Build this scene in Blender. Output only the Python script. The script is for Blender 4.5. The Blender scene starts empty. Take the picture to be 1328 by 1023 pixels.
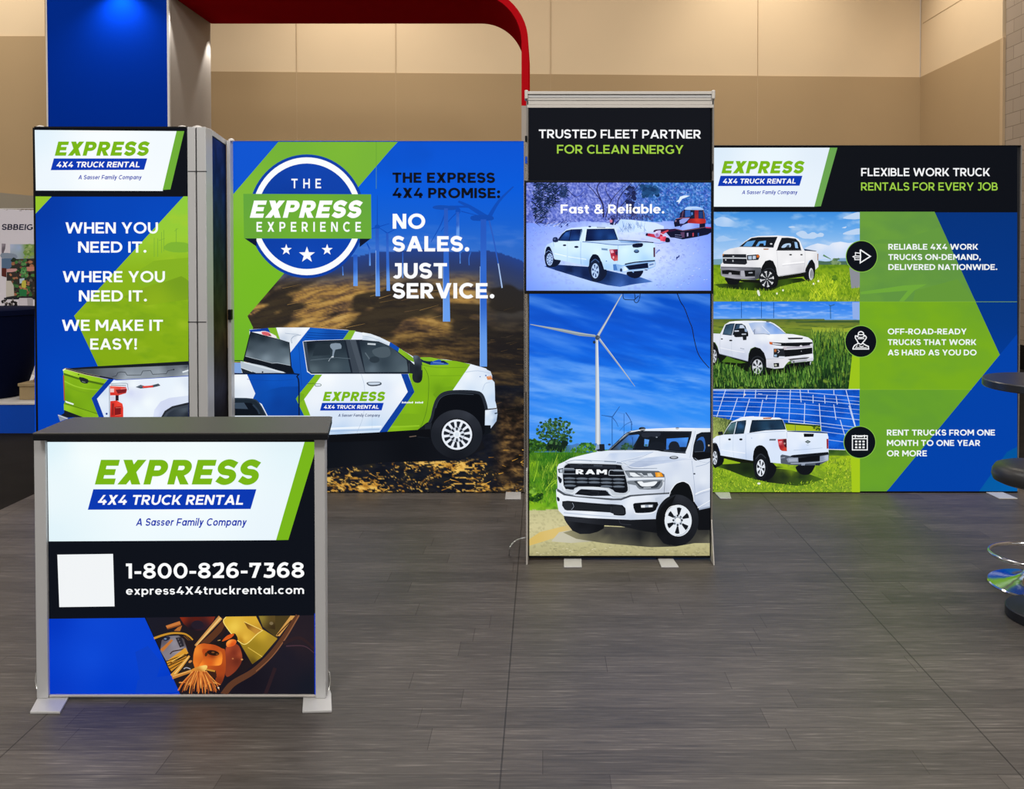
import bpy, math, random
import numpy as np
from mathutils import Vector, geometry

# ---------------------------------------------------------------- camera, world, lights, exposure
scene = bpy.context.scene
COL = scene.collection
F, CX, CY, H = 1100.0, 705.0, 354.0, 1.63
PITCH = math.radians(1.1)
cam_data = bpy.data.cameras.new('camera')
cam = bpy.data.objects.new('camera', cam_data); COL.objects.link(cam)
cam.location = (0, 0, H)
cam.rotation_euler = (math.radians(90) - PITCH, 0, 0)
cam_data.sensor_fit = 'HORIZONTAL'; cam_data.sensor_width = 36.0
cam_data.lens = 36.0 * F / 1328.0
cam_data.shift_x = (664.0 - CX) / 1328.0
cam_data.shift_y = (CY - 511.5) / 1328.0
cam_data.clip_end = 200
scene.camera = cam
scene.view_settings.view_transform = 'Standard'
scene.view_settings.look = 'None'
scene.view_settings.exposure = 0.0
scene.view_settings.gamma = 1.0
scene.view_settings.use_curve_mapping = False
world = bpy.data.worlds.new('hall_air'); scene.world = world
world.use_nodes = True
world.node_tree.nodes['Background'].inputs[0].default_value = (1.0, 0.93, 0.86, 1)
world.node_tree.nodes['Background'].inputs[1].default_value = 0.42

def area_lamp(name, loc, size, power, color, rot=(0, 0, 0)):
    d = bpy.data.lights.new(name, 'AREA'); d.shape = 'SQUARE'; d.size = size; d.energy = power; d.color = color
    o = bpy.data.objects.new(name, d); o.location = loc; o.rotation_euler = rot; COL.objects.link(o); return o

def spot_lamp(name, loc, target, power, color, angle, blend=0.8, radius=0.05):
    d = bpy.data.lights.new(name, 'SPOT'); d.energy = power; d.color = color
    d.spot_size = math.radians(angle); d.spot_blend = blend; d.shadow_soft_size = radius
    o = bpy.data.objects.new(name, d); o.location = loc
    o.rotation_euler = (Vector(target) - Vector(loc)).to_track_quat('-Z', 'Y').to_euler(); COL.objects.link(o); return o

WARM = (1.0, 0.90, 0.77)
NEUTRAL = (1.0, 0.96, 0.91)
area_lamp('ceiling_lamp', (-2.5, 4.2, 8.4), 3.0, 190, NEUTRAL)
area_lamp('ceiling_lamp', (3.5, 4.2, 8.4), 3.0, 300, NEUTRAL)
area_lamp('front_hall_lamp', (-2.5, -2.8, 7.6), 2.2, 330, NEUTRAL, (math.radians(52), 0, 0))
area_lamp('front_hall_lamp', (3.0, -2.8, 7.6), 2.2, 290, NEUTRAL, (math.radians(52), 0, 0))
area_lamp('ceiling_lamp', (-2.0, 11.5, 8.4), 2.5, 190, WARM)
area_lamp('ceiling_lamp', (-9.0, 9.0, 8.4), 2.5, 250, WARM)
area_lamp('ceiling_lamp', (3.5, 11.5, 8.4), 2.5, 190, WARM)
for a, b, e in (((-3.4, 14.0, 8.3), (-3.4, 15.6, 5.4), 330), ((4.0, 14.2, 8.5), (4.0, 15.8, 5.7), 330), ((5.2, 13.9, 8.2), (7.05, 13.9, 5.2), 400), ((-8.6, 11.3, 8.0), (-8.6, 13.0, 4.8), 300)):
    spot_lamp('wall_washer', a, b, e * 1.15, WARM, 84, 1.0, 0.15)
YA = 10.4; YB = YA / 0.887; SC = YA / 8.5       # front and back of the red arch and blue column
spot_lamp('column_spot', (-4.2 * SC, YA - 0.22, 1.63 + 352 / 1100 * YA), (-4.2 * SC, YA + 0.02, 3.0), 60, (0.80, 0.92, 1), 120, 1.0, 0.03)
XCOL = (218.5 - CX) / F * YA
spot_lamp('column_spot', (XCOL + 0.13, YA + 0.0, 4.80), (XCOL + 0.10, YA + 0.02, 3.0), 45, NEUTRAL, 46, 0.5, 0.03)
spot_lamp('column_spot', (XCOL + 0.13, YB - 0.06, 4.72), (XCOL + 0.10, YB - 0.10, 3.0), 45, NEUTRAL, 60, 0.5, 0.03)

# ---------------------------------------------------------------- photo pixel -> place
CP, SP = math.cos(PITCH), math.sin(PITCH)
def ray(u, v):
    a = (u - CX) / F; b = (CY - v) / F
    return (a, CP + b * SP, -SP + b * CP)
def at_y(u, v, Y):
    d = ray(u, v); t = Y / d[1]; return (d[0] * t, Y, H + d[2] * t)
def at_z(u, v, z):
    d = ray(u, v); t = (z - H) / d[2]; return (d[0] * t, d[1] * t, z)
def at_x(u, v, x):
    d = ray(u, v); t = x / d[0]; return (x, d[1] * t, H + d[2] * t)
def xz(u, v, Y):
    p = at_y(u, v, Y); return p[0], p[2]

# ---------------------------------------------------------------- colours and materials
def srgb(h):
    return [int(h[i:i + 2], 16) / 255.0 for i in (0, 2, 4)]
def lin1(c):
    return c / 12.92 if c <= 0.04045 else ((c + 0.055) / 1.055) ** 2.4
def lin(h):
    return [lin1(c) for c in srgb(h)]
def lin_np(a):
    a = np.clip(a, 0, 1)
    return np.where(a <= 0.04045, a / 12.92, ((a + 0.055) / 1.055) ** 2.4)

def mat(name, color, rough=0.5, metal=0.0, noise=0.0, nscale=20.0, spec=0.5, emit=0.0, coat=0.0):
    m = bpy.data.materials.new(name); m.use_nodes = True
    nt = m.node_tree; b = nt.nodes['Principled BSDF']
    c = lin(color) + [1]
    b.inputs['Base Color'].default_value = c
    b.inputs['Roughness'].default_value = rough
    b.inputs['Metallic'].default_value = metal
    b.inputs['Specular IOR Level'].default_value = spec
    b.inputs['Coat Weight'].default_value = coat
    if emit:
        b.inputs['Emission Color'].default_value = c; b.inputs['Emission Strength'].default_value = emit
    if noise:
        tc = nt.nodes.new('ShaderNodeTexCoord'); n = nt.nodes.new('ShaderNodeTexNoise')
        n.inputs['Scale'].default_value = nscale; n.inputs['Detail'].default_value = 4
        r = nt.nodes.new('ShaderNodeMapRange'); r.inputs[3].default_value = 1 - noise; r.inputs[4].default_value = 1 + noise
        mx = nt.nodes.new('ShaderNodeMix'); mx.data_type = 'RGBA'; mx.blend_type = 'MULTIPLY'
        mx.inputs[0].default_value = 1.0; mx.inputs[6].default_value = c
        nt.links.new(tc.outputs['Object'], n.inputs['Vector']); nt.links.new(n.outputs['Fac'], r.inputs[0])
        nt.links.new(r.outputs[0], mx.inputs[7]); nt.links.new(mx.outputs[2], b.inputs['Base Color'])
    return m

def print_mat(name, emit, base, rough=0.55):
    """printed fabric or screen: the ink comes from the mesh's own colour attribute"""
    m = bpy.data.materials.new(name); m.use_nodes = True
    nt = m.node_tree; b = nt.nodes['Principled BSDF']
    a = nt.nodes.new('ShaderNodeAttribute'); a.attribute_name = 'Col'
    s = nt.nodes.new('ShaderNodeVectorMath'); s.operation = 'SCALE'; s.inputs['Scale'].default_value = base
    nt.links.new(a.outputs['Color'], s.inputs[0]); nt.links.new(s.outputs[0], b.inputs['Base Color'])
    nt.links.new(a.outputs['Color'], b.inputs['Emission Color'])
    b.inputs['Emission Strength'].default_value = emit
    b.inputs['Roughness'].default_value = rough; b.inputs['Specular IOR Level'].default_value = 0.06
    return m

M = {
    'lit': print_mat('backlit_fabric', 0.98, 0.03),
    'screen': print_mat('screen_picture', 1.08, 0.02, 0.3),
    'unlit': print_mat('printed_fabric', 0.0, 1.0, 0.6),
    'alu': mat('brushed_aluminium', 'c4c5c6', 0.45, 0.15, 0.015, 12),
    'alu_dark': mat('grey_anodised_frame', '85817c', 0.5, 0.15, 0.02, 12),
    'alu_light': mat('satin_aluminium', 'cac6c0', 0.42, 0.2, 0.015, 12),
    'steel': mat('steel_foot_plate', 'cccccc', 0.4, 0.2, 0.04, 40),
    'black': mat('black_plastic', '08090c', 0.45, 0, 0.05, 30, 0.2),
    'top': mat('charcoal_laminate', '3d3c3a', 0.42, 0, 0.05, 90, 0.5),
    'top_edge': mat('charcoal_edge_band', '101217', 0.55, 0, 0.03, 20, 0.2),
    'chrome': mat('chrome', 'e4e6ea', 0.13, 1.0, 0.01, 10),
    'leather': mat('black_leather', '2c2b2c', 0.38, 0, 0.12, 120),
    'table': mat('dark_table_laminate', '23262c', 0.3, 0, 0.05, 40, 0.6),
    'table_foot': mat('black_powder_coat', '191b20', 0.4, 0, 0.05, 60),
    'red': mat('red_painted_panel', 'ba111b', 0.8, 0, 0.03, 6, 0.0),
    'grey': mat('grey_fabric_panel', 'aca49b', 0.8, 0, 0.04, 30),
    'blue': mat('blue_fabric_panel', '0030a0', 0.9, 0, 0.03, 20, 0.02),
    'trimwhite': mat('white_edge_trim', 'd8d4d0', 0.5, 0, 0.03, 20),
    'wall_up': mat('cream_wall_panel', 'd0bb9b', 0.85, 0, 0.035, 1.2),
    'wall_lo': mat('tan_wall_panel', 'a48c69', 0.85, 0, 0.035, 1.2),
    'seam': mat('dark_joint', 'b39c7c', 0.9, 0, 0.03, 10),
    'taupe': mat('taupe_partition', '8f8778', 0.85, 0, 0.04, 4),
    'riser': mat('blue_riser', '0a50cc', 0.6, 0, 0.04, 10, 0.2),
    'navy': mat('navy_stretch_cloth', '050b26', 0.8, 0, 0.1, 40, 0.05),
    'cardboard': mat('beige_box', 'a48e68', 0.8, 0, 0.1, 30),
    'pattern': mat('brown_patterned_cushion', '8a6242', 0.8, 0, 0.6, 45),
    'wire': mat('black_wire', '0c0e1c', 0.5, 0, 0.05, 30),
    'silverwire': mat('silver_cable', 'c8c8c4', 0.25, 0.7, 0.03, 30),
    'ceiling': mat('ceiling_panel', 'b8b0a4', 0.9, 0, 0.03, 2),
}

def floor_material():
    m = bpy.data.materials.new('grey_oak_planks'); m.use_nodes = True
    nt = m.node_tree; N = nt.nodes; L = nt.links; b = N['Principled BSDF']
    tc = N.new('ShaderNodeTexCoord')
    br = N.new('ShaderNodeTexBrick'); br.offset = 0.0
    br.inputs['Scale'].default_value = 1.0; br.inputs['Brick Width'].default_value = 1.22
    br.inputs['Row Height'].default_value = 0.132; br.inputs['Mortar Size'].default_value = 0.0016
    br.inputs['Mortar Smooth'].default_value = 0.2; br.inputs['Bias'].default_value = 0.0
    br.inputs['Color1'].default_value = lin('474340') + [1]; br.inputs['Color2'].default_value = lin('56514d') + [1]
    br.inputs['Mortar'].default_value = lin('3a3532') + [1]
    s0 = N.new('ShaderNodeSeparateXYZ'); L.new(tc.outputs['Object'], s0.inputs[0])
    dv = N.new('ShaderNodeMath'); dv.operation = 'DIVIDE'; dv.inputs[1].default_value = 0.132; L.new(s0.outputs['Y'], dv.inputs[0])
    fl = N.new('ShaderNodeMath'); fl.operation = 'FLOOR'; L.new(dv.outputs[0], fl.inputs[0])
    wn = N.new('ShaderNodeTexWhiteNoise'); wn.noise_dimensions = '1D'; L.new(fl.outputs[0], wn.inputs['W'])
    ma = N.new('ShaderNodeMath'); ma.operation = 'MULTIPLY_ADD'; ma.inputs[1].default_value = 1.22; L.new(wn.outputs['Value'], ma.inputs[0]); L.new(s0.outputs['X'], ma.inputs[2])
    c0 = N.new('ShaderNodeCombineXYZ'); L.new(ma.outputs[0], c0.inputs['X']); L.new(s0.outputs['Y'], c0.inputs['Y'])
    L.new(c0.outputs[0], br.inputs['Vector'])
    mp = N.new('ShaderNodeMapping'); mp.inputs['Scale'].default_value = (4.2, 80.0, 1)
    L.new(tc.outputs['Object'], mp.inputs['Vector'])
    n1 = N.new('ShaderNodeTexNoise'); n1.inputs['Scale'].default_value = 1.0; n1.inputs['Detail'].default_value = 7
    n1.inputs['Roughness'].default_value = 0.65; n1.inputs['Distortion'].default_value = 0.6
    L.new(mp.outputs[0], n1.inputs['Vector'])
    r1 = N.new('ShaderNodeMapRange'); r1.inputs[1].default_value = 0.25; r1.inputs[2].default_value = 0.75
    r1.inputs[3].default_value = 0.55; r1.inputs[4].default_value = 1.5
    L.new(n1.outputs['Fac'], r1.inputs[0])
    n2 = N.new('ShaderNodeTexNoise'); n2.inputs['Scale'].default_value = 0.9; n2.inputs['Detail'].default_value = 3
    L.new(tc.outputs['Object'], n2.inputs['Vector'])
    r2 = N.new('ShaderNodeMapRange'); r2.inputs[3].default_value = 0.8; r2.inputs[4].default_value = 1.2
    L.new(n2.outputs['Fac'], r2.inputs[0])
    mul0 = N.new('ShaderNodeMath'); mul0.operation = 'MULTIPLY'; L.new(r1.outputs[0], mul0.inputs[0]); L.new(r2.outputs[0], mul0.inputs[1])
    mp3 = N.new('ShaderNodeMapping'); mp3.inputs['Scale'].default_value = (6.0, 130.0, 1); mp3.inputs['Location'].default_value = (3.1, 7.7, 0)
    L.new(tc.outputs['Object'], mp3.inputs['Vector'])
    n3 = N.new('ShaderNodeTexNoise'); n3.inputs['Scale'].default_value = 1.0; n3.inputs['Detail'].default_value = 3; L.new(mp3.outputs[0], n3.inputs['Vector'])
    r3 = N.new('ShaderNodeMapRange'); r3.inputs[1].default_value = 0.56; r3.inputs[2].default_value = 0.72; r3.inputs[3].default_value = 0.95; r3.inputs[4].default_value = 1.75
    L.new(n3.outputs['Fac'], r3.inputs[0])
    mul = N.new('ShaderNodeMath'); mul.operation = 'MULTIPLY'; L.new(mul0.outputs[0], mul.inputs[0]); L.new(r3.outputs[0], mul.inputs[1])
    # joints between the deck boards, every 1.635 m along x
    sx = N.new('ShaderNodeSeparateXYZ'); L.new(tc.outputs['Object'], sx.inputs[0])
    ad = N.new('ShaderNodeMath'); ad.operation = 'ADD'; ad.inputs[1].default_value = 0.135 + 16.35; L.new(sx.outputs['X'], ad.inputs[0])
    pp = N.new('ShaderNodeMath'); pp.operation = 'PINGPONG'; pp.inputs[1].default_value = 1.635 / 2; L.new(ad.outputs[0], pp.inputs[0])
    lt = N.new('ShaderNodeMath'); lt.operation = 'GREATER_THAN'; lt.inputs[1].default_value = 0.0026; L.new(pp.outputs[0], lt.inputs[0])
    jr = N.new('ShaderNodeMapRange'); jr.inputs[3].default_value = 0.35; jr.inputs[4].default_value = 1.0; L.new(lt.outputs[0], jr.inputs[0])
    m2 = N.new('ShaderNodeMath'); m2.operation = 'MULTIPLY'; L.new(mul.outputs[0], m2.inputs[0]); L.new(jr.outputs[0], m2.inputs[1])
    mx = N.new('ShaderNodeMix'); mx.data_type = 'RGBA'; mx.blend_type = 'MULTIPLY'; mx.inputs[0].default_value = 1
    L.new(br.outputs['Color'], mx.inputs[6]); L.new(m2.outputs[0], mx.inputs[7]); L.new(mx.outputs[2], b.inputs['Base Color'])
    rr = N.new('ShaderNodeMapRange'); rr.inputs[3].default_value = 0.36; rr.inputs[4].default_value = 0.55
    L.new(n1.outputs['Fac'], rr.inputs[0]); L.new(rr.outputs[0], b.inputs['Roughness'])
    b.inputs['Specular IOR Level'].default_value = 0.38
    bp = N.new('ShaderNodeBump'); bp.inputs['Strength'].default_value = 0.12; bp.inputs['Distance'].default_value = 0.004
    L.new(n1.outputs['Fac'], bp.inputs['Height']); L.new(bp.outputs[0], b.inputs['Normal'])
    return m

def carpet_material():
    m = mat('black_hall_carpet', '1b1918', 0.95, 0, 0.5, 3.5, 0.1)
    nt = m.node_tree; n = nt.nodes.new('ShaderNodeTexNoise'); n.inputs['Scale'].default_value = 9; n.inputs['Detail'].default_value = 6
    bp = nt.nodes.new('ShaderNodeBump'); bp.inputs['Strength'].default_value = 0.6; bp.inputs['Distance'].default_value = 0.03
    nt.links.new(n.outputs['Fac'], bp.inputs['Height']); nt.links.new(bp.outputs[0], nt.nodes['Principled BSDF'].inputs['Normal'])
    return m

def block_material():
    m = bpy.data.materials.new('painted_concrete_block'); m.use_nodes = True
    nt = m.node_tree; N = nt.nodes; L = nt.links; b = N['Principled BSDF']
    tc = N.new('ShaderNodeTexCoord'); sp = N.new('ShaderNodeSeparateXYZ'); cb = N.new('ShaderNodeCombineXYZ')
    L.new(tc.outputs['Object'], sp.inputs[0]); L.new(sp.outputs['Y'], cb.inputs['X']); L.new(sp.outputs['Z'], cb.inputs['Y'])
    br = N.new('ShaderNodeTexBrick'); br.inputs['Scale'].default_value = 1; br.inputs['Brick Width'].default_value = 0.4
    br.inputs['Row Height'].default_value = 0.2; br.inputs['Mortar Size'].default_value = 0.006; br.inputs['Mortar Smooth'].default_value = 0.4
    br.inputs['Color1'].default_value = lin('978a7c') + [1]; br.inputs['Color2'].default_value = lin('8d8072') + [1]
    br.inputs['Mortar'].default_value = lin('6e6152') + [1]
    L.new(cb.outputs[0], br.inputs['Vector']); L.new(br.outputs['Color'], b.inputs['Base Color'])
    b.inputs['Roughness'].default_value = 0.9
    bp = N.new('ShaderNodeBump'); bp.inputs['Strength'].default_value = 0.5; bp.invert = True
    L.new(br.outputs['Fac'], bp.inputs['Height']); L.new(bp.outputs[0], b.inputs['Normal'])
    return m
M['floor'] = floor_material(); M['carpet'] = carpet_material(); M['block'] = block_material()

# ---------------------------------------------------------------- objects
ORG = {}
def thing(name, label, cat, loc, group=None):
    o = bpy.data.objects.new(name, None); o.empty_display_size = 0.1; COL.objects.link(o)
    o.location = loc; o['label'] = label; o['category'] = cat
    if group: o['group'] = group
    ORG[o.name] = Vector(loc); return o

class MB:
    def __init__(s): s.v = []; s.f = []; s.c = None; s.smooth = False
    def add(s, vs, fs):
        n = len(s.v); s.v += [tuple(p) for p in vs]; s.f += [tuple(i + n for i in f) for f in fs]; return s
    def box(s, x0, x1, y0, y1, z0, z1):
        return s.add([(x0, y0, z0), (x1, y0, z0), (x1, y1, z0), (x0, y1, z0), (x0, y0, z1), (x1, y0, z1), (x1, y1, z1), (x0, y1, z1)],
                     [(0, 3, 2, 1), (4, 5, 6, 7), (0, 1, 5, 4), (1, 2, 6, 5), (2, 3, 7, 6), (3, 0, 4, 7)])
    def prism(s, bottom, top):
        n = len(bottom); fs = [tuple(range(n - 1, -1, -1)), tuple(range(n, 2 * n))]
        fs += [(i, (i + 1) % n, n + (i + 1) % n, n + i) for i in range(n)]
        return s.add(list(bottom) + list(top), fs)
    def lathe(s, prof, c, n=48, cap=True):
        s.smooth = True; vs = []; fs = []; k = len(prof)
        for r, z in prof:
            for i in range(n):
                a = 2 * math.pi * i / n; vs.append((c[0] + r * math.cos(a), c[1] + r * math.sin(a), c[2] + z))
        for j in range(k - 1):
            for i in range(n):
                i2 = (i + 1) % n; fs.append((j * n + i, j * n + i2, (j + 1) * n + i2, (j + 1) * n + i))
        if cap:
            fs.append(tuple(range(n - 1, -1, -1))); fs.append(tuple((k - 1) * n + i for i in range(n)))
        return s.add(vs, fs)
    def tube(s, path, r, n=10, closed=False):
        s.smooth = True; P = [Vector(p) for p in path]; k = len(P); vs = []; fs = []
        up = Vector((0, 0, 1))
        for j in range(k):
            a = P[(j - 1) % k] if (j or closed) else P[0]; b = P[(j + 1) % k] if (j < k - 1 or closed) else P[-1]
            t = (b - a).normalized(); ref = up if abs(t.z) < 0.95 else Vector((1, 0, 0))
            x = t.cross(ref).normalized(); y = t.cross(x)
            for i in range(n):
                an = 2 * math.pi * i / n; vs.append(P[j] + (x * math.cos(an) + y * math.sin(an)) * r)
        for j in range(k if closed else k - 1):
            j2 = (j + 1) % k
            for i in range(n):
                i2 = (i + 1) % n; fs.append((j * n + i, j * n + i2, j2 * n + i2, j2 * n + i))
        if not closed:
            fs.append(tuple(range(n - 1, -1, -1))); fs.append(tuple((k - 1) * n + i for i in range(n)))
        return s.add(vs, fs)

def obj(name, mb, m, parent=None, bevel=0.0, origin=None, cols=None, label=None):
    off = Vector((0, 0, 0))
    if parent is not None: off = ORG[parent.name]
    elif origin is not None: off = Vector(origin)
    me = bpy.data.meshes.new(name)
    me.from_pydata([(p[0] - off.x, p[1] - off.y, p[2] - off.z) for p in mb.v], [], mb.f)
    me.materials.append(m)
    if cols is not None:
        at = me.color_attributes.new('Col', 'FLOAT_COLOR', 'POINT')
        at.data.foreach_set('color', np.asarray(cols, dtype=np.float32).ravel())
    if mb.smooth:
        me.polygons.foreach_set('use_smooth', [True] * len(me.polygons))
        try: me.set_sharp_from_angle(angle=math.radians(40))
        except Exception: pass
    o = bpy.data.objects.new(name, me); COL.objects.link(o)
    if parent is not None: o.parent = parent
    elif origin is not None: o.location = origin
    ORG[o.name] = off
    if bevel:
        b = o.modifiers.new('bevel', 'BEVEL'); b.width = bevel; b.segments = 2; b.limit_method = 'ANGLE'; b.angle_limit = math.radians(50)
    if label: o['label'] = label
    return o

def struct(name, mb, m, bevel=0.0):
    o = obj(name, mb, m, None, bevel); o['kind'] = 'structure'; return o
def tag(o, label, cat, group=None):
    o['label'] = label; o['category'] = cat
    if group: o['group'] = group
    return o
# ---------------------------------------------------------------- lettering: strokes of a geometric sans
def strip(pts, w, closed=False):
    P = [Vector((p[0], p[1])) for p in pts]; n = len(P); L = []; R = []
    ws = w if isinstance(w, (list, tuple)) else [w] * n
    for i in range(n):
        a = P[(i - 1) % n] if (closed or i) else P[0]; b = P[(i + 1) % n] if (closed or i < n - 1) else P[-1]
        d1 = P[i] - a; d2 = b - P[i]
        if d1.length < 1e-9: d1 = d2
        if d2.length < 1e-9: d2 = d1
        if d1.length < 1e-9: d1 = d2 = Vector((1, 0))
        d1 = d1.normalized(); d2 = d2.normalized(); t = d1 + d2
        t = t.normalized() if t.length > 1e-6 else d1
        nn = Vector((-t.y, t.x)); k = 1.0 / max(0.5, nn.dot(Vector((-d1.y, d1.x))))
        L.append(P[i] + nn * ws[i] * 0.5 * k); R.append(P[i] - nn * ws[i] * 0.5 * k)
    out = []
    for i in range(n if closed else n - 1):
        j = (i + 1) % n; out.append([L[i], L[j], R[j], R[i]])
    return out
def crom(pts, k=6, closed=False):
    n = len(pts); out = []
    for i in range(n if closed else n - 1):
        g = (lambda q: pts[q % n]) if closed else (lambda q: pts[min(max(q, 0), n - 1)])
        p0, p1, p2, p3 = g(i - 1), g(i), g(i + 1), g(i + 2)
        for j in range(k):
            t = j / k; t2 = t * t; t3 = t2 * t
            out.append(tuple(0.5 * (2 * p1[d] + (p2[d] - p0[d]) * t + (2 * p0[d] - 5 * p1[d] + 4 * p2[d] - p3[d]) * t2 + (3 * p1[d] - p0[d] - 3 * p2[d] + p3[d]) * t3) for d in (0, 1)))
    if not closed: out.append(tuple(pts[-1][:2]))
    return out

def sspine(W, h, k, o):
    P = []; cx = W / 2; r = (h / 2 + o - k) / 2; sh = W * 0.03; rx = cx - k
    for i in range(17):
        a = math.radians(62 + (248 - 62) * i / 16); P.append((cx - sh + (rx - .005) * math.cos(a), h / 2 + r + r * math.sin(a)))
    for i in range(17):
        a = math.radians(68 - (68 + 118) * i / 16); P.append((cx + sh * .6 + rx * math.cos(a), h / 2 - r + r * math.sin(a)))
    return [(W * 0.93 - k * .25, h + o - k - 0.115 * h)] + P + [(W * 0.06 + k * .22, -o + k + 0.125 * h)]
def glyph(ch, w):
    """polygons (cap height 1, baseline 0) and advance width"""
    t = w * 0.9; g = []; hw = w * 1.12
    rc = lambda x0, y0, x1, y1: g.append([(x0, y0), (x1, y0), (x1, y1), (x0, y1)])
    dg = lambda xb, yb, xt, yt, q=hw: g.append([(xb, yb), (xb + q, yb), (xt + q, yt), (xt, yt)])
    def arc(cx, cy, rx, ry, a0, a1, ww=w, tt=None, n=22):
        tt = tt or ww * 0.92; o = []
        for i in range(n + 1):
            a = math.radians(a0 + (a1 - a0) * i / n); o.append((math.cos(a), math.sin(a)))
        for i in range(n):
            g.append([(cx + rx * o[i][0], cy + ry * o[i][1]), (cx + rx * o[i + 1][0], cy + ry * o[i + 1][1]),
                      (cx + (rx - ww) * o[i + 1][0], cy + (ry - tt) * o[i + 1][1]), (cx + (rx - ww) * o[i][0], cy + (ry - tt) * o[i][1])])
    def bowl(x0, x1, yb, yt):
        r = (yt - yb) / 2; rx = min(r * 1.05, x1 - x0 - 0.02); cx = x1 - rx
        rc(x0, yt - t, cx, yt); rc(x0, yb, cx, yb + t); arc(cx, (yb + yt) / 2, rx, r, -90, 90, w, t)
    def sp(pts, ww=w): g.extend(strip(crom(pts), ww))
    X = 0.74
    if ch == ' ': return g, 0.26
    if ch == 'A':
        dg(0, 0, 0.5 - hw / 2, 1); dg(1.0 - hw, 0, 0.5 - hw / 2, 1); rc(0.2, 0.2, 0.8, 0.2 + t); return g, 1.0
    if ch == 'B':
        rc(0, 0, w, 1); bowl(w * 0.5, 0.72, 0.5 - t / 2, 1); bowl(w * 0.5, 0.79, 0, 0.5 + t / 2); return g, 0.79
    if ch == 'C': arc(0.53, 0.5, 0.53, 0.52, 48, 312); return g, 0.92
    if ch == 'D': rc(0, 0, w, 1); bowl(w * 0.5, 0.93, 0, 1); return g, 0.93
    if ch == 'E':
        rc(0, 0, w, 1); rc(w * .9, 1 - t, 0.72, 1); rc(w * .9, 0, 0.74, t); rc(w * .9, 0.5 - t / 2, 0.66, 0.5 + t / 2); return g, 0.74
    if ch == 'F': rc(0, 0, w, 1); rc(w * .9, 1 - t, 0.72, 1); rc(w * .9, 0.42 - t / 2, 0.66, 0.42 + t / 2); return g, 0.72
    if ch == 'G':
        arc(0.53, 0.5, 0.53, 0.52, 50, 318); rc(0.97 - w, 0.12, 0.97, 0.52); rc(0.62, 0.52 - t, 0.97, 0.52); return g, 0.98
    if ch == 'H': rc(0, 0, w, 1); rc(0.86 - w, 0, 0.86, 1); rc(w * .9, 0.5 - t / 2, 0.86 - w * .9, 0.5 + t / 2); return g, 0.86
    if ch == 'I': rc(0, 0, w, 1); return g, w
    if ch == 'J':
        rc(0.56 - w, 0.3, 0.56, 1); rc(0.14, 1 - t, 0.5, 1); arc(0.26, 0.3, 0.3, 0.32, 218, 360); return g, 0.56
    if ch == 'K':
        rc(0, 0, w, 1); dg(w * .6, 0.3, 0.84 - hw, 1, hw * 1.05); g.append([(0.27, 0.5), (0.4, 0.64), (0.88, 0), (0.88 - hw * 1.2, 0)]); return g, 0.87
    if ch == 'L': rc(0, 0, w, 1); rc(w * .9, 0, 0.68, t); return g, 0.68
    if ch == 'M':
        rc(0, 0, w * .97, 1); rc(1.06 - w * .97, 0, 1.06, 1); dg(0.53 - hw * .5, 0.28, w * .05, 1, hw); dg(0.53 - hw * .5, 0.28, 1.06 - hw - w * .05, 1, hw); return g, 1.06
    if ch == 'N': rc(0, 0, w, 1); rc(0.88 - w, 0, 0.88, 1); dg(0.88 - hw * 1.05, 0, 0, 1, hw * 1.05); return g, 0.88
    if ch == 'O': arc(0.555, 0.5, 0.555, 0.52, 0, 360, w, None, 40); return g, 1.11
    if ch in 'PR':
        rc(0, 0, w, 1); bowl(w * .5, 0.78, 0.33 if ch == 'P' else 0.34, 1)
        if ch == 'R': g.append([(0.28, 0.36), (0.52, 0.42), (0.82, 0), (0.82 - hw * 1.1, 0)])
        return g, 0.79 if ch == 'P' else 0.82
    if ch == 'S':
        g.extend(strip(sspine(0.75, 1.0, w * 0.48, 0.02), w * 0.96))
        return g, 0.75
    if ch == 'T': rc(0.41 - w / 2, 0, 0.41 + w / 2, 1); rc(0, 1 - t, 0.82, 1); return g, 0.82
    if ch == 'U': rc(0, 0.4, w, 1); rc(0.86 - w, 0.4, 0.86, 1); arc(0.43, 0.42, 0.43, 0.44, 180, 360); return g, 0.86
    if ch == 'V': dg(0.49 - hw / 2, 0, 0, 1); dg(0.49 - hw / 2, 0, 0.98 - hw, 1); return g, 0.98
    if ch == 'W':
        q = hw * .95; dg(0.37 - q / 2, 0, 0, 1, q); dg(0.37 - q / 2, 0, 0.74 - q / 2, 1, q); dg(1.11 - q / 2, 0, 0.74 - q / 2, 1, q); dg(1.11 - q / 2, 0, 1.48 - q, 1, q); return g, 1.48
    if ch == 'X': q = hw * 1.12; dg(0, 0, 0.88 - q, 1, q); dg(0.88 - q, 0, 0, 1, q); return g, 0.88
    if ch == 'Y': rc(0.46 - w / 2, 0, 0.46 + w / 2, 0.42); dg(0.46 - hw / 2, 0.36, 0, 1); dg(0.46 - hw / 2, 0.36, 0.92 - hw, 1); return g, 0.92
    if ch == '0': arc(0.42, 0.5, 0.42, 0.52, 0, 360, w, None, 36); return g, 0.84
    if ch == '1': rc(0.36 - w, 0, 0.36, 1); rc(0, 1 - t, 0.3, 1); return g, 0.40
    if ch == '2':
        sp([(0.06, 0.80), (0.17, 0.9), (0.34, 1.015 - w / 2), (0.53, 0.93), (0.66 - w / 2 + .03, 0.72), (0.52, 0.48), (0.17, 0.12)]); rc(0.02, 0, 0.69, t); return g, 0.7
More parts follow.
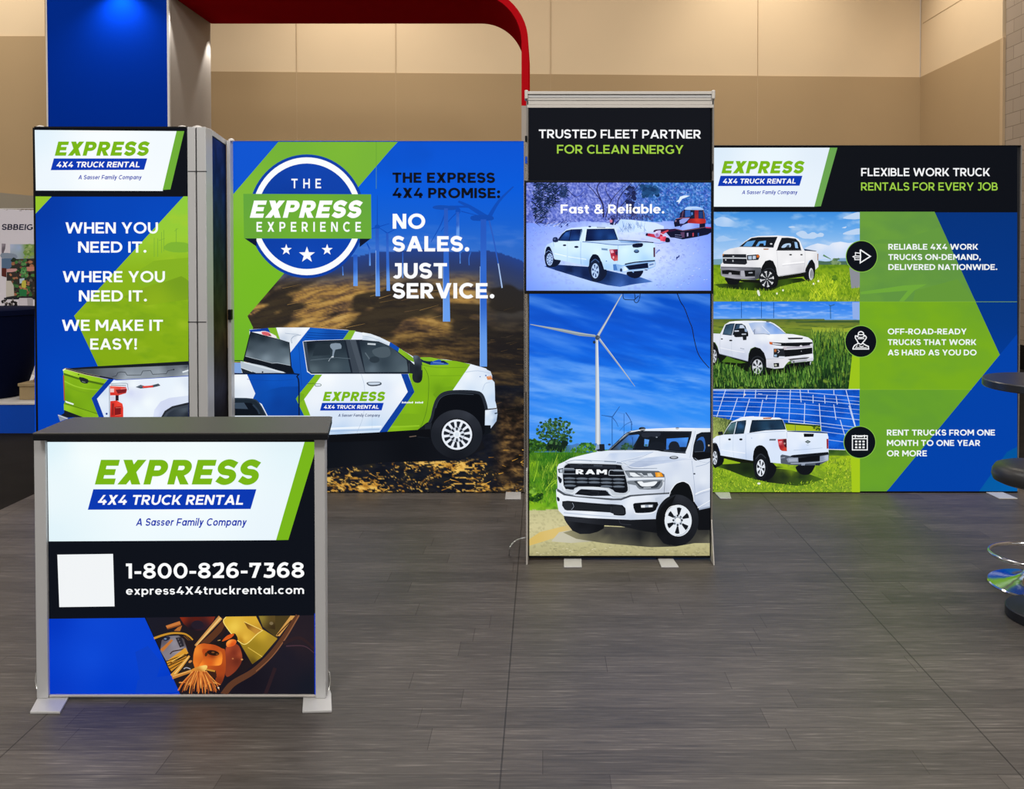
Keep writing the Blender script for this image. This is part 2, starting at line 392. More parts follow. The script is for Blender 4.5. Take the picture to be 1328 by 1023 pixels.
    if ch == '3':
        rc(0.06, 1 - t, 0.62, 1); dg(0.25, 0.52, 0.62 - hw * .9, 0.9, hw)
        sp([(0.22, 0.54), (0.42, 0.54), (0.60, 0.46), (0.68 - w / 2 + .03, 0.29), (0.55, 0.05 + w / 2), (0.33, -0.02 + w / 2), (0.03, 0.14)]); return g, 0.7
    if ch == '4':
        g.append([(0.0, 0.22), (0.22, 0.22), (0.62, 1), (0.4, 1)]); rc(0.02, 0.2, 0.84, 0.2 + t); rc(0.5, 0, 0.5 + w, 0.52); return g, 0.84
    if ch == '6':
        arc(0.39, 0.32, 0.37, 0.335, 0, 360, w, None, 30); sp([(0.66, 0.86), (0.46, 0.93), (0.25, 0.82), (0.12, 0.58), (0.11, 0.34)]); return g, 0.77
    if ch == '7': rc(0, 1 - t, 0.7, 1); dg(0.14, 0, 0.70 - hw, 1); rc(0, 0.72, w * .9, 1); return g, 0.72
    if ch == '8':
        arc(0.38, 0.28, 0.38, 0.30, 0, 360, w, None, 30); arc(0.38, 0.76, 0.34, 0.26, 0, 360, w * .95, None, 30); return g, 0.76
    if ch == '.': arc(w * .62, w * .6, w * .62, w * .62, 0, 360, w * .61, w * .61, 14); return g, w * 1.24
    if ch == ',': arc(w * .62, w * .6, w * .62, w * .62, 0, 360, w * .61, w * .61, 14); g.append([(w * .1, -w), (w * .6, -w), (w * 1.2, w * .5), (w * .4, w * .5)]); return g, w * 1.24
    if ch == ':':
        for y in (w * .6, 0.62): arc(w * .62, y, w * .62, w * .62, 0, 360, w * .61, w * .61, 14)
        return g, w * 1.24
    if ch == '!': g.append([(w * .25, 0.32), (w * .95, 0.32), (w * 1.15, 1), (w * .05, 1)]); arc(w * .6, w * .58, w * .6, w * .6, 0, 360, w * .59, w * .59, 14); return g, w * 1.2
    if ch == '-': rc(0, 0.3, 0.4, 0.3 + t); return g, 0.4
    if ch == '&':
        sp([(0.86, 0.02), (0.5, 0.42), (0.22, 0.74), (0.27, 0.93), (0.42, 0.97 - w * .3), (0.57, 0.9), (0.55, 0.72), (0.3, 0.52), (0.1, 0.3), (0.17, 0.08), (0.4, 0.04), (0.62, 0.14), (0.82, 0.46)], w * .85); return g, 0.92
    # lower case, x height X
    c, r = X / 2, X / 2 + 0.01
    if ch == 'o': arc(r, c, r, r, 0, 360, w, None, 30); return g, 2 * r
    if ch == 'c': arc(r, c, r, r, 48, 312); return g, 2 * r * .9
    if ch == 'e': arc(r, c, r, r, 0, 318); rc(w * .6, c - t * .42, 2 * r - w * .1, c + t * .38); return g, 2 * r
    if ch == 'a': arc(r * .95, c, r * .95, r, 0, 360, w, None, 28); rc(2 * r - w, 0, 2 * r, X); return g, 2 * r
    if ch == 'p': arc(r, c, r, r, 0, 360, w, None, 28); rc(0, -0.27, w, X); return g, 2 * r
    if ch == 'b': arc(r, c, r, r, 0, 360, w, None, 28); rc(0, 0, w, 1.05); return g, 2 * r
    if ch == 'l': rc(0, 0, w, 1.05); return g, w
    if ch == 'i': rc(0, 0, w, X); arc(w / 2, 0.94, w * .6, w * .6, 0, 360, w * .59, w * .59, 14); return g, w
    if ch == 'k': rc(0, 0, w, 1.05); dg(w * .6, 0.22, 0.64 - hw, X); g.append([(0.22, 0.38), (0.36, 0.5), (0.68, 0), (0.68 - hw * 1.15, 0)]); return g, 0.67
    if ch in 'nm':
        rc(0, 0, w, X); arc(0.33, X - 0.32, 0.33, 0.33, 0, 150); rc(0.66 - w, 0, 0.66, X - 0.3)
        if ch == 'm': arc(0.33 + 0.66 - w, X - 0.32, 0.33, 0.33, 0, 150); rc(1.32 - 2 * w, 0, 1.32 - w, X - 0.3); return g, 1.32 - w
        return g, 0.66
    if ch == 'u': rc(0, 0.3, w, X); rc(0.66 - w, 0, 0.66, X); arc(0.33, 0.32, 0.33, 0.33, 180, 345); return g, 0.66
    if ch == 'r': rc(0, 0, w, X); arc(0.33, X - 0.32, 0.33, 0.33, 80, 150); rc(0.3, X - t + .01, 0.44, X + .01); return g, 0.44
    if ch == 's':
        g.extend(strip(sspine(0.56, X, w * 0.43, 0.01), w * 0.86)); return g, 0.57
    if ch == 't': rc(0.1, 0.2, 0.1 + w, 0.94); rc(0, X - t, 0.45, X); arc(0.1 + 0.25, 0.24, 0.25, 0.25, 180, 300); return g, 0.48
    if ch == 'y': dg(0.32 - hw / 2, 0, 0, X); dg(0.2 - hw / 2, -0.27, 0.66 - hw, X); rc(0.04, -0.28, 0.26, -0.28 + t); return g, 0.66
    if ch == 'x': dg(0, 0, 0.66 - hw, X); dg(0.66 - hw, 0, 0, X); return g, 0.66
    return g, 0.5

# ---------------------------------------------------------------- printed artwork: inks on the plane of a panel
def hsh(i, j, s):
    n = (i * 374761393 + j * 668265263 + s * 1442695041).astype(np.int64) & 0x7fffffff
    n = ((n ^ (n >> 13)) * 1274126177) & 0x7fffffff
    return ((n ^ (n >> 16)) & 0xffff) / 65535.0
def vnoise(x, y, s=0):
    xi = np.floor(x).astype(np.int64); yi = np.floor(y).astype(np.int64); fx = x - xi; fy = y - yi
    fx = fx * fx * (3 - 2 * fx); fy = fy * fy * (3 - 2 * fy)
    a = hsh(xi, yi, s); b = hsh(xi + 1, yi, s); c = hsh(xi, yi + 1, s); d = hsh(xi + 1, yi + 1, s)
    return (a * (1 - fx) + b * fx) * (1 - fy) + (c * (1 - fx) + d * fx) * fy
def fbm(x, y, o=4, s=0):
    v = 0; a = 0.5; tot = 0
    for k in range(o):
        v = v + a * vnoise(x * 2 ** k, y * 2 ** k, s + 17 * k); tot += a; a *= 0.55
    return v / tot
def ramp(t, stops):
    t = np.asarray(t); xs = [p for p, _ in stops]; cs = np.array([srgb(c) for _, c in stops])
    return np.stack([np.interp(t, xs, cs[:, k]) for k in range(3)], -1)
def mixc(a, b, f):
    f = np.clip(f, 0, 1)[..., None]; return a * (1 - f) + b * f
def S(h): return np.array(srgb(h))

class Art:
    def __init__(s, Y, clip, mat_):
        s.Y = Y; s.clip = clip; s.mat = mat_; s.k = 0.0; s.L = {}; s.part = 'printed_graphic'; s.V(0, 0, 1); s.step = 2e-5
    def V(s, x, y, k): s.vx, s.vy, s.vs = x, y, k; return s
    def to(s, part): s.part = part; return s
    def put(s, pts, faces, cols, ks=None):
        """pts in view units, cols linear; ks optional per-vertex depth"""
        A = np.asarray(pts, dtype=float)
        u = np.clip(s.vx + A[:, 0] / s.vs, s.clip[0], s.clip[2]); v = np.clip(s.vy + A[:, 1] / s.vs, s.clip[1], s.clip[3])
        a = (u - CX) / F; b = (CY - v) / F; dy = CP + b * SP; t = s.Y / dy
        d = s.k if ks is None else s.k + np.asarray(ks)
        X = a * t; Z = H + (-SP + b * CP) * t; Yv = np.full_like(X, s.Y) - d
        lay = s.L.setdefault(s.part, ([], [], [], [0]))
        n = lay[3][0]; lay[0].append(np.stack([X, Yv, Z], 1)); lay[1].extend([tuple(int(i) + n for i in f) for f in faces])
        c = np.ones((len(A), 4)); c[:, :3] = cols; lay[2].append(c); lay[3][0] = n + len(A)
        s.k += s.step if ks is None else s.step + float(np.max(ks))
    def f(s, pts, col, sm=0):
        if sm: pts = crom(pts, sm, True)
        s.put(pts, [tuple(range(len(pts)))], [lin(col)] * len(pts))
    def polys(s, ps, col):
        V = []; Fc = []
        for p in ps:
            Fc.append(tuple(range(len(V), len(V) + len(p)))); V += [(q[0], q[1]) for q in p]
        s.put(V, Fc, [lin(col)] * len(V))
    def st(s, pts, w, col, sm=0, closed=False):
        if sm: pts = crom(pts, sm, closed)
        if isinstance(w, (list, tuple)) and len(w) == 2: w = list(np.linspace(w[0], w[1], len(pts)))
        s.polys(strip(pts, w, closed), col)
    def e(s, cx, cy, rx, ry, col, rot=0, n=32):
        r = math.radians(rot); c_, s_ = math.cos(r), math.sin(r); P = []
        for i in range(n):
            a = 2 * math.pi * i / n; x = rx * math.cos(a); y = ry * math.sin(a); P.append((cx + x * c_ - y * s_, cy + x * s_ + y * c_))
        s.f(P, col)
    def g(s, pts, ctrl, step=None, sm=0, pw=2.2):
        """shape filled by colours blended between control points (x, y, hex) or by func(x, y) -> srgb"""
        if sm: pts = crom(pts, sm, True)
        P = [Vector((float(p[0]), float(p[1]))) for p in pts]; n = len(P)
        xs = [p.x for p in P]; ys = [p.y for p in P]; x0, x1, y0, y1 = min(xs), max(xs), min(ys), max(ys)
        step = step or max(x1 - x0, y1 - y0) / 26.0
        PA = np.array([(p.x, p.y) for p in P]); QA = np.roll(PA, -1, 0)
        gx, gy = np.meshgrid(np.arange(x0 + step / 2, x1, step), np.arange(y0 + step / 2, y1, step))
        gx = gx.ravel() + 0.011 * step * np.sin(np.arange(gx.size) * 1.7); gy = gy.ravel() + 0.013 * step * np.cos(np.arange(gy.size) * 2.3)
        ins = np.zeros(gx.size, bool); dist = np.full(gx.size, 1e9)
        for p, q in zip(PA, QA):
            c = ((p[1] > gy) != (q[1] > gy)); xx = p[0] + (gy - p[1]) / ((q[1] - p[1]) if q[1] != p[1] else 1e-9) * (q[0] - p[0]); ins ^= c & (gx < xx)
            d = q - p; tt = np.clip(((gx - p[0]) * d[0] + (gy - p[1]) * d[1]) / max(d @ d, 1e-9), 0, 1)
            dist = np.minimum(dist, np.hypot(gx - p[0] - tt * d[0], gy - p[1] - tt * d[1]))
        ok = ins & (dist > step * 0.3)
        B = []
        for p, q in zip(PA, QA):
            m = max(1, int(np.hypot(*(q - p)) / (step * 1.5)))
            for i in range(m): B.append(p + (q - p) * i / m)
        nb = len(B); pts2 = [Vector((b[0], b[1])) for b in B] + [Vector((x, y)) for x, y in zip(gx[ok], gy[ok])]
        vs, _, fs, _, _, _ = geometry.delaunay_2d_cdt(pts2, [], [list(range(nb))], 1, 1e-5)
        A = np.array([(v.x, v.y) for v in vs])
        if callable(ctrl): c = ctrl(A[:, 0], A[:, 1])
        else:
            C = np.array([(a[0], a[1]) for a in ctrl]); K = np.array([srgb(a[2]) for a in ctrl])
            d2 = (A[:, None, 0] - C[None, :, 0]) ** 2 + (A[:, None, 1] - C[None, :, 1]) ** 2
            wgt = 1.0 / (d2 + (step * 0.6) ** 2) ** (pw / 2); c = (wgt @ K) / wgt.sum(1)[:, None]
        s.put(A, fs, lin_np(c))
    def field(s, x0, y0, x1, y1, step, fn):
        nx = max(2, int((x1 - x0) / step) + 1); ny = max(2, int((y1 - y0) / step) + 1)
        X, Y = np.meshgrid(np.linspace(x0, x1, nx), np.linspace(y0, y1, ny))
        c = fn(X.ravel(), Y.ravel()); fs = []
        for j in range(ny - 1):
            b = j * nx; fs += [(b + i, b + i + 1, b + nx + i + 1, b + nx + i) for i in range(nx - 1)]
        s.put(np.stack([X.ravel(), Y.ravel()], 1), fs, lin_np(c))
    def sc(s, n, poly, ln, wd, ang, pal, seed=1, taper=0.3, keep=None):
        """n short strokes inside a polygon"""
        rd = random.Random(seed); xs = [p[0] for p in poly]; ys = [p[1] for p in poly]
        V = []; Fc = []; C = []; K = []; m = 0; tries = 0; pl = [lin(c) for c in pal]; todo = []
        while m < n and tries < n * 30:
            tries += 1; x = rd.uniform(min(xs), max(xs)); y = rd.uniform(min(ys), max(ys))
            if not inside(x, y, poly): continue
            if keep and not keep(x, y, rd): continue
            todo.append((x, y)); m += 1
        todo.sort(key=lambda q: q[1])
        for i, (x, y) in enumerate(todo):
            a = math.radians(rd.uniform(*ang)); l = rd.uniform(*ln); w = rd.uniform(*wd); dx, dy = math.cos(a), -math.sin(a); nx, ny = -dy * w / 2, dx * w / 2
            b = len(V); V += [(x + nx, y + ny), (x - nx, y - ny), (x + dx * l - nx * taper, y + dy * l - ny * taper), (x + dx * l + nx * taper, y + dy * l + ny * taper)]
            Fc.append((b, b + 1, b + 2, b + 3)); c = rd.choice(pl); j = rd.uniform(0.8, 1.2); C += [[q * j for q in c]] * 4; K += [i * 2e-6] * 4
        if V: s.put(V, Fc, C, K)
    def blobs(s, n, poly, rr, pal, seed=1, asp=0.8, keep=None, k=7):
        rd = random.Random(seed); xs = [p[0] for p in poly]; ys = [p[1] for p in poly]; pl = [lin(c) for c in pal]
        V = []; Fc = []; C = []; K = []; m = 0; tries = 0
        while m < n and tries < n * 30:
            tries += 1; x = rd.uniform(min(xs), max(xs)); y = rd.uniform(min(ys), max(ys))
            if not inside(x, y, poly) or (keep and not keep(x, y, rd)): continue
            b = len(V); r = rd.uniform(*rr); c = rd.choice(pl); j = rd.uniform(0.85, 1.15)
            for i in range(k):
                a = 2 * math.pi * i / k; q = r * rd.uniform(0.65, 1.2); V.append((x + q * math.cos(a), y + q * asp * math.sin(a)))
            Fc.append(tuple(range(b, b + k))); C += [[q * j for q in c]] * k; K += [m * 2e-6] * k; m += 1
        if V: s.put(V, Fc, C, K)
    def text(s, t, xl, yl, xr, yr, h, col, w=0.2, shear=0.0, kmin=0.88, kmax=1.15, track=0.0):
        gl = [glyph(ch, w) for ch in t]; gap = 0.115 + track
        W = 0; xs = []
        for i, (g_, a) in enumerate(gl):
            xs.append(W); W += a + (gap if i < len(gl) - 1 else 0)
        dx, dy = xr - xl, yr - yl; D = math.hypot(dx, dy); ux, uy = dx / D, dy / D; D -= shear * h
        k = min(max(D / (W * h), kmin), kmax); extra = (D - W * h * k) / max(1, len(t) - 1)
        ps = []; own = []
        for i, (g_, a) in enumerate(gl):
            for p in g_:
                q = []; own.append(i)
                for x, y in p:
                    X = (xs[i] + x) * h * k + extra * i + shear * y * h; Y = y * h
                    q.append((xl + ux * X + uy * Y, yl + uy * X - ux * Y))
                ps.append(q)
        if s.part.split('#')[0] != 'lettering': s.polys(ps, col); return
        words = t.split(' '); i = 0                                   # every word is a part of its own
        for w_ in words:
            sub = [q for q, o in zip(ps, own) if i <= o < i + len(w_)]
            s.part = 'lettering#%d' % len(s.L); s.polys(sub, col); i += len(w_) + 1
    def rim(s, cx, cy, rx, ry, n, light, dark, a0=0.0, r0=0.36, r1=0.84, wid=0.62, rot=0, hub=0.2):
        s.e(cx, cy, rx, ry, light, rot); rr = math.radians(rot); ps = []
        for i in range(n):
            A = a0 + 2 * math.pi * i / n; P = []; h_ = math.pi / n * wid
            for (ra, sg) in ((r0, -0.7), (r1, -1), (r1 * 1.03, 0), (r1, 1), (r0, 0.7)):
                x = rx * ra * math.cos(A + sg * h_); y = ry * ra * math.sin(A + sg * h_); P.append((cx + x * math.cos(rr) - y * math.sin(rr), cy + x * math.sin(rr) + y * math.cos(rr)))
            ps.append(P)
        s.polys(ps, dark)
        if hub: s.e(cx, cy, rx * hub, ry * hub, light, rot); s.e(cx, cy, rx * hub * .45, ry * hub * .45, dark, rot)
    def logo(s, x, y, k, tag_='1832ac'):
        """brand lock-up, anchored at the foot of the first letter"""
        v = (s.vx, s.vy, s.vs); s.V(x, y, 1.0 / k)
        s.text('EXPRESS', 0, 0, 672, 0, 99, '7ab614', 0.27, 0.25, 0.8, 1.3)
        s.f([(-6, 19), (647, 19), (624, 98), (-28, 101)], '0838b2')
        s.text('4X4 TRUCK RENTAL', 10, 81, 600, 81, 39, 'ffffff', 0.21, 0.2)
        s.text('A Sasser Family Company', 164, 165, 611, 165, 29.5, tag_, 0.19, 0.2, 0.8, 1.2, 0.02)
        s.V(*v)
    def build(s, owner, main='printed_graphic'):
        out = {}
        order = [main] + [k for k in s.L if k != main]
        for k in order:
            if k not in s.L: continue
            lay = s.L[k]; mb = MB(); mb.v = [tuple(p) for p in np.concatenate(lay[0])]; mb.f = lay[1]
            par = owner if k == main else out.get(main, owner)
            out[k] = obj(k.split('#')[0], mb, s.mat, par, cols=np.concatenate(lay[2]))
        return out
def inside(x, y, P):
    c = False; n = len(P)
    for i in range(n):
        a = P[i]; b = P[(i + 1) % n]
        if (a[1] > y) != (b[1] > y) and x < a[0] + (y - a[1]) / (b[1] - a[1]) * (b[0] - a[0]): c = not c
    return c
# ---------------------------------------------------------------- the hall
mb = MB().box(-3.5, 5.2, -1.2, 6.02, -0.03, 0.0); struct('floor', mb, M['floor'])
mb = MB().box(-16, 7.2, -3.2, 17.2, -0.12, -0.03); struct('floor_hall_carpet', mb, M['carpet'])
SEAM_Z = 4.98
PR = (7.03, 15.9); PL = (-14.0, 15.1)           # back wall runs a little nearer on the left
def wall_pt(x): f = (x - PL[0]) / (PR[0] - PL[0]); return PL[1] + (PR[1] - PL[1]) * f
def wall_slab(x0, x1, z0, z1, d0, d1):
    return MB().prism([(x0, wall_pt(x0) + d0, z0), (x1, wall_pt(x1) + d0, z0), (x1, wall_pt(x1) + d1, z0), (x0, wall_pt(x0) + d1, z0)],
                      [(x0, wall_pt(x0) + d0, z1), (x1, wall_pt(x1) + d0, z1), (x1, wall_pt(x1) + d1, z1), (x0, wall_pt(x0) + d1, z1)])
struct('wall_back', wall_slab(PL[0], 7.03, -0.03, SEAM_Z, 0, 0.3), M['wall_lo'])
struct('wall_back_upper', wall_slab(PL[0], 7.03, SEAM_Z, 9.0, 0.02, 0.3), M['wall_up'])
for i, u in enumerate((391, 516, 714, 983)):
    x = (u - CX) / F * 15.7
    struct('trim_%d' % (i + 1), wall_slab(x - 0.005, x + 0.005, 0.0, 8.9, -0.004, 0.0), M['seam'])
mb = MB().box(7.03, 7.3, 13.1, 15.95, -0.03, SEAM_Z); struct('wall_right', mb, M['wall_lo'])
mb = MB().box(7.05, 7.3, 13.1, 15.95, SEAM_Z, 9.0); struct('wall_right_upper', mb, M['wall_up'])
mb = MB().box(7.045, 7.052, 13.1, 15.85, 5.96, 5.975); struct('trim_6', mb, M['seam'])
mb = MB().box(7.02, 7.3, 13.02, 13.1, -0.03, SEAM_Z); struct('trim_7', mb, M['seam'])
mb = MB().box(7.06, 7.3, -3.2, 13.02, 0.33, 9.0); struct('wall_right_block', mb, M['block'])
mb = MB().box(7.05, 7.3, -3.2, 13.02, -0.03, 0.33); struct('baseboard_right', mb, M['black'])
YJ = 12.95
XJ = at_y(61.5, 200, YJ)[0]
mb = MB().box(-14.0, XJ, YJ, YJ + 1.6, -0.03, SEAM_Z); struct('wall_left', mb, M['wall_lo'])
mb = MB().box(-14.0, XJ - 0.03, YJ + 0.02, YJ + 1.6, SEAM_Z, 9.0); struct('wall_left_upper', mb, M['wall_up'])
z0 = at_y(2, 250, 12.6)[2]; z1 = at_y(44, 254, 12.6)[2]
xa = -13.0; xb = XJ; xl = at_y(2, 250, 12.6)[0]; xr = at_y(44, 254, 12.6)[0]
zf = lambda x: z0 + (z1 - z0) * (x - xl) / (xr - xl)
mb = MB().prism([(xa, 12.6, -0.03), (xb, 12.6, -0.03), (xb, YJ, -0.03), (xa, YJ, -0.03)], [(xa, 12.6, zf(xa)), (xb, 12.6, zf(xb)), (xb, YJ, zf(xb)), (xa, YJ, zf(xa))])
struct('wall_left_partition', mb, M['taupe'])
mb = MB().box(-14.0, 7.3, -3.2, 17.0, 9.0, 9.2); struct('ceiling', mb, M['ceiling'])

# ---------------------------------------------------------------- blue column and red arch of the booth behind
cx0 = at_y(62, 100, YA)[0]; cx1 = at_y(218.5, 100, YA)[0]
t = thing('booth_column', 'tall royal blue exhibit column with a grey side, lit from above, behind the left tower', 'column', ((cx0 + cx1) / 2, YA, -0.03))
obj('column_core', MB().box(cx0 + 0.02, cx1 - 0.0, YA + 0.03, YB, -0.03, 5.6), M['grey'], t)
obj('front_panel', MB().box(cx0, cx1 - 0.012, YA, YA + 0.03, -0.03, 5.6), M['blue'], t)
obj('edge_trim', MB().box(cx1 - 0.012, cx1 + 0.012, YA - 0.006, YA + 0.03, -0.03, 5.6), M['trimwhite'], t)
obj('edge_trim', MB().box(cx0 - 0.016, cx0, YA - 0.006, YA + 0.03, -0.03, 5.6), M['trimwhite'], t)
hx = -4.2 * SC; hz = 1.63 + 355 / 1100 * YA
obj('lamp_head', MB().lathe([(0.03, 0.0), (0.05, 0.02), (0.05, 0.12), (0.02, 0.14)], (hx, YA - 0.22, hz), 20), M['black'], t)
obj('lamp_arm', MB().tube([(hx, YA - 0.22, hz + .13), (hx, YA - 0.22, hz + .24), (hx, YA, hz + .24)], 0.012), M['black'], t)

t = thing('arch', 'tall red arch with rounded corner rising behind the centre kiosk', 'arch', (at_y(680, 400, YA)[0], YA, -0.03))
xi = at_y(676.3, 60, YA)[0]; xo = at_y(685, 60, YA)[0]; th = xo - xi
zi = at_y(400, -8, YA)[2]; R = 0.475 * SC
zb = at_y(680, 137, YA)[2]
inner = [(cx1 + 0.012, zi)]; outer = [(cx1 + 0.012, zi + th)]
for i in range(25):
    a = math.pi / 2 * (1 - i / 24); c = (xi - R, zi - R)
    inner.append((c[0] + R * math.cos(a), c[1] + R * math.sin(a))); outer.append((c[0] + (R + th) * math.cos(a), c[1] + (R + th) * math.sin(a)))
inner.append((xi, zb)); outer.append((xo, zb))
mb = MB(); n = len(inner); vs = []
for y in (YA, YB):
    vs += [(p[0], y, p[1]) for p in inner] + [(p[0], y, p[1]) for p in outer]
fs = []
for i in range(n - 1):
    fs += [(i, i + 1, n + i + 1, n + i), (2 * n + i, 3 * n + i, 3 * n + i + 1, 2 * n + i + 1), (i, 2 * n + i, 2 * n + i + 1, i + 1), (n + i, n + i + 1, 3 * n + i + 1, 3 * n + i)]
fs += [(0, n, 3 * n, 2 * n), (n - 1, 3 * n - 1, 4 * n - 1, 2 * n - 1)]
mb.add(vs, fs); mb.smooth = True
obj('arch_frame', mb, M['red'], t)
obj('post_base', MB().box(xi, xo, YA, YB, -0.03, zb), M['grey'], t)

# ---------------------------------------------------------------- neighbouring booth at the far left
YN = 7.95
xr_ = at_y(60, 520, YN)[0]; zr = at_y(20, 523, YN)[2]
t = thing('stage_riser', 'low blue stage riser of the neighbouring booth at the far left', 'riser', (-6.5, YN, -0.03))
obj('riser_body', MB().box(-8.5, xr_, YN, 10.2, -0.03, zr - 0.012), M['riser'], t)
obj('riser_top', MB().box(-8.5, xr_ + .005, YN - 0.006, 10.2, zr - 0.012, zr), M['trimwhite'], t)
YT = 8.35
zt_ = at_y(20, 402, YT)[2]
xc = at_y(-14, 450, YT)[0]
prof_px = [(20, 521), (24, 510), (31, 496), (36, 480), (40, 462), (43, 440), (44.5, 420), (46, 408)]
prof = []
for u, v in prof_px:
    p = at_y(u, v, YT); prof.append((p[0] - xc, p[2] - zr))
prof[0] = (prof[0][0], 0.0)
t = thing('cocktail_table', 'tall round table wrapped in dark navy stretch cloth on the blue riser', 'table', (xc, YT, zr))
obj('table_cover', MB().lathe(prof, (xc, YT, zr), 40), M['navy'], t)
rt = at_y(47, 404, YT)[0] - xc
obj('tabletop', MB().lathe([(rt - .01, prof[-1][1]), (rt, prof[-1][1] + .006), (rt, zt_ - zr + .01), (rt - .012, zt_ - zr + .018)], (xc, YT, zr), 40), M['navy'], t)
YX = 8.14
p0 = at_y(25, 520, YX); p1 = at_y(62, 501, YX)
bx = thing('storage_box', 'low beige box on the blue riser behind the navy table', 'box', ((p0[0] + p1[0]) / 2, YX, zr))
obj('box_body', MB().box(p0[0], p1[0], YX, YX + 0.36, zr + .001, p1[2]), M['cardboard'], bx, 0.006)
obj('box_lid', MB().box(p0[0] - .01, p1[0] + .01, YX - 0.01, YX + 0.37, p1[2], p1[2] + 0.03), M['cardboard'], bx, 0.006)
pa = at_y(37, 498, YX); pb = at_y(60, 466, YX)
mb = MB().prism([(pa[0], YX + .05, p1[2] + .032), (pb[0], YX + .05, p1[2] + .032), (pb[0], YX + .32, p1[2] + .032), (pa[0], YX + .32, p1[2] + .032)],
                [(pa[0] + .06, YX + .1, pb[2]), (pb[0] - .02, YX + .1, pb[2]), (pb[0] - .02, YX + .28, pb[2]), (pa[0] + .06, YX + .28, pb[2])])
tag(obj('cushion', mb, M['pattern'], None, 0.02, (pa[0], YX + .1, p1[2] + .03)), 'brown patterned cushion lying on the low beige box', 'cushion')

# ---------------------------------------------------------------- helpers for the display frames
def frame_bars(t, u0, v0, u1, v1, Y, w, depth, m, mt, rec=0.004, bottom=None):
    """aluminium frame around a tensioned graphic given by its photo corners"""
    x0, zt = xz(u0, v0, Y); x1, _ = xz(u1, v1, Y); zb = bottom if bottom is not None else xz(u0, v1, Y)[1]
    y0, y1 = Y - rec, Y + depth
    obj('frame_post', MB().box(x0 - w, x0, y0, y1, zb - 0.0, zt + 0.006), m, t, 0.002)
    obj('frame_post', MB().box(x1, x1 + w, y0, y1, zb - 0.0, zt + 0.006), m, t, 0.002)
    obj('frame_rail', MB().box(x0, x1, y0, y1, zt, zt + 0.006), mt, t, 0.001)
    obj('frame_rail', MB().box(x0, x1, y0 - .002, y1, max(zb - .012, .004), zb + .003), M['black'], t, 0.001)
    obj('back_panel', MB().box(x0, x1, Y + 0.012, y1, zb + w, zt), M['unl'], t)
    return x0, x1, zb, zt
M['unl'] = mat('dark_backing', '16181e', 0.8, 0, 0.05, 20)

def foot_plate(t, pts, th=0.008, m='steel', back=None):
    """flat foot traced where it lies on the floor; back extends it under the frame"""
    P = [at_z(u, v, th) for u, v in pts]
    return obj('foot', MB().prism([(p[0], p[1], 0.0) for p in P], [(p[0], p[1], th) for p in P]), M[m], t, 0.002)

# ---------------------------------------------------------------- reception counter
YC = 3.095
xL, zT = xz(61.4, 572, YC); xR, zBt = xz(409.8, 900, YC)
counter = thing('reception_counter', 'lit promotional counter with charcoal top, phone number and green and blue logo, at front left', 'counter', ((xL + xR) / 2, YC, 0))
zc = at_y(230, 561.3, YC - .06)[2]
top_px = [(42, 561.5), (425.6, 560.6), (431, 540.2), (427.5, 539.6), (97, 540.8), (85, 543.8)]
P = [at_z(u, v, zc) for u, v in top_px]
obj('countertop', MB().prism([(p[0], p[1], zc - 0.006) for p in P], [(p[0], p[1], zc) for p in P]), M['top'], counter, 0.002)
P2 = [((p[0] - P[0][0]) * 0.998 + P[0][0] + .0006, p[1] + .0005, 0) for p in P]
obj('countertop_edge', MB().prism([(p[0], p[1], zc - 0.028) for p in P2], [(p[0], p[1], zc - 0.006) for p in P2]), M['top_edge'], counter, 0.002)
wl = xz(47.5, 700, YC)[0]; wr = xz(422.8, 700, YC)[0]
zpost = zc - 0.028
for a, b in ((wl, xL - 0.001), (xR + 0.001, wr)):
    mb = MB().box(a, b, YC - 0.012, YC + 0.022, 0.009, zpost)
    obj('frame_post', mb, M['alu'], counter, 0.003)
obj('top_rail', MB().box(xL, xR, YC - 0.003, YC + 0.022, zT, zpost), M['black'], counter, 0.002)
obj('bottom_rail', MB().box(xL, xR, YC - 0.008, YC + 0.022, 0.012, zBt), M['alu_light'], counter, 0.002)
obj('back_panel', MB().box(xL, xR, YC + 0.012, YC + 0.022, zBt, zT), M['unl'], counter)
for a in (wl + .09, wr - .16):
    obj('rear_leg', MB().box(a, a + 0.02, YC + 0.16, YC + 0.18, 0.009, zpost), M['alu'], counter, 0.002)
    obj('rear_brace', MB().box(a, a + 0.02, YC + 0.022, YC + 0.16, zpost - .05, zpost - .02), M['alu'], counter, 0.002)
for pts in ([(38.8, 922.6), (77.8, 922.6), (90.4, 901.2), (90.4, 893), (52, 893), (50.5, 901)], [(392, 921.6), (430.4, 920.8), (429.6, 898.6), (427, 891), (396, 891), (393.6, 900)]):
    foot_plate(counter, pts, 0.009)
for u0, sg in ((50.5, -1), (424, 1)):
    pts = [at_y(u0, 868, YC + .06), at_y(u0 + sg * 3.2, 872, YC + .06), at_y(u0 + sg * 4.6, 882, YC + .05), at_y(u0 + sg * 3, 892, YC + .04), at_y(u0 + sg * 1.0, 897, YC + .03)]
    obj('cable_loop', MB().tube(pts, 0.0022, 8), M['silverwire'], counter)

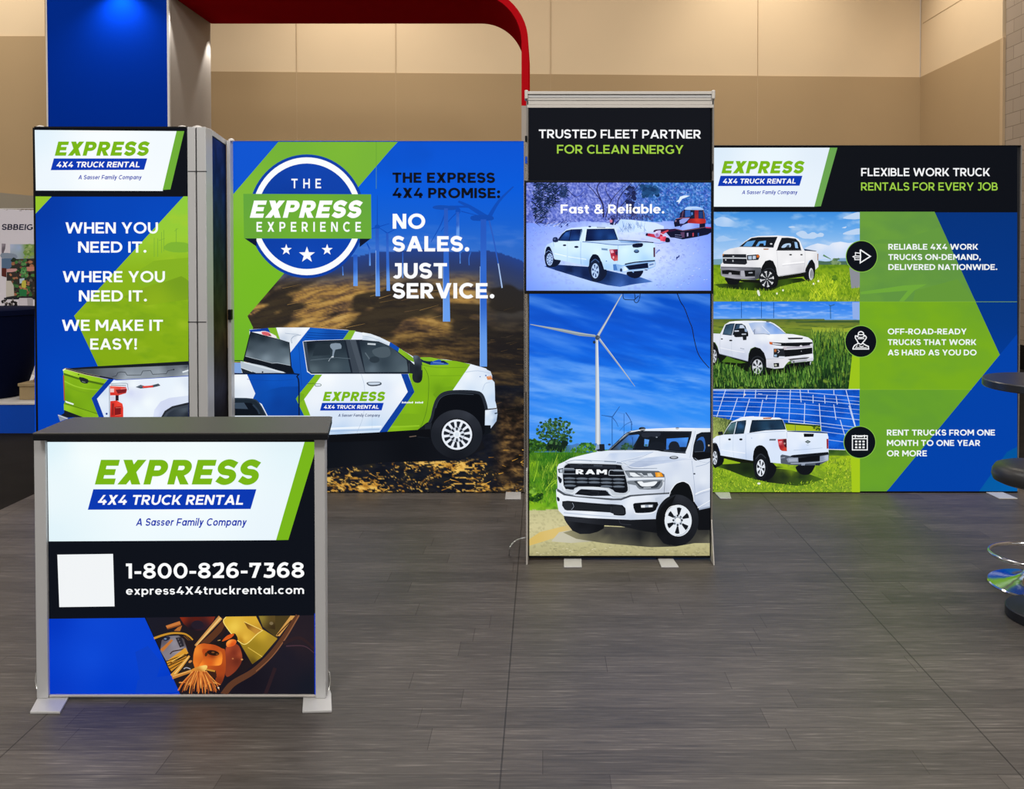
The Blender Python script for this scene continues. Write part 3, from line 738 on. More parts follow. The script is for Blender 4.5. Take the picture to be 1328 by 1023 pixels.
# ---------------------------------------------------------------- left tower with its side return
YW = 5.45
tx0, tz1 = xz(45, 165.5, YW); tx1, _ = xz(244.5, 300, YW)
tower = thing('lightbox_tower', 'tall lit tower at left with white logo header, green hills and truck tailgate', 'display', ((tx0 + tx1) / 2, YW, 0))
sx1 = xz(268.6, 300, YW)[0]
obj('frame_post', MB().box(tx0 - 0.012, tx0, YW - 0.004, YW + 0.1, 0, tz1), M['black'], tower, 0.002)
for a, b in ((244.6, 255), (256.6, 268.6)):
    obj('frame_post', MB().box(xz(a, 300, YW)[0], xz(b, 300, YW)[0], YW - 0.012, YW + 0.1, 0, tz1 + 0.003), M['alu'], tower, 0.004)
obj('post_core', MB().box(xz(254.4, 300, YW)[0], xz(257.2, 300, YW)[0], YW, YW + 0.08, 0, tz1), M['unl'], tower)
for v in (222.5, 417.5):
    p = at_y(244.6, v, YW); q = at_y(268.6, v, YW)
    obj('post_joint', MB().box(p[0], q[0], YW - 0.0128, YW - 0.004, p[2] - .003, p[2] + .003), M['unl'], tower)
obj('frame_rail', MB().box(tx0, tx1, YW - 0.006, YW + 0.1, tz1 - 0.004, tz1 + 0.006), M['black'], tower)
obj('frame_rail', MB().box(tx0, tx1, YW - 0.004, YW + 0.1, 0, 0.02), M['alu'], tower)
obj('back_panel', MB().box(tx0, tx1, YW + 0.012, YW + 0.1, 0.02, tz1 - .004), M['unl'], tower)
for u in (53, 237, 256.5):
    p = at_y(u, 166, YW + .03); obj('corner_cap', MB().lathe([(0.03, -0.005), (0.03, 0.006), (0.012, 0.014)], (p[0], p[1], tz1 + .003), 16), M['trimwhite'], tower)
foot_plate(tower, [(45.5, 661.5), (60, 661.5), (64, 655), (50, 655)], 0.006)
# side return: dark printed panel running back to the wall panel
YE = 5.78
bx0, btop = xz(299, 183, YE); ax0, atop = sx1, xz(268.6, 167, YW)[1]
side = MB().prism([(ax0 - .04, YW + .1, 0), (ax0 - .004, YW + .1, 0), (bx0 - .03, YE, 0), (bx0 - .07, YE, 0)],
                  [(ax0 - .04, YW + .1, atop), (ax0 - .004, YW + .1, atop), (bx0 - .03, YE, btop), (bx0 - .07, YE, btop)])
nn = 40; SV = []; SF = []; SCOL = []
def side_pt(f, z01):
    x = ax0 + (bx0 - .028 - ax0) * f; y = YW + .1 + (YE - YW - .1) * f; zt = (atop + (btop - atop) * f) - 0.035; return (x - 0.002, y, 0.03 + (zt - .03) * z01)
ff, zz = np.meshgrid(np.linspace(0, 1, 12), np.linspace(0, 1, 90)); ff = ff.ravel(); zz = zz.ravel()
vv = 1 - zz
base = ramp(vv, [(0, '152b66'), (.12, '0e2a62'), (.2, '142c52'), (.3, '1c2f38'), (.42, '2a3426'), (.5, '3c4024'), (.56, '3a3220'), (.62, '2a2620'), (.7, '2e3040'), (.78, '1e1c20'), (1, '120f10')])
nz = fbm(ff * 5 + zz * 6, zz * 26, 4, 5); base = base * (0.6 + 0.8 * nz)[:, None]
side_art = MB(); side_art.v = [side_pt(a, b) for a, b in zip(ff, zz)]
side_art.f = [(j * 12 + i, j * 12 + i + 1, (j + 1) * 12 + i + 1, (j + 1) * 12 + i) for j in range(89) for i in range(11)]
sp_ = obj('side_panel', side, M['unl'], tower)
obj('side_print', side_art, M['unlit'], sp_, cols=np.concatenate([lin_np(base), np.ones((len(base), 1))], 1))
obj('side_rail', MB().prism([(ax0 - .02, YW + .1, atop - .03), (ax0 + .004, YW + .1, atop - .03), (bx0 - .024, YE, btop - .03), (bx0 - .05, YE, btop - .03)],
                            [(ax0 - .02, YW + .1, atop + .004), (ax0 + .004, YW + .1, atop + .004), (bx0 - .024, YE, btop + .004), (bx0 - .05, YE, btop + .004)]), M['alu'], tower)
obj('corner_post', MB().box(xz(296.5, 300, YE)[0], xz(301, 300, YE)[0], YE - 0.03, YE + 0.03, 0, btop), M['alu'], tower, 0.003)
p = at_y(298, 408, YE - .05); obj('latch', MB().box(p[0] - .012, p[0] + .014, YE - 0.06, YE - 0.03, p[2] - .035, p[2] + .035), M['black'], tower, 0.004)
p = at_y(300, 182, YE); obj('corner_cap', MB().lathe([(0.02, 0), (0.02, 0.01), (0.008, 0.018)], (p[0], YE, btop), 16), M['trimwhite'], tower)

# ---------------------------------------------------------------- wide wall panel with the round badge
YP = 5.83
promise = thing('wall_display', 'wide lit wall panel with round blue badge, wind turbines and wrapped pickup', 'display', (at_y(490, 640, YP)[0], YP, 0))
frame_bars(promise, 302, 184, 679.4, 638.5, YP, 0.011, 0.09, M['alu_dark'], M['riser'])
foot_plate(promise, [(655, 646.6), (675.6, 646.6), (675.6, 637.6), (656, 637.6)], 0.006)
foot_plate(promise, [(330, 646.6), (350, 646.6), (352, 637.6), (333, 637.6)], 0.006)

# ---------------------------------------------------------------- right wall panel with three truck pictures
right = thing('wall_display', 'wide lit wall panel at right with three truck photographs and round black icons', 'display', (at_y(1040, 640, YP)[0], YP, 0))
frame_bars(right, 760, 189.5, 1319.2, 637.5, YP, 0.007, 0.09, M['alu_dark'], M['black'])
foot_plate(right, [(934, 646), (948.4, 646), (946, 637.4), (926, 637.4)], 0.006)
foot_plate(right, [(1296, 646), (1320, 646), (1300, 637.6), (1278, 637.6)], 0.006)

# ---------------------------------------------------------------- centre kiosk
YK = 4.53
kx0, kz1 = xz(685.5, 140, YK); kx1, kzb = xz(921, 720.5, YK)
kiosk = thing('kiosk_display', 'tall centre kiosk with black header, blue sky and white pickup print', 'display', ((kx0 + kx1) / 2, YK, 0))
pa, pb = xz(682.6, 300, YK)[0], kx0
zkt = xz(685, 119, YK)[1]
obj('frame_post', MB().box(pa, pb, YK - 0.004, YK + 0.06, 0, zkt - .01), M['alu_dark'], kiosk, 0.002)
obj('frame_post', MB().box(kx1, kx1 + (pb - pa), YK - 0.004, YK + 0.06, 0.02, zkt - .01), M['alu_dark'], kiosk, 0.002)
rails = [(118.8, 122.6, 'alu_light', 0.012), (123.2, 126.8, 'alu', 0.004), (127.4, 130.2, 'alu_light', 0.006), (130.8, 135.8, 'alu_light', 0.004), (136.2, 140.0, 'alu_light', 0.008)]
for a, b, m, d in rails:
    za = xz(800, a, YK)[1]; zb_ = xz(800, b, YK)[1]
    obj('header_rail', MB().box(pa + .004, kx1 + (pb - pa) - .004, YK - d, YK + 0.06, zb_, za), M[m], kiosk, 0.001)
obj('header_core', MB().box(pa + .008, kx1 + .004, YK + 0.002, YK + 0.055, kz1, zkt - .004), M['alu'], kiosk)
for a in (kx0 - .0005, kx1 - .0035):
    obj('edge_strip', MB().box(a, a + .004, YK - 0.011, YK - .004, kzb, kz1), M['black'], kiosk)
for u in (682.6, 924.6):
    x = xz(u, 120, YK)[0]; za = xz(u, 117.5, YK)[1]; zb_ = xz(u, 129, YK)[1]
    obj('end_clamp', MB().box(x - .009, x + .009, YK - 0.02, YK + 0.05, zb_, za), M['alu_light'], kiosk, 0.004)
obj('bottom_rail', MB().box(kx0, kx1, YK - 0.004, YK + 0.05, 0.012, kzb), M['black'], kiosk, 0.002)
obj('back_panel', MB().box(kx0, kx1, YK + 0.012, YK + 0.05, kzb, kz1), M['unl'], kiosk)
obj('side_strut', MB().box(xz(682.2, 700, YK - .06)[0], xz(684.4, 700, YK - .06)[0], YK - 0.07, YK - 0.004, 0.0, 0.5), M['alu_light'], kiosk, 0.001)
x = xz(921.6, 700, YK)[0]
obj('side_fin', MB().prism([(x, YK - .08, 0.0), (x + .006, YK - .08, 0), (x + .006, YK, 0), (x, YK, 0)], [(x, YK - .012, .22), (x + .006, YK - .012, .22), (x + .006, YK, .22), (x, YK, .22)]), M['alu_light'], kiosk, 0.001)
foot_plate(kiosk, [(731.2, 734.6), (754.6, 734.6), (754, 722.5), (754, 715), (732, 715), (731.4, 722.5)], 0.007)
foot_plate(kiosk, [(857.6, 734.6), (880.4, 734.6), (872, 722.5), (868, 715), (848, 715), (852.6, 722.5)], 0.007)
for u, v0, v1, c in ((682.3, 176, 184, 'black'), (682.3, 203, 212, 'riser'), (923.6, 212, 221, 'black')):
    p = at_y(u, v1, YK - .012); q = at_y(u, v0, YK - .012)
    obj('frame_clip', MB().box(p[0] - .006, p[0] + .006, YK - 0.012, YK - .002, p[2], q[2]), M[c], kiosk, 0.001)

YV = 4.44
tvx0, tvz1 = xz(680, 234.2, YV); tvx1, tvz0 = xz(925, 380.8, YV)
tv = thing('television', 'flat black screen showing a white pickup in snow, hung on the centre kiosk', 'television', ((tvx0 + tvx1) / 2, YV, tvz0))
sx0, sz1 = xz(682.6, 236.8, YV); sx2, sz0 = xz(922, 376.8, YV)
ym, yb = YV - 0.006, YV + 0.05
obj('casing', MB().box(tvx0 + .003, tvx1 - .003, YV + 0.002, yb, tvz0 + .003, tvz1 - .003), M['black'], tv, 0.006)
for nme, b in (('bezel', (tvx0, tvx1, ym, YV + .004, sz1, tvz1)), ('bezel', (tvx0, tvx1, ym, YV + .004, tvz0, sz0)), ('bezel', (tvx0, sx0, ym, YV + .004, sz0, sz1)), ('bezel', (sx2, tvx1, ym, YV + .004, sz0, sz1))):
    obj(nme, MB().box(*b), M['black'], tv, 0.0015)
obj('wall_mount', MB().box((tvx0 + tvx1) / 2 - .15, (tvx0 + tvx1) / 2 + .15, yb, YK - 0.003, tvz0 + .15, tvz1 - .15), M['black'], tv)

def wire(name, pts, r, m, label, cat='cable', k=6):
    P = [Vector(p) for p in pts]; Q = []
    for i in range(len(P) - 1):
        p0, p1, p2, p3 = P[max(i - 1, 0)], P[i], P[i + 1], P[min(i + 2, len(P) - 1)]
        for j in range(k):
            t_ = j / k; Q.append(0.5 * (2 * p1 + (p2 - p0) * t_ + (2 * p0 - 5 * p1 + 4 * p2 - p3) * t_ ** 2 + (3 * p1 - p0 - 3 * p2 + p3) * t_ ** 3))
    Q.append(P[-1])
    return tag(obj(name, MB().tube(Q, r, 8), M[m], None, 0, tuple(P[0])), label, cat)
yw = YK - 0.022
K_ = lambda x, y: at_y(650 + x / 4.4267, 370 + y / 4.4267, yw)
wire('screen_cable', [K_(1008, 40), K_(1030, 95), K_(1052, 130), K_(1078, 200), K_(1096, 245), K_(1108, 310), K_(1128, 385), K_(1155, 430), K_(1194, 474)], 0.0022, 'wire', 'long thin black cable hanging below the right end of the screen')
wire('screen_cable', [K_(700, 40), K_(700, 66), K_(708, 80), K_(740, 83), K_(766, 82), K_(768, 66), K_(764, 40)], 0.0018, 'wire', 'short squared loop of thin black wire under the middle of the screen')
wire('screen_cable', [K_(798, 40), K_(795, 72), K_(784, 96), K_(770, 98), K_(764, 86), K_(776, 72), K_(790, 60)], 0.0018, 'wire', 'small curled black wire end under the middle of the screen')
G = lambda x, y, Y: at_y(640 + x / 12.79, 680 + y / 12.79, Y)
wire('power_cable', [G(530, 219, 4.49), G(450, 235, 4.49), G(360, 275, 4.50), G(300, 335, 4.48), G(268, 400, 4.47), at_z(640 + 262 / 12.79, 680 + 505 / 12.79, 0.004)], 0.004, 'silverwire', 'silver curved cable bending to the floor beside the kiosk foot')

# ---------------------------------------------------------------- bar table and stool at the right edge
XS, YS, _ = at_z(1341, 760, 0)
stool = thing('bar_stool', 'chrome bar stool with round black leather seat at the right edge', 'stool', (XS, YS, 0))
zs = lambda v: at_y(1328, v, YS)[2]
r = 0.208
obj('base', MB().lathe([(r - .002, 0.0), (r, 0.006), (r - .004, 0.012), (r * .86, 0.016), (r * .62, 0.023), (r * .42, 0.036), (r * .27, 0.058), (r * .17, 0.092), (r * .14, 0.125), (r * .135, 0.14)], (XS, YS, 0), 64), M['chrome'], stool)
obj('gas_column', MB().lathe([(0.028, 0.13), (0.028, 0.3), (0.02, 0.302), (0.02, 0.47), (0.055, 0.475), (0.06, 0.497)], (XS, YS, 0), 32), M['chrome'], stool)
zr2 = zs(719); rr = 0.185
ring = [(XS - .02 + rr * math.cos(2 * math.pi * i / 48), YS + 0.9 * rr * math.sin(2 * math.pi * i / 48), zr2) for i in range(48)]
obj('footrest', MB().tube(ring, 0.009, 12, True), M['chrome'], stool)
obj('footrest_arm', MB().tube([(XS + rr - .02, YS, zr2), (XS + .02, YS, zr2 + .01)], 0.009), M['chrome'], stool)
zt0, zt1 = zs(627), zs(600)
obj('seat', MB().lathe([(0.16, zt0), (0.186, zt0 + .012), (0.194, zt0 + .035), (0.19, zt0 + .06), (0.176, zt0 + .082), (0.14, zt0 + .094), (0.06, zt0 + .098), (0.001, zt0 + .098)], (XS, YS, 0), 56), M['leather'], stool)

XB, YB_, _ = at_z(1357, 791, 0.04)
table = thing('bar_table', 'tall round dark bar table with disc foot at the right edge', 'table', (XB, YB_, 0))
zt = at_y(1328, 493, YB_)[2]
rt = 0.268
obj('tabletop', MB().lathe([(rt - .004, zt - 0.036), (rt, zt - 0.032), (rt, zt - .004), (rt - .004, zt)], (XB, YB_, 0), 72), M['table'], table)
obj('column', MB().lathe([(0.035, 0.03), (0.035, zt - 0.05), (0.1, zt - 0.048), (0.1, zt - 0.036)], (XB, YB_, 0), 32), M['table_foot'], table)
obj('base', MB().lathe([(0.161, 0.0), (0.165, 0.004), (0.165, 0.042), (0.16, 0.047), (0.06, 0.052), (0.035, 0.06)], (XB, YB_, 0), 64), M['table_foot'], table)
# ================================================================ artwork: counter
A = Art(YC, (61.4, 572, 409.8, 900), M['lit'])
A.f([(60, 570), (411, 570), (411, 901), (60, 901)], '0c1019')
A.V(20, 530, 3.0884)
A.g([(128, 133), (1158, 133), (1044, 526), (134, 531)], [(130, 140, 'dff4fc'), (128, 330, 'ecf9fd'), (300, 180, 'f6ffff'), (640, 330, 'fbffff'), (700, 150, 'f4feff'), (1140, 140, 'e4f5fb'), (140, 520, 'e2f4fb'), (640, 515, 'eefaff'), (1030, 515, 'eaf6fd')])
A.f([(1158, 133), (1204, 133), (1204, 160), (1093, 525), (1044, 526)], '79b61a')
A.to('logo').logo(123.0, 628.2, 0.3238)
A.to('lettering').V(20, 690, 3.0884)
A.text('1-800-826-7368', 443, 185.5, 1157, 181.5, 60, 'fdfeff', 0.2)
A.text('express4X4truckrental.com', 443, 250.5, 1156, 247, 31.5, 'fdfeff', 0.185)
A.to('printed_graphic')
A.f([(168, 90), (391, 87), (397, 297), (176, 300)], 'f2f5f7')
A.g([(128, 347), (518, 343), (660, 650), (128, 650)], [(140, 350, '0036c0'), (340, 360, '0a46d2'), (300, 500, '0a48d6'), (500, 500, '0642d0'), (140, 640, '0038c4'), (400, 640, '003ccc'), (620, 640, '0038c2')])
for P in ([(480, 480), (530, 455), (585, 520), (560, 600), (500, 590)], [(490, 592), (640, 570), (655, 640), (480, 646)], [(500, 490), (540, 470), (530, 560)]):
    A.f(P, '0a40c4')
A.V(180, 795, 5.651).to('tool_picture')
A.g([(50, 32), (1294, 15), (1294, 598), (306, 598)], [(60, 40, '1a1a26'), (400, 300, '231a1c'), (800, 500, '17141e'), (1100, 300, '1c1a26'), (1280, 560, '141824'), (1150, 220, '2a2026')])
A.g([(300, 30), (560, 25), (545, 60), (490, 120), (430, 130), (380, 120), (330, 80)], [(310, 35, '8a2a14'), (420, 40, '5a1c14'), (550, 30, '7a2a1c'), (470, 100, '2a1c28'), (390, 110, '1c1620')])
A.e(430, 85, 45, 32, '241c28')
A.f([(198, 92), (300, 58), (309, 82), (210, 116)], 'c8783a'); A.f([(205, 110), (309, 80), (309, 90), (212, 118)], '8a4a20')
A.f([(285, 105), (318, 90), (302, 131), (258, 129)], 'b06a30')
A.st([(112, 184), (180, 160), (250, 146), (330, 150), (372, 172), (396, 196)], [16, 10], 'c8902c', 5)
A.st([(330, 165), (365, 200)], 3, '8a5a20'); A.st([(345, 165), (378, 200)], 3, '8a5a20')
A.g([(158, 275), (168, 200), (205, 168), (292, 163), (332, 192), (362, 292), (300, 325), (200, 348)], [(180, 200, '5a5460'), (260, 220, '8f8a94'), (300, 280, '9a929a'), (210, 320, '857c84'), (340, 200, '4a4448')])
A.e(205, 186, 26, 15, '22263a', -20); A.e(195, 188, 10, 6, '7088a8')
A.f([(270, 180), (312, 175), (334, 240), (302, 252)], '2a2830')
for i in range(3): A.e(290 + i * 9, 190 + i * 20, 5, 7, '5a565c')
A.f([(158, 265), (240, 190), (252, 200), (176, 283)], 'c07434')
A.st([(230, 300), (250, 280), (300, 270), (330, 262)], 8, '3a2a20', 4)
A.f([(203, 352), (342, 252), (364, 292), (214, 382)], 'd89830'); A.f([(212, 386), (352, 310), (340, 345), (240, 425)], 'c8872a')
for P in ([(205, 352), (345, 300)], [(210, 370), (362, 300)], [(215, 388), (350, 325)], [(225, 410), (340, 345)]): A.st(P, 6, '2a1a10')
A.st([(240, 355), (330, 300)], 5, 'f0c060'); A.e(238, 362, 8, 8, '7a4a18')
A.f([(300, 420), (385, 330), (415, 300), (415, 400), (330, 440)], '2c2420'); A.e(378, 354, 14, 8, 'c88a50', -30)
A.st([(470, 232), (560, 150), (640, 60)], 46, '5a3420', 4); A.st([(600, 170), (640, 90)], 20, '2a1a1a')
A.st([(415, 238), (600, 30)], [16, 36], 'c89050'); A.st([(425, 232), (600, 34)], [5, 14], 'edc478')
A.st([(245, 462), (300, 400), (345, 345), (372, 312)], [34, 14], 'd89a40', 4); A.st([(262, 446), (365, 320)], [8, 5], 'f4c878')
A.st([(330, 408), (350, 398), (380, 408)], 6, 'b0b0b8', 3)
A.f([(880, 20), (1112, 18), (1012, 182), (910, 100)], '4a3c1e'); A.g([(880, 20), (1000, 18), (1000, 120), (910, 100)], [(890, 30, '8a7830'), (990, 30, '5a4824'), (990, 110, '3a2c18')]); A.e(972, 74, 14, 12, '7a6a4a')
A.g([(740, 215), (790, 222), (910, 118), (1017, 186), (902, 322), (832, 374)], [(900, 150, 'c8a430'), (990, 190, 'a8882a'), (850, 250, '9a7e20'), (890, 320, 'a08424'), (840, 360, '6a5418')])
A.g([(640, 25), (860, 22), (912, 125), (870, 150), (790, 226), (742, 210), (690, 160), (618, 65)], [(650, 40, 'dcb238'), (700, 100, 'eec84c'), (850, 40, 'd8aa34'), (780, 180, 'e6b842'), (880, 120, 'c0902c'), (750, 200, 'b88420')])
A.st([(640, 28), (622, 66), (690, 162), (742, 212), (790, 224), (868, 152), (910, 124)], 6, 'f8dc78', 4)
A.g([(770, 60), (880, 112), (905, 125), (858, 152), (800, 112)], [(780, 70, '7a5018'), (860, 140, 'c08a34')]); A.st([(772, 62), (880, 112), (906, 126)], 5, 'f4d470')
A.st([(800, 250), (905, 318)], 5, 'e0bc50')
A.f([(1112, 18), (1146, 18), (1032, 168), (1005, 164)], 'd09a50'); A.st([(1120, 50), (1015, 160)], 8, '4a2c18')
A.st([(1165, 15), (1060, 180), (960, 312), (840, 425), (690, 515), (620, 600)], [30, 50], '5c3826', 5); A.st([(1175, 15), (1075, 185), (975, 320), (860, 425)], [10, 6], '8a5a3c', 5)
A.st([(1000, 400), (930, 590)], 26, '2c1e24'); A.st([(1060, 220), (1180, 180), (1285, 260)], [30, 16], '2e2024', 5); A.st([(1080, 240), (1210, 240), (1285, 290)], [10, 5], '46303a', 5)
A.g([(735, 235), (835, 375), (780, 430), (690, 480), (640, 460), (740, 360)], [(760, 300, '16121a'), (800, 380, '20181c')])
A.g([(640, 250), (722, 228), (757, 300), (748, 370), (692, 440), (636, 452)], [(650, 260, 'a8482a'), (700, 290, '7c3020'), (745, 300, 'a44a2c'), (670, 420, '8a3a22'), (720, 350, '6a2a1c')], sm=4)
A.g([(412, 258), (480, 220), (600, 243), (632, 270), (637, 420), (602, 522), (560, 512), (562, 420), (412, 402)], [(420, 270, 'f08a30'), (415, 380, 'e87a26'), (500, 230, 'c85a20'), (560, 240, 'b44a1c'), (620, 300, 'b8501c'), (600, 420, 'a8441c'), (590, 500, '7a3018'), (480, 390, 'c0561c')], sm=3)
A.g([(468, 262), (540, 268), (606, 282), (612, 352), (590, 382), (510, 384), (440, 394), (474, 330)], [(480, 270, 'b4481a'), (540, 300, '8a3414'), (600, 350, 'ff9430'), (590, 378, 'ff9a38'), (520, 360, 'd8601e'), (450, 388, 'ff8a28')], sm=3)
A.e(545, 290, 46, 19, '2a1812', 10); A.e(495, 300, 10, 16, '4a2814', 20); A.e(545, 286, 12, 6, '7a4a24'); A.e(575, 300, 10, 6, '6a4020')
A.f([(535, 218), (610, 190), (690, 148), (716, 160), (722, 205), (640, 222), (628, 262), (560, 232), (480, 220)], '1e1818', 3)
A.f([(610, 205), (650, 162), (700, 150), (680, 178), (645, 195)], 'd85a1c', 3); A.g([(642, 220), (660, 198), (690, 190), (715, 200), (712, 222), (690, 240), (650, 246)], [(660, 205, 'ff9a40'), (690, 230, 'd8541c')], sm=4)
A.st([(580, 200), (600, 195)], 5, 'c8a060'); A.e(757, 338, 8, 7, 'c88a50'); A.e(690, 332, 7, 6, 'b86a40')
A.f([(500, 412), (566, 420), (572, 470), (520, 480)], '3a2018'); A.st([(480, 408), (560, 424)], 12, 'c88c34')
A.st([(246, 470), (400, 418)], [26, 20], 'c07c34'); A.st([(250, 462), (396, 414)], 7, 'e8b060')
A.g([(385, 415), (430, 392), (492, 379), (503, 398), (470, 432), (400, 442)], [(400, 420, 'd88c34'), (480, 385, 'f8d070'), (440, 435, 'b86a24')], sm=3)
rd = random.Random(8)
for i in range(70):
    f = rd.random(); x0 = 400 + 95 * f + rd.uniform(-10, 10); x1 = 300 + 290 * f + rd.uniform(-22, 22); y1 = 592 - 60 * abs(f - .5) ** 1.3 + rd.uniform(-70, 6)
    A.st([(x0, 425 + rd.uniform(-6, 8)), ((x0 + x1) / 2 + (x1 - x0) * .16, 500), (x1, y1)], [8, rd.uniform(3, 6)], rd.choice(['c8662a', 'e08a3c', 'f0a450', '9a4a1e', 'd87a34', 'b05a26']), 3)
A.st([(582, 540), (590, 548)], 9, 'f0e0c8')
A.f([(1288, 0), (1310, 0), (1308, 600), (1290, 600)], '0838c0')
A.build(counter)

# ================================================================ artwork: left tower
A = Art(YW, (45, 166, 244.4, 657), M['lit'])
A.g([(40, 254), (250, 254), (250, 660), (40, 660)], [(50, 260, '0038a4'), (150, 270, '0044b8'), (60, 400, '0040b4'), (90, 500, '0046be'), (60, 540, '0040b4'), (200, 300, '0048be'), (60, 650, '003cae')])
A.f([(40, 160), (250, 160), (250, 255), (40, 255)], '0b0f18')
A.g([(45, 168.5), (229, 170), (211, 247.6), (46.5, 247)], [(46, 172, 'e4f3fd'), (60, 245, 'eef7fe'), (140, 180, 'f8fdff'), (130, 225, 'fafeff'), (215, 180, 'f3faff')])
A.f([(229, 170), (239, 170), (221, 245.6), (211, 246.2)], '6fae36')
A.f([(45, 254.6), (67, 254.8), (45.3, 278)], '97c62c')
gp = [(238, 254.6), (246, 254.6), (247, 470), (127, 475), (96, 409.5)]
A.g(gp, lambda x, y: mixc(mixc(ramp((y - 254) / 220, [(0, '8ecb3c'), (.25, '9acb34'), (.45, '8ab41c'), (1, '84aa14')]), np.tile(S('6c9a1a'), (len(x), 1)), (fbm(x / 26 + y / 60, y / 9 - x / 30, 4, 3) - .5) * 1.5 * np.clip((y - 330) / 40, 0, 1)), np.tile(S('b0cc30'), (len(x), 1)), (fbm(x / 30, y / 12, 3, 9) - .62) * 1.5), 2.2)
A.f([(212, 322), (222, 314), (246, 316), (246, 326), (225, 327)], '7fb432', 3); A.f([(178, 352), (200, 338), (246, 334), (246, 360), (180, 372)], '86b222')
A.g([(160, 385), (190, 372), (215, 365), (235, 358), (246, 364), (246, 388), (190, 396)], [(170, 385, '7fa41c'), (235, 362, '769e1e'), (200, 392, '8cb01c')])
for x, y0, y1 in ((200, 308, 333), (204.5, 309, 333), (209.5, 301, 328), (212.5, 298, 326), (228.5, 296, 315)): A.st([(x, y0), (x, y1)], .7, '78ac38')
A.st([(206, 312), (214, 309)], .6, '78ac38'); A.st([(226, 300), (231, 296)], .5, '78ac38')
A.to('logo').logo(71.0, 201.9, 0.1855)
A.to('lettering')
for t_, a, b, y in (('WHEN YOU', 85, 204.9, 302.6), ('NEED IT.', 101.4, 190, 327.5), ('WHERE YOU', 81.5, 213.9, 365.9), ('NEED IT.', 102.4, 190.6, 390.8), ('WE MAKE IT', 80.4, 211.4, 428.9), ('EASY!', 117.1, 177.7, 453.2)):
    A.text(t_, a, y, b, y, 14.3, 'fbfdff', 0.2)
A.to('truck_picture').V(70, 465, 7.378)
A.f([(90, 96), (270, 82), (430, 72), (1290, 24), (1300, 24), (1300, 75), (1100, 90), (200, 120)], '151a22')
A.g([(130, 104), (300, 98), (600, 88), (1000, 72), (1296, 58), (1296, 162), (900, 188), (600, 202), (560, 190), (320, 145)], [(150, 105, '2c3138'), (350, 120, '4a5058'), (560, 170, '5c626c'), (600, 100, '6a727c'), (800, 100, '7c8690'), (800, 175, '98a2ac'), (1000, 140, '9aa4ae'), (1100, 75, '5a626c'), (1280, 80, '39404a'), (1280, 140, 'c4ced8'), (700, 190, 'aab4be')])
A.st([(560, 172), (596, 165), (612, 134), (640, 127), (682, 130), (700, 158), (832, 156), (850, 118), (925, 114), (945, 150), (1075, 145), (1090, 116), (1146, 104)], 5, '2a3038')
A.e(1146, 104, 8, 6, '20262e'); A.st([(1230, 130), (1290, 112)], 14, 'e4ecf2')
A.g([(88, 108), (110, 98), (300, 150), (515, 203), (362, 380), (432, 560), (280, 560), (100, 492), (96, 430), (104, 410), (92, 150)], [(110, 200, '86b61a'), (300, 250, '88b81c'), (460, 220, '7cae18'), (200, 330, '7fae18'), (350, 330, '78a818'), (120, 380, '6c9c14'), (350, 470, '7cae18'), (200, 450, '74a416')])
A.g([(84, 108), (112, 96), (300, 148), (515, 203), (482, 238), (250, 188), (94, 134)], [(100, 110, 'b0dc40'), (300, 170, '98ca24'), (490, 215, '8cbc20')])
A.f([(94, 138), (250, 186), (300, 200), (484, 238), (470, 256), (280, 215), (96, 156)], '4c6e16')
A.st([(100, 215), (200, 262), (320, 290), (425, 296)], [14, 6], '9cca30', 5)
A.st([(120, 262), (240, 310), (380, 340)], [20, 14], '7aa81a', 4)
A.f([(243, 174), (326, 198), (321, 238), (267, 230), (249, 206)], '20282c', 2); A.st([(268, 218), (302, 226)], 5, '8a9a8a'); A.e(236, 152, 7, 6, '2c3a1c')
A.st([(100, 94), (300, 146), (565, 193)], 13, '1c1c26'); A.st([(105, 100), (300, 153), (520, 198)], 4, 'd8c8a8'); A.st([(110, 90), (300, 139), (440, 168)], 3, '9a9080'); A.st([(86, 112), (112, 96)], 12, 'f0f0d0')
A.f([(88, 160), (99, 160), (106, 402), (96, 402)], 'a8582a')
A.f([(108, 402), (190, 430), (187, 443), (114, 420)], 'e8f2f0')
A.g([(94, 434), (430, 538), (430, 562), (280, 562), (96, 492)], [(110, 450, '98c828'), (300, 510, '86b61c'), (250, 545, '7cac18'), (420, 550, '8aba1c')]); A.st([(108, 428), (425, 530)], 5, '4c6e16')
A.f([(100, 492), (280, 560), (180, 560), (140, 565), (60, 545), (98, 520)], '161c26'); A.f([(36, 534), (62, 540), (140, 568), (60, 600)], '8a92a2'); A.st([(40, 540), (130, 575)], 6, 'd8dce4')
A.f([(515, 202), (572, 203), (412, 383), (480, 560), (430, 560), (360, 380)], '0a3aa6')
A.g([(572, 203), (600, 208), (900, 192), (1296, 168), (1298, 560), (480, 560), (412, 383)], [(600, 220, 'eef8ff'), (460, 400, 'e4eefa'), (500, 530, 'dce8f8'), (760, 250, 'f4fbff'), (740, 330, 'd2d8f4'), (800, 345, 'dde4f8'), (700, 420, 'e8f0fc'), (800, 500, 'eef8ff'), (900, 420, 'f4fcff'), (1100, 240, 'eaf4fe'), (1280, 230, 'dce6f4'), (1200, 300, 'f0f8ff'), (470, 320, 'd4e2f4'), (680, 220, 'dfe8f0')], 26)
A.g([(950, 560), (962, 490), (1020, 412), (1100, 376), (1298, 352), (1298, 424), (1150, 452), (1060, 512), (1035, 560)], [(970, 520, 'dce4fa'), (1060, 430, 'd2daf2'), (1280, 380, 'd8e2f4'), (1040, 550, 'c8d2ee')])
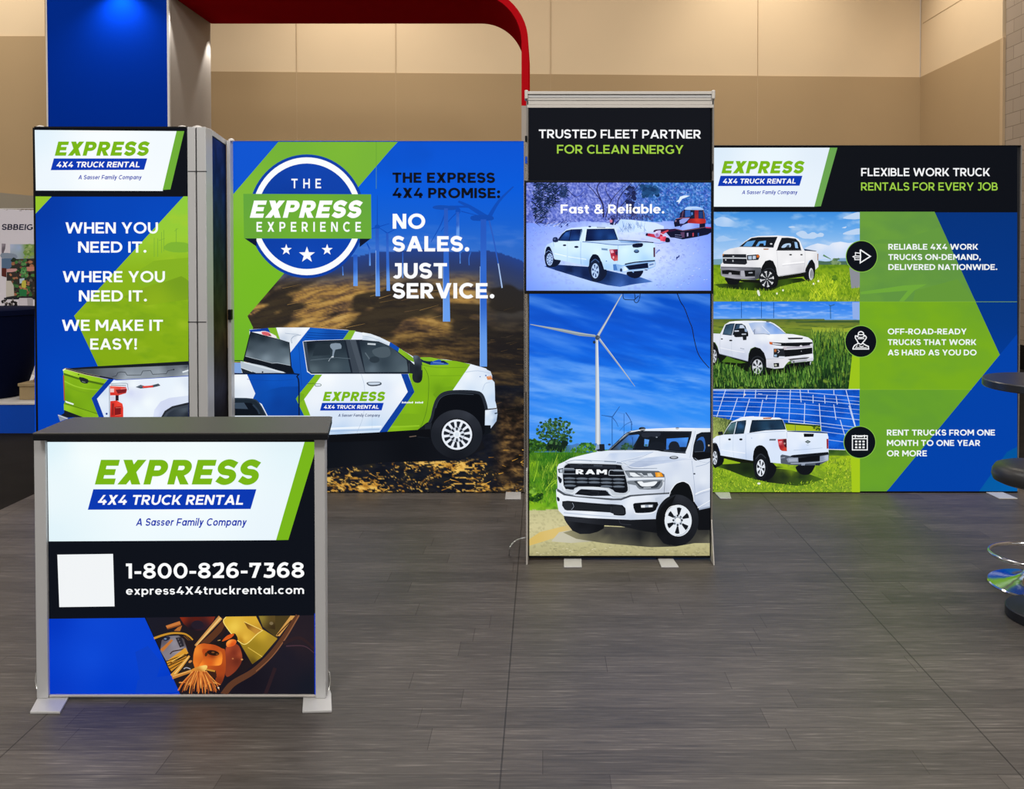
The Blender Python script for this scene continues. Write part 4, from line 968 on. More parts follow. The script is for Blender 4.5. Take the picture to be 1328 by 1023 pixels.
A.f([(1026, 560), (1060, 500), (1130, 455), (1298, 418), (1298, 560)], '262a32'); A.f([(1045, 560), (1075, 512), (1140, 472), (1298, 440), (1298, 560)], '3c4450'); A.g([(1075, 560), (1095, 520), (1150, 488), (1298, 462), (1298, 560)], [(1100, 530, '2c3440'), (1250, 490, '48525e'), (1280, 540, '242a34')])
A.st([(531, 258), (533, 560)], 5, '3c4860')
A.st([(540, 240), (690, 236), (706, 262), (712, 300)], 6, '8e9caa', 3); A.st([(545, 252), (690, 258)], 6, '5c6672')
A.g([(536, 260), (690, 272), (700, 298), (690, 330), (622, 350), (538, 352)], [(560, 280, 'f06a58'), (640, 270, 'e84a3c'), (560, 340, 'd83028'), (690, 310, 'c02c2c')]); A.f([(590, 298), (692, 290), (690, 322), (612, 336)], '7a1c24'); A.f([(540, 286), (574, 286), (576, 322), (540, 322)], 'eec8c8'); A.st([(640, 290), (694, 285)], 5, 'f0a098')
A.f([(540, 358), (586, 358), (590, 398), (540, 398)], 'd4d2e4'); A.f([(590, 350), (620, 350), (620, 402), (590, 402)], '2c1420')
A.g([(540, 406), (600, 400), (655, 430), (664, 470), (664, 560), (538, 560)], [(550, 420, 'd83028'), (620, 420, 'f04838'), (650, 500, 'e03428'), (560, 540, 'c02420')]); A.f([(580, 462), (642, 458), (640, 532), (584, 542)], '80181c'); A.f([(555, 430), (576, 426), (572, 540), (552, 540)], '9a2420'); A.st([(590, 470), (640, 468)], 4, 'f08070'); A.st([(585, 545), (645, 535)], 6, 'f06048')
A.f([(782, 272), (830, 250), (870, 262), (930, 256), (1000, 238), (1020, 258), (950, 275), (830, 286)], '46505c'); A.f([(848, 262), (952, 256), (946, 276), (852, 280)], 'e2443a'); A.st([(800, 268), (850, 262)], 4, '8090a0')
A.e(505, 527, 10, 10, '1c3c90')
A.build(tower)

# ================================================================ artwork: wide wall panel
A = Art(YP, (302, 184, 679.4, 638.5), M['lit'])
hx_ = np.array([302, 464, 489, 515, 560, 600, 617, 632, 645, 662, 681.]); hy_ = np.array([352, 332, 327, 325, 323, 327, 326, 325, 327, 332, 340.])
def promise_bg(x, y):
    hill = np.interp(x, hx_, hy_) + 2 * (fbm(x / 9, y * 0, 3, 4) - .5)
    sky = ramp((y - 184) / 150, [(0, '0052d2'), (.4, '005adb'), (.7, '1460d2'), (1, '3a72cc')])
    sky = mixc(sky, np.tile(S('5a84d8'), (len(x), 1)), np.clip((fbm(x / 34, y / 7, 4, 21) - .5) * 2.2, 0, .7) * np.clip((y - 285) / 30, 0, 1))
    sky = mixc(sky, np.tile(S('0048b8'), (len(x), 1)), np.clip((fbm(x / 60, y / 50, 3, 31) - .55) * 1.2, 0, .4))
    ac = y + np.interp(x, [300, 450, 540, 680], [0, 40, 52, 40]) + 7 * (fbm(x / 40, y / 30, 2, 43) - .5)
    n1 = fbm(x / 44, ac / 6.0, 5, 41); n2 = fbm(x / 13, ac / 1.9, 4, 55); n3 = fbm(x / 60, ac / 24, 3, 77)
    dep = (y - hill)
    far = ramp(dep / 70, [(0, '24418a'), (.25, '2c3c6c'), (.6, '3a4054'), (1, '46423e')])
    gold = ramp(n1 * .6 + n2 * .4, [(.28, '3a2e2a'), (.38, '5a4636'), (.46, '7c5e3c'), (.54, 'a27c42'), (.64, 'b8914e'), (.78, 'c8a462')])
    gold2 = ramp(n1 * .55 + n2 * .45, [(.3, '261f1b'), (.45, '3c2f24'), (.56, '5c482c'), (.7, '806438')])
    gf = np.clip((y - 350 - 18 * (n3 - .5)) / 28, 0, 1) * np.clip((640 - x) / 40 + .2, 0, 1)
    land = mixc(far, gold, gf)
    dark = np.clip((y - 408) / 40, 0, 1) * np.clip((x - 440) / 60, 0, 1)
    land = mixc(land, gold2, dark)
    land = mixc(land, np.tile(S('201d1e'), (len(x), 1)), np.clip((y - 395) / 40, 0, 1) * np.clip((x - 590) / 60, 0, 1) * np.clip(.95 - (n1 - .45) * 1.8, .2, 1))
    land = mixc(land, np.tile(S('26221f'), (len(x), 1)), np.clip((n3 - .52) * 9, 0, .85) * np.clip((y - 352) / 20, 0, 1) * np.clip((450 - y) / 20, 0, 1))
    return np.where((y < hill)[:, None], sky, land)
A.field(301, 183, 681, 500, 1.6, promise_bg)
def promise_ground(x, y):
    n1 = fbm(x / 16, y / 7, 5, 91); n2 = fbm(x / 7, y / 3.5, 4, 93); n3 = fbm(x / 60, y / 20, 3, 95)
    base = ramp(n1, [(.3, '10131c'), (.5, '171a24'), (.7, '24221f')])
    wx = x + 8 * (fbm(x / 10, y / 8, 2, 97) - .5); nr = fbm(wx / 13, y / 6.5, 3, 98); nf = fbm(x / 4, y / 2.2, 3, 99)
    ridge = 1.25 - np.abs(nr - .5) * 26; ridge2 = np.where((nr > .47) & (nf > .44), 1.0, 0)
    am = np.clip((y - 594) / 16, 0, 1) * np.clip(.45 + 2.2 * (n3 - .42), 0.1, 1)
    rt = np.clip((x - 636) / 16, 0, 1) * np.clip((y - 505) / 30, 0, 1)
    gold = ramp(n2, [(.25, '8a5c22'), (.45, 'c8923a'), (.65, 'ecbe60')])
    g_ = lambda cx, cy, sx, sy: np.exp(-((x - cx) / sx) ** 2 - ((y - cy) / sy) ** 2)
    dens = np.clip(g_(448, 632, 42, 14) + .95 * g_(566, 601, 46, 7) + .8 * g_(600, 612, 26, 12) + .7 * g_(640, 632, 40, 10) + .55 * g_(500, 634, 30, 8) + .8 * g_(668, 600, 14, 14), 0, 1)
    up = np.clip((y - 592) / 8, 0, 1)
    fil = np.clip((.012 + .02 * dens - np.abs(fbm(wx / 26, y / 11, 4, 121) - .5)) * 110, 0, 1) * up
    cell = np.clip((.004 + .085 * dens - np.abs(fbm(wx / 20, y / 8, 3, 133) - .5)) * 60, 0, 1) * up
    fine = np.clip((.05 * dens - np.abs(fbm(x / 10, y / 4.5, 2, 141) - .5)) * 50, 0, 1) * up
    c = mixc(base, gold, fil * .9); c = mixc(c, gold, cell); c = mixc(c, gold, fine * np.clip(dens * 1.5 - .4, 0, 1))
    brown = ramp(n2 * .5 + n1 * .5, [(.34, '161413'), (.48, '2a201a'), (.6, '54402a'), (.74, '8c6a3a')])
    c = mixc(c, brown, rt * np.clip(1.1 - (y - 600) / 60, 0.25, 1))
    return c
A.field(301, 500, 681, 639, 1.3, promise_ground)
A.sc(90, [(424, 604), (560, 604), (640, 590), (680, 560), (680, 639), (424, 639)], (3, 10), (.5, 1.3), (-30, 35), ['c8923a', 'e0ac4c', '9a6a28', '12151e', '0e1119', '10131b', '0c0f17'], 5)
A.sc(50, [(600, 400), (680, 400), (680, 540), (640, 540), (560, 470)], (5, 16), (.4, 1.0), (-8, 18), ['3a3028', '4c3c28', '1c1a1a', '5c482a'], 6)
A.sc(40, [(330, 425), (370, 362), (470, 352), (610, 372), (600, 440), (430, 424)], (10, 26), (.4, .9), (6, 18), ['5a4630', '7a6038', '8e7040', '3a2c24', '342a26', '4a3a2c'], 7)
# turbines on the hills
A.to('turbine_picture').V(440, 240, 5.312)
def tower_(xt0, xt1, yt, xb0, xb1, yb, top='2458c0', bot='6aa0ee'):
    A.g([(xt0, yt), (xt1, yt), (xb1, yb), (xb0, yb)], [(xt0, yt, top), ((xt0 + xb0) / 2, (yt + yb) / 2, '2e66cc' if yb > 500 else top), (xb0, yb, bot), (xb1, yb - 60, bot)], max(14, (xb1 - xb0) / 1.5))
BL = '0a4cb8'
for P, w in (([(1030, 225), (1100, 110), (1200, 10)], (30, 8)), ([(1010, 220), (900, 150), (820, 112)], (34, 14)), ([(760, 150), (900, 152), (960, 190)], (18, 6)), ([(740, 160), (700, 270), (632, 392)], (10, 4)), ([(815, 185), (760, 240), (700, 320)], (8, 4)), ([(840, 180), (900, 196), (960, 210)], (8, 4)), ([(262, 290), (262, 70)], (8, 3)), ([(262, 292), (205, 304)], (10, 4)), ([(262, 290), (345, 265)], (8, 3)), ([(330, 330), (270, 290)], (8, 3)), ([(330, 332), (395, 300)], (8, 3)), ([(190, 400), (208, 440), (212, 480)], (8, 8))):
    A.st(P, list(w), BL, 4)
A.st([(1030, 235), (1060, 360), (1095, 540)], [12, 8], '2a5cc0', 3); A.st([(1095, 540), (1122, 708)], [7, 9], 'a8c4f0')
A.f([(912, 212), (1000, 205), (1056, 215), (1052, 242), (920, 244)], '0d4ab0', 3); A.f([(645, 148), (700, 138), (800, 150), (790, 172), (665, 166)], '0f4cb2', 3); A.e(818, 178, 18, 22, BL); A.e(262, 288, 18, 16, BL)
for q in ((97, 125, 480, 97, 127, 695), (205, 214, 430, 206, 217, 555), (322, 338, 330, 326, 350, 728), (250, 272, 300, 251, 281, 765), (434, 441, 462, 434, 441, 640), (806, 826, 185, 806, 828, 362), (722, 748, 160, 714, 764, 940), (974, 1012, 236, 968, 1018, 1250), (828, 836, 462, 830, 836, 540), (20, 26, 560, 22, 30, 622)): tower_(*q)
A.st([(895, 552), (894, 500), (906, 462)], 7, '3468c4', 3)
for xa, ya, yb_ in ((252, 450, 760), (716, 560, 935), (970, 560, 1245)): A.st([(xa, ya), (xa, yb_)], 3, '9cc0f4')
A.V(0, 0, 1).to('printed_graphic')
gp = [(360.8, 183), (516, 183), (321, 409.7), (328.3, 424.8), (324, 440), (317, 469), (301, 469), (301, 252.5)]
A.g(gp, [(370, 186, '74b236'), (450, 186, '7cb834'), (310, 260, '82bc38'), (308, 330, '79bb26'), (340, 370, '76ba24'), (310, 460, '70b428'), (480, 200, '78b436')])
A.f([(301, 183), (361, 183), (301, 252.5)], '0a54d0')
A.st([(488, 184), (488, 245)], .5, '5f9a34')
# badge
A.to('badge')
cx_, cy_ = 397.9, 280.4
A.e(cx_, cy_, 75.6, 80.2, '0a3ea4', 0, 72); A.e(cx_, cy_, 71.6, 76.4, 'fbfdff', 0, 72)
A.g([(cx_ + 64.6 * math.cos(i * math.pi / 36), cy_ + 68.4 * math.sin(i * math.pi / 36)) for i in range(72)], [(400, 220, '0a42ae'), (380, 260, '073a9c'), (400, 340, '0a46b4'), (350, 300, '083ea6'), (440, 320, '0842ae')])
A.V(290, 170, 3.32)
A.f([(88, 460), (142, 460), (142, 497)], '0a1430'); A.f([(637, 460), (586, 460), (586, 499)], '0a1430')
A.g([(85, 270), (635, 272), (637, 463), (88, 462)], [(95, 280, '64a63c'), (360, 300, '6cae32'), (620, 280, '64a63c'), (360, 440, '70b030'), (100, 450, '68a836'), (620, 450, '6aaa38')])
for x, y, R_ in ((270, 511, 25), (359, 533, 36), (446, 511, 25)):
    A.f([(x + (R_ if i % 2 == 0 else R_ * .4) * math.sin(i * math.pi / 5), y - (R_ if i % 2 == 0 else R_ * .4) * math.cos(i * math.pi / 5)) for i in range(10)], 'fbfdff')
A.text('THE', 292, 246, 420, 246, 41, 'f8fbff', 0.19, 0, .7, .8)
A.text('EXPRESS', 113, 373, 604, 373, 74, 'ffffff', 0.27, 0.25, 0.8, 1.3)
A.text('EXPERIENCE', 142, 433, 592, 433, 42, 'fafdff', 0.2, 0, .7, .78)
A.to('lettering')
A.text('THE EXPRESS', 727, 222.5, 1168, 223, 44, '080d1a', 0.245); A.text('4X4 PROMISE:', 727, 288, 1191, 289, 44, '080d1a', 0.245)
for t_, b_, y0, h_ in (('NO', 868, 420, 64), ('SALES.', 1058, 518, 66), ('JUST', 962, 634, 66), ('SERVICE.', 1166, 720, 66)): A.text(t_, 728, y0, b_, y0, h_, 'fcfdff', 0.235)
# wrapped pickup
A.to('truck_picture').V(290, 400, 3.32)
A.g([(450, 555), (830, 548), (900, 560), (1110, 560), (1125, 600), (1050, 640), (980, 655), (700, 662), (440, 690)], [(460, 600, '0d1119'), (800, 600, '0b0e15'), (1000, 640, '10131b'), (1100, 590, '15161b'), (600, 660, '12151c')])
WB = [(112, 90), (230, 82), (370, 82), (530, 92), (620, 108), (715, 145), (780, 185), (825, 212), (870, 212), (960, 220), (1060, 238), (1130, 258), (1152, 284), (1155, 305), (1167, 322), (1168, 400), (1178, 435), (1178, 462), (1165, 495), (1125, 515), (1120, 430), (1090, 370), (1000, 355), (930, 380), (900, 450), (890, 520), (700, 531), (455, 543), (430, 543), (430, 470), (45, 470), (45, 285), (105, 283)]
A.f(WB, 'e6eefa')
# cab and door shading
A.g([(415, 284), (765, 282), (795, 360), (670, 533), (455, 543), (430, 543), (430, 470), (380, 470), (345, 391)], [(440, 290, 'f8fcff'), (600, 290, 'f2f8fe'), (740, 290, 'eef6fe'), (400, 380, 'eef4fc'), (600, 320, 'e6effa'), (700, 340, 'dfe9f8'), (600, 440, 'e4edfa'), (480, 480, 'd8e6f8'), (640, 500, 'c2daf4'), (500, 530, 'b4cff0'), (620, 450, 'e0eaf8'), (770, 350, 'f4f8fe')])
A.st([(460, 517), (680, 508)], 8, 'eef6fe'); A.st([(460, 528), (672, 520)], 5, 'a4c0e4')
A.V(300, 415, 7.305)
A.g([(24, 514), (150, 514), (228, 695), (205, 742), (24, 738)], [(40, 530, 'f6fafe'), (120, 560, 'f0f6fc'), (40, 700, 'dce6f2'), (180, 700, 'e4ecf8')])
A.g([(745, 70), (1118, 98), (1058, 183), (700, 194), (676, 204), (718, 490), (760, 516), (797, 516), (650, 690), (612, 745), (690, 905), (345, 905), (290, 795), (206, 745), (228, 695), (148, 510), (560, 510), (575, 470), (556, 312), (640, 205)], [(800, 90, '1460c4'), (950, 130, '0c4aa8'), (1080, 110, '0c50b4'), (700, 180, '0d56c0'), (600, 320, '0f5cc8'), (640, 450, '0c56c0'), (690, 420, '1058c4'), (400, 560, '0c56c2'), (250, 560, '0a4cb4'), (500, 600, '0a52be'), (500, 700, '0846a4'), (300, 720, '0c4cac'), (450, 850, '0842a0'), (650, 850, '0a44a4'), (690, 580, '0e54be')], 26)
for yy, x0_, x1_ in ((118, 725, 1090), (140, 715, 1075), (163, 705, 1062)): A.st([(x0_, yy), (900, yy + 10), (x1_, yy + 10)], 6, '083a8c', 3)
A.g([(300, 690), (380, 655), (480, 632), (640, 628), (640, 905), (345, 905), (290, 795), (240, 760)], [(330, 700, '0a4cae'), (500, 650, '0846a6'), (450, 800, '083f9a'), (620, 880, '073c94')])
A.st([(150, 560), (400, 575), (600, 560)], 4, '0a46a4', 3)
A.f([(1118, 97), (1178, 99), (1134, 184), (1057, 185)], '84b82c')
A.f([(795, 516), (862, 516), (690, 750), (750, 905), (690, 905), (612, 745), (650, 690)], '82b81e'); A.f([(650, 690), (690, 700), (690, 750), (640, 790), (612, 745)], '74aa1c')
A.g([(430, 70), (748, 70), (640, 205), (556, 312), (552, 215), (460, 186)], [(450, 80, 'f4f8fc'), (600, 90, 'eef4fa'), (700, 90, 'f4f9fe'), (600, 150, 'd2dce8'), (570, 250, 'e6eef8'), (500, 180, 'c8d4e4'), (640, 170, 'eef4fc')])
A.st([(575, 220), (570, 180), (600, 150), (660, 142)], 5, '8a9cb4', 4); A.st([(510, 124), (560, 130), (640, 135)], 4, '9aacc4')
A.f([(170, 92), (358, 74), (400, 150), (268, 108), (180, 112)], '0c3c9c'); A.f([(348, 74), (425, 72), (462, 184), (385, 150)], '80b42a')
A.f([(268, 112), (300, 104), (345, 110), (425, 150), (420, 172), (360, 158), (280, 138)], 'f0e8ee', 2); A.f([(290, 112), (340, 112), (372, 132), (368, 152), (300, 138)], 'd86068', 2); A.st([(355, 140), (380, 150)], 8, '3c3038')
A.f([(180, 108), (300, 140), (460, 182), (552, 210), (572, 440), (602, 512), (512, 505), (300, 440), (112, 388)], '10161f')
A.g([(186, 118), (262, 140), (462, 186), (546, 212), (560, 428), (400, 405), (134, 340)], [(190, 130, '1a242e'), (300, 160, '202c36'), (520, 220, '28343e'), (170, 260, '3c4a54'), (300, 270, '4c5a66'), (500, 300, '5a6a76'), (150, 335, '74828c'), (330, 370, '7c8c98'), (540, 400, '8494a0')])
A.st([(134, 342), (390, 408), (440, 405), (560, 430)], 5, 'aab6c0')
A.f([(88, 388), (300, 432), (518, 500), (200, 506), (100, 500), (86, 440)], 'b8c4d0'); A.f([(90, 448), (240, 502), (110, 502)], '202832'); A.st([(120, 400), (300, 448), (500, 498)], 14, 'd8e2ea'); A.f([(24, 402), (86, 404), (100, 502), (24, 500)], '7fa4dc'); A.st([(92, 450), (200, 490)], 4, 'e8f0f4'); A.e(297, 492, 8, 8, '20262e')
A.st([(24, 384), (110, 384)], 8, '182018')
A.st([(24, 509), (590, 508), (622, 535), (640, 600), (643, 905)], 13, '0a1a3c', 3)
A.f([(24, 740), (200, 744), (262, 785), (312, 860), (336, 905), (24, 905)], '1c2732'); A.st([(24, 742), (200, 748), (265, 790), (330, 905)], 12, '2c3a4a', 3)
A.f([(24, 778), (190, 785), (250, 840), (282, 905), (24, 905)], '0c131d'); A.f([(35, 782), (122, 782), (160, 842), (35, 838)], '3a495a'); A.st([(205, 800), (250, 850), (268, 890)], 16, '2a3848', 3); A.st([(24, 900), (280, 900)], 10, '101a1c')
A.st([(640, 240), (655, 450), (668, 620)], 4, '0a3e92', 3)
# windows
A.V(290, 400, 3.32)
A.f([(343, 142), (400, 138), (530, 134), (600, 134), (660, 138), (716, 150), (790, 214), (820, 250), (822, 281), (378, 281), (362, 268)], '1a2330')
A.f([(343, 143), (358, 142), (378, 275), (362, 268)], '3a4656')
A.g([(358, 148), (520, 139), (548, 274), (380, 276), (372, 262)], [(365, 155, '141e28'), (440, 160, '1e2a34'), (510, 150, '202c38'), (400, 220, '3a4852'), (390, 265, '56666f'), (480, 250, '4a5a64'), (540, 265, '3c4c58'), (470, 200, '2c3a44')])
A.f([(526, 136), (570, 134), (609, 276), (556, 276)], '3a4450'); A.f([(544, 136), (568, 135), (606, 276), (586, 276)], '48525e')
A.g([(584, 140), (655, 142), (714, 158), (788, 222), (796, 273), (610, 274)], [(590, 150, '24303c'), (660, 160, '2c3a46'), (700, 170, '36444e'), (640, 200, '3a4852'), (760, 220, '4a5964'), (640, 262, '5a6a76'), (780, 265, '56666f'), (620, 230, '3c4a56'), (690, 230, '33414c')])
A.f([(790, 218), (818, 250), (820, 280), (797, 276)], '202834')
A.st([(620, 152), (655, 154)], 7, 'c8d2da'); A.f([(640, 180), (680, 165), (712, 170), (718, 200), (690, 212), (655, 205)], '4c5a64', 3); A.st([(610, 190), (640, 230), (655, 215)], 5, '5c6a74', 3); A.e(650, 220, 22, 14, '2c3842')
A.V(300, 415, 7.305); A.f([(945, 224), (1032, 221), (1042, 270), (986, 280), (970, 345), (955, 348), (962, 285), (940, 260)], '8494a4', 2); A.st([(970, 340), (940, 360), (922, 390)], 5, 'a4b0ba', 3); A.e(960, 348, 12, 6, 'ccd6de'); A.f([(800, 230), (935, 225), (940, 330), (770, 340)], '26323c'); A.st([(750, 380), (1000, 355), (1130, 365)], 3, '6c7c88')
# front quarter
A.V(470, 420, 5.684)
A.g([(0, 62), (60, 72), (130, 98), (205, 135), (197, 160), (120, 128), (0, 118)], [(10, 70, 'f2f8fc'), (100, 100, 'e8f0f8'), (190, 145, 'dfe9f4'), (20, 112, 'c8d6e6'), (110, 122, 'd4e0ee')]); A.st([(0, 88), (80, 104), (190, 150)], 4, 'b4c4d8', 3)
A.f([(205, 133), (272, 176), (264, 206), (200, 162)], '0d4cb0'); A.g([(272, 178), (330, 215), (384, 256), (380, 282), (336, 262), (264, 206)], [(280, 190, '8abc28'), (370, 260, '78ac20')])
A.g([(340, 372), (378, 300), (425, 262), (430, 245), (500, 245), (590, 262), (700, 275), (797, 297), (665, 490), (590, 505), (545, 555), (520, 650), (500, 725), (410, 780), (180, 798), (382, 500)], [(420, 270, '88bc24'), (500, 255, '90c22c'), (600, 280, '88bc20'), (760, 300, '80b41c'), (480, 330, '86ba1a'), (600, 350, '8cc01c'), (700, 370, '84b81a'), (620, 420, '7aae18'), (560, 480, '6a9c16'), (450, 400, '80b41a'), (400, 470, '7cb01a'), (460, 560, '82b618'), (330, 700, '86ba18'), (460, 660, '78aa18'), (250, 780, '8abe1c'), (420, 760, '76a818'), (300, 690, '7cae1a'), (350, 620, '84b81a')], 22)
A.st([(440, 300), (560, 322), (770, 318)], 4, '6a9a18', 3); A.st([(455, 320), (488, 400), (480, 600), (440, 740), (410, 782)], 4, '54801a', 4); A.st([(500, 380), (600, 382), (730, 380)], 5, '74a618', 3); A.g([(520, 520), (560, 475), (640, 460), (680, 462), (660, 492), (590, 505), (545, 550)], [(540, 500, '6c9e16'), (640, 470, '74a818')])
A.f([(250, 668), (420, 664), (440, 690), (400, 745), (210, 745)], '7aac1a', 2); A.st([(200, 760), (420, 750)], 10, '94c628', 2)
A.f([(425, 255), (450, 262), (520, 275), (600, 270), (637, 292), (630, 300), (500, 302), (440, 280)], '122048'); A.f([(505, 280), (560, 262), (580, 265), (580, 285), (634, 292), (634, 300), (500, 302)], '2450b0'); A.f([(430, 248), (500, 248), (530, 262), (500, 275), (450, 268)], '84b828', 2); A.st([(520, 284), (600, 290)], 4, '7aa0d8')
A.g([(797, 297), (880, 318), (945, 350), (956, 380), (957, 410), (974, 430), (980, 570), (990, 610), (920, 632), (905, 545), (850, 497), (665, 490)], [(800, 310, 'eef6fe'), (880, 330, 'e0eafa'), (940, 365, 'cfdcf0'), (780, 380, 'f2f8ff'), (860, 390, 'dfeaf9'), (700, 480, 'eaf3fd'), (800, 480, 'd4e4f7'), (900, 420, 'eaf4fe'), (950, 450, 'd6e6f8'), (960, 540, 'c4daf4'), (915, 500, 'dcebfb'), (950, 600, 'd0e2f6')], 20)
A.st([(760, 355), (850, 345), (940, 362)], 5, 'c0cfe4', 3); A.st([(885, 490), (905, 440), (940, 430)], 4, 'b8c8e0', 3)
A.f([(914, 388), (950, 380), (958, 410), (922, 412)], 'd88a58'); A.st([(925, 392), (950, 386)], 5, 'f0b890'); A.e(910, 380, 6, 5, '4a6ab0'); A.e(868, 388, 4, 4, '5a7ab8')
A.st([(958, 370), (976, 425), (980, 570)], 4, '1c2230', 2)
A.g([(902, 640), (990, 628), (996, 662), (988, 715), (946, 770), (902, 748)], [(920, 650, 'e8f2fc'), (980, 650, 'b4c8e4'), (920, 730, 'd4e4f6'), (980, 710, 'a4bcdc'), (950, 690, 'd8e6f6')]); A.st([(900, 632), (990, 622)], 8, '161c26'); A.st([(975, 660), (994, 656)], 10, '38485c')
A.f([(902, 746), (946, 746), (946, 798), (895, 824), (880, 800)], '10141b')
A.f([(495, 845), (408, 838), (406, 782), (470, 730), (500, 715), (520, 650), (545, 555), (590, 505), (680, 491), (840, 496), (890, 520), (915, 600), (905, 636), (902, 800), (880, 830)], '0a0d14')
A.st([(490, 735), (512, 690), (528, 620), (552, 556), (600, 512), (690, 498), (830, 502), (880, 524), (906, 590), (914, 630)], [20, 24], '252b35', 4); A.st([(540, 620), (565, 560), (610, 525), (690, 514), (820, 520)], 4, '3c4652', 4)
A.f([(404, 782), (470, 732), (514, 728), (495, 842), (408, 838)], '14181f'); A.f([(460, 740), (512, 730), (498, 800), (462, 800)], '20252e')
A.g([(695 + 190 * math.cos(i * math.pi / 24), 812 + 180 * math.sin(i * math.pi / 24)) for i in range(48)], [(695, 640, '30343d'), (560, 720, '262a33'), (830, 720, '262a33'), (520, 830, '1c2028'), (695, 812, '14171d'), (870, 830, '1c2028'), (695, 985, '15181f'), (780, 660, '343842')])
A.e(697, 815, 122, 122, '16191f'); A.rim(697, 815, 112, 112, 12, 'e9eff8', '20252e', .13, .46, .86, .62); A.e(697, 815, 56, 56, '3a424e'); A.rim(697, 815, 54, 54, 8, 'd4dce8', '1c222c', 0, .45, .95, .5, 0, 0); A.e(697, 813, 27, 28, 'eef4fa'); A.e(697, 815, 16, 17, 'dce6f0')
A.f([(285, 368), (336, 368), (384, 500), (180, 800), (122, 803), (335, 500)], '0d3f9e'); A.f([(384, 500), (366, 520), (352, 500), (330, 500), (336, 500)], '0a3690')
A.g([(374, 238), (395, 232), (418, 240), (440, 282), (443, 390), (428, 428), (400, 434), (376, 420), (368, 380), (384, 300)], [(390, 240, '5c6878'), (420, 260, '343c48'), (400, 330, '1c222b'), (430, 400, '161b23'), (380, 400, '20262f')], sm=3); A.f([(332, 262), (350, 268), (384, 300), (382, 368), (336, 362)], '20262f'); A.st([(345, 290), (346, 355)], 6, '3a434f'); A.f([(436, 300), (443, 310), (442, 340), (436, 340)], '74a020')
A.f([(32, 440), (45, 428), (120, 426), (142, 436), (130, 452), (60, 458)], '48525e', 3); A.f([(42, 438), (56, 431), (118, 430), (132, 437), (110, 446), (62, 448)], 'c8d6e6', 3); A.st([(70, 456), (110, 454)], 5, '20262e')
A.V(300, 415, 7.305); A.f([(790, 612), (800, 600), (845, 602), (856, 616), (840, 628), (800, 628)], '7c8c80', 3); A.f([(798, 613), (806, 605), (842, 607), (848, 616), (838, 622), (804, 622)], 'e2ecf8', 3); A.st([(720, 602), (790, 598)], 6, '4a7a20', 2)
A.V(290, 400, 3.32)
A.st([(593, 283), (606, 330), (608, 400), (600, 470), (574, 535)], 1.4, 'a8bad2', 4); A.st([(640, 470), (640, 520)], 1, 'b8cae0'); A.st([(326, 283), (330, 380)], 1, '0a3a8a')
A.f([(455, 543), (670, 532), (830, 522), (890, 518), (890, 556), (830, 548), (760, 566), (455, 576)], '0b0d13'); A.st([(800, 552), (830, 548)], 4, '6a5a50')
for i in range(13):
    xx = 767 + i * 7.2
    if i != 7: A.f([(xx, 408), (xx + 5, 408), (xx + 6.5, 400 + (i % 3)), (xx + 1.5, 400 + (i % 2) * 2)], 'f4f8fa')
A.to('logo').logo(418.6, 519.9, 0.1224, '20346c')
A.build(promise)
# ================================================================ artwork: centre kiosk
A = Art(YK, (685.5, 140, 921, 720.5), M['lit'])
def kiosk_sky(x, y):
    t = (y - 380) / 210
    c = ramp(t, [(0, '0a50c8'), (.25, '0e5cdc'), (.5, '1672ec'), (.72, '2c8af6'), (1, '4c9ef8')])
    c = mixc(c, np.tile(S('2f74e6'), (len(x), 1)), np.clip((730 - x) / 90, 0, 1) * .5)
    w = fbm(x / 95 + .4, (y - .26 * x) / 15, 4, 12); w2 = fbm(x / 60, (y - .14 * x) / 8, 4, 29)
    c = mixc(c, np.tile(S('6ea6f8'), (len(x), 1)), np.clip((w - .42) * 2.0, 0, .7))
    c = mixc(c, np.tile(S('86b8fc'), (len(x), 1)), np.clip((w2 - .5) * 2.2, 0, .6) * np.clip((y - 430) / 60, .15, 1))
    return mixc(c, np.tile(S('0848bc'), (len(x), 1)), np.clip((.42 - w) * 2.5, 0, .5) * np.clip((520 - y) / 60, 0, 1))
A.field(685, 380, 922, 600, 1.6, kiosk_sky)
A.f([(684, 139), (923, 139), (923, 381), (684, 381)], '0d1018')
def kiosk_ground(x, y):
    n = fbm(x / 9, y / 6, 4, 8); n2 = fbm(x / 30, y / 16, 3, 18)
    g = mixc(ramp((y - 583) / 80, [(0, '3a7a20'), (.3, '377318'), (.6, '4c8c1a'), (.9, '70ae20'), (1, '96c63c')]), np.tile(S('23521a'), (len(x), 1)), (n - .42) * 2.4)
    g = mixc(g, np.tile(S('8cb820'), (len(x), 1)), (n2 - .5) * 3)
    r = mixc(ramp((y - 660) / 60, [(0, 'c4c090'), (.4, 'd2ca9a'), (.75, 'c2bc8c'), (1, 'b2ab7c')]), np.tile(S('8f8a66'), (len(x), 1)), (fbm(x / 3, y / 2, 4, 44) - .52) * 1.8)
    edge = 662 - (x - 686) * .05 + 3 * (n - .5)
    return np.where((y < edge)[:, None], g, r)
A.field(685, 583, 922, 721, 1.3, kiosk_ground)
A.g([(685, 700), (700, 690), (724, 684), (740, 680), (760, 684), (735, 692), (705, 702), (685, 708)], [(690, 700, 'd8ba68'), (720, 690, 'dcc074'), (750, 684, 'c8bc90')])
A.g([(725, 690), (760, 684), (800, 690), (800, 700), (740, 704), (715, 702)], [(730, 696, 'c8c4ae'), (780, 694, 'b0ac94')])
A.to('turbine_picture').V(650, 370, 4.4267)
A.st([(637, 757), (637, 960)], 5, '2c68b4'); A.st([(637, 757), (680, 695)], [6, 3], '2a5ca4'); A.st([(637, 755), (575, 745)], [6, 3], '2a5ca4'); A.st([(640, 760), (660, 785), (672, 812)], [5, 2], '2a5ca4', 3)
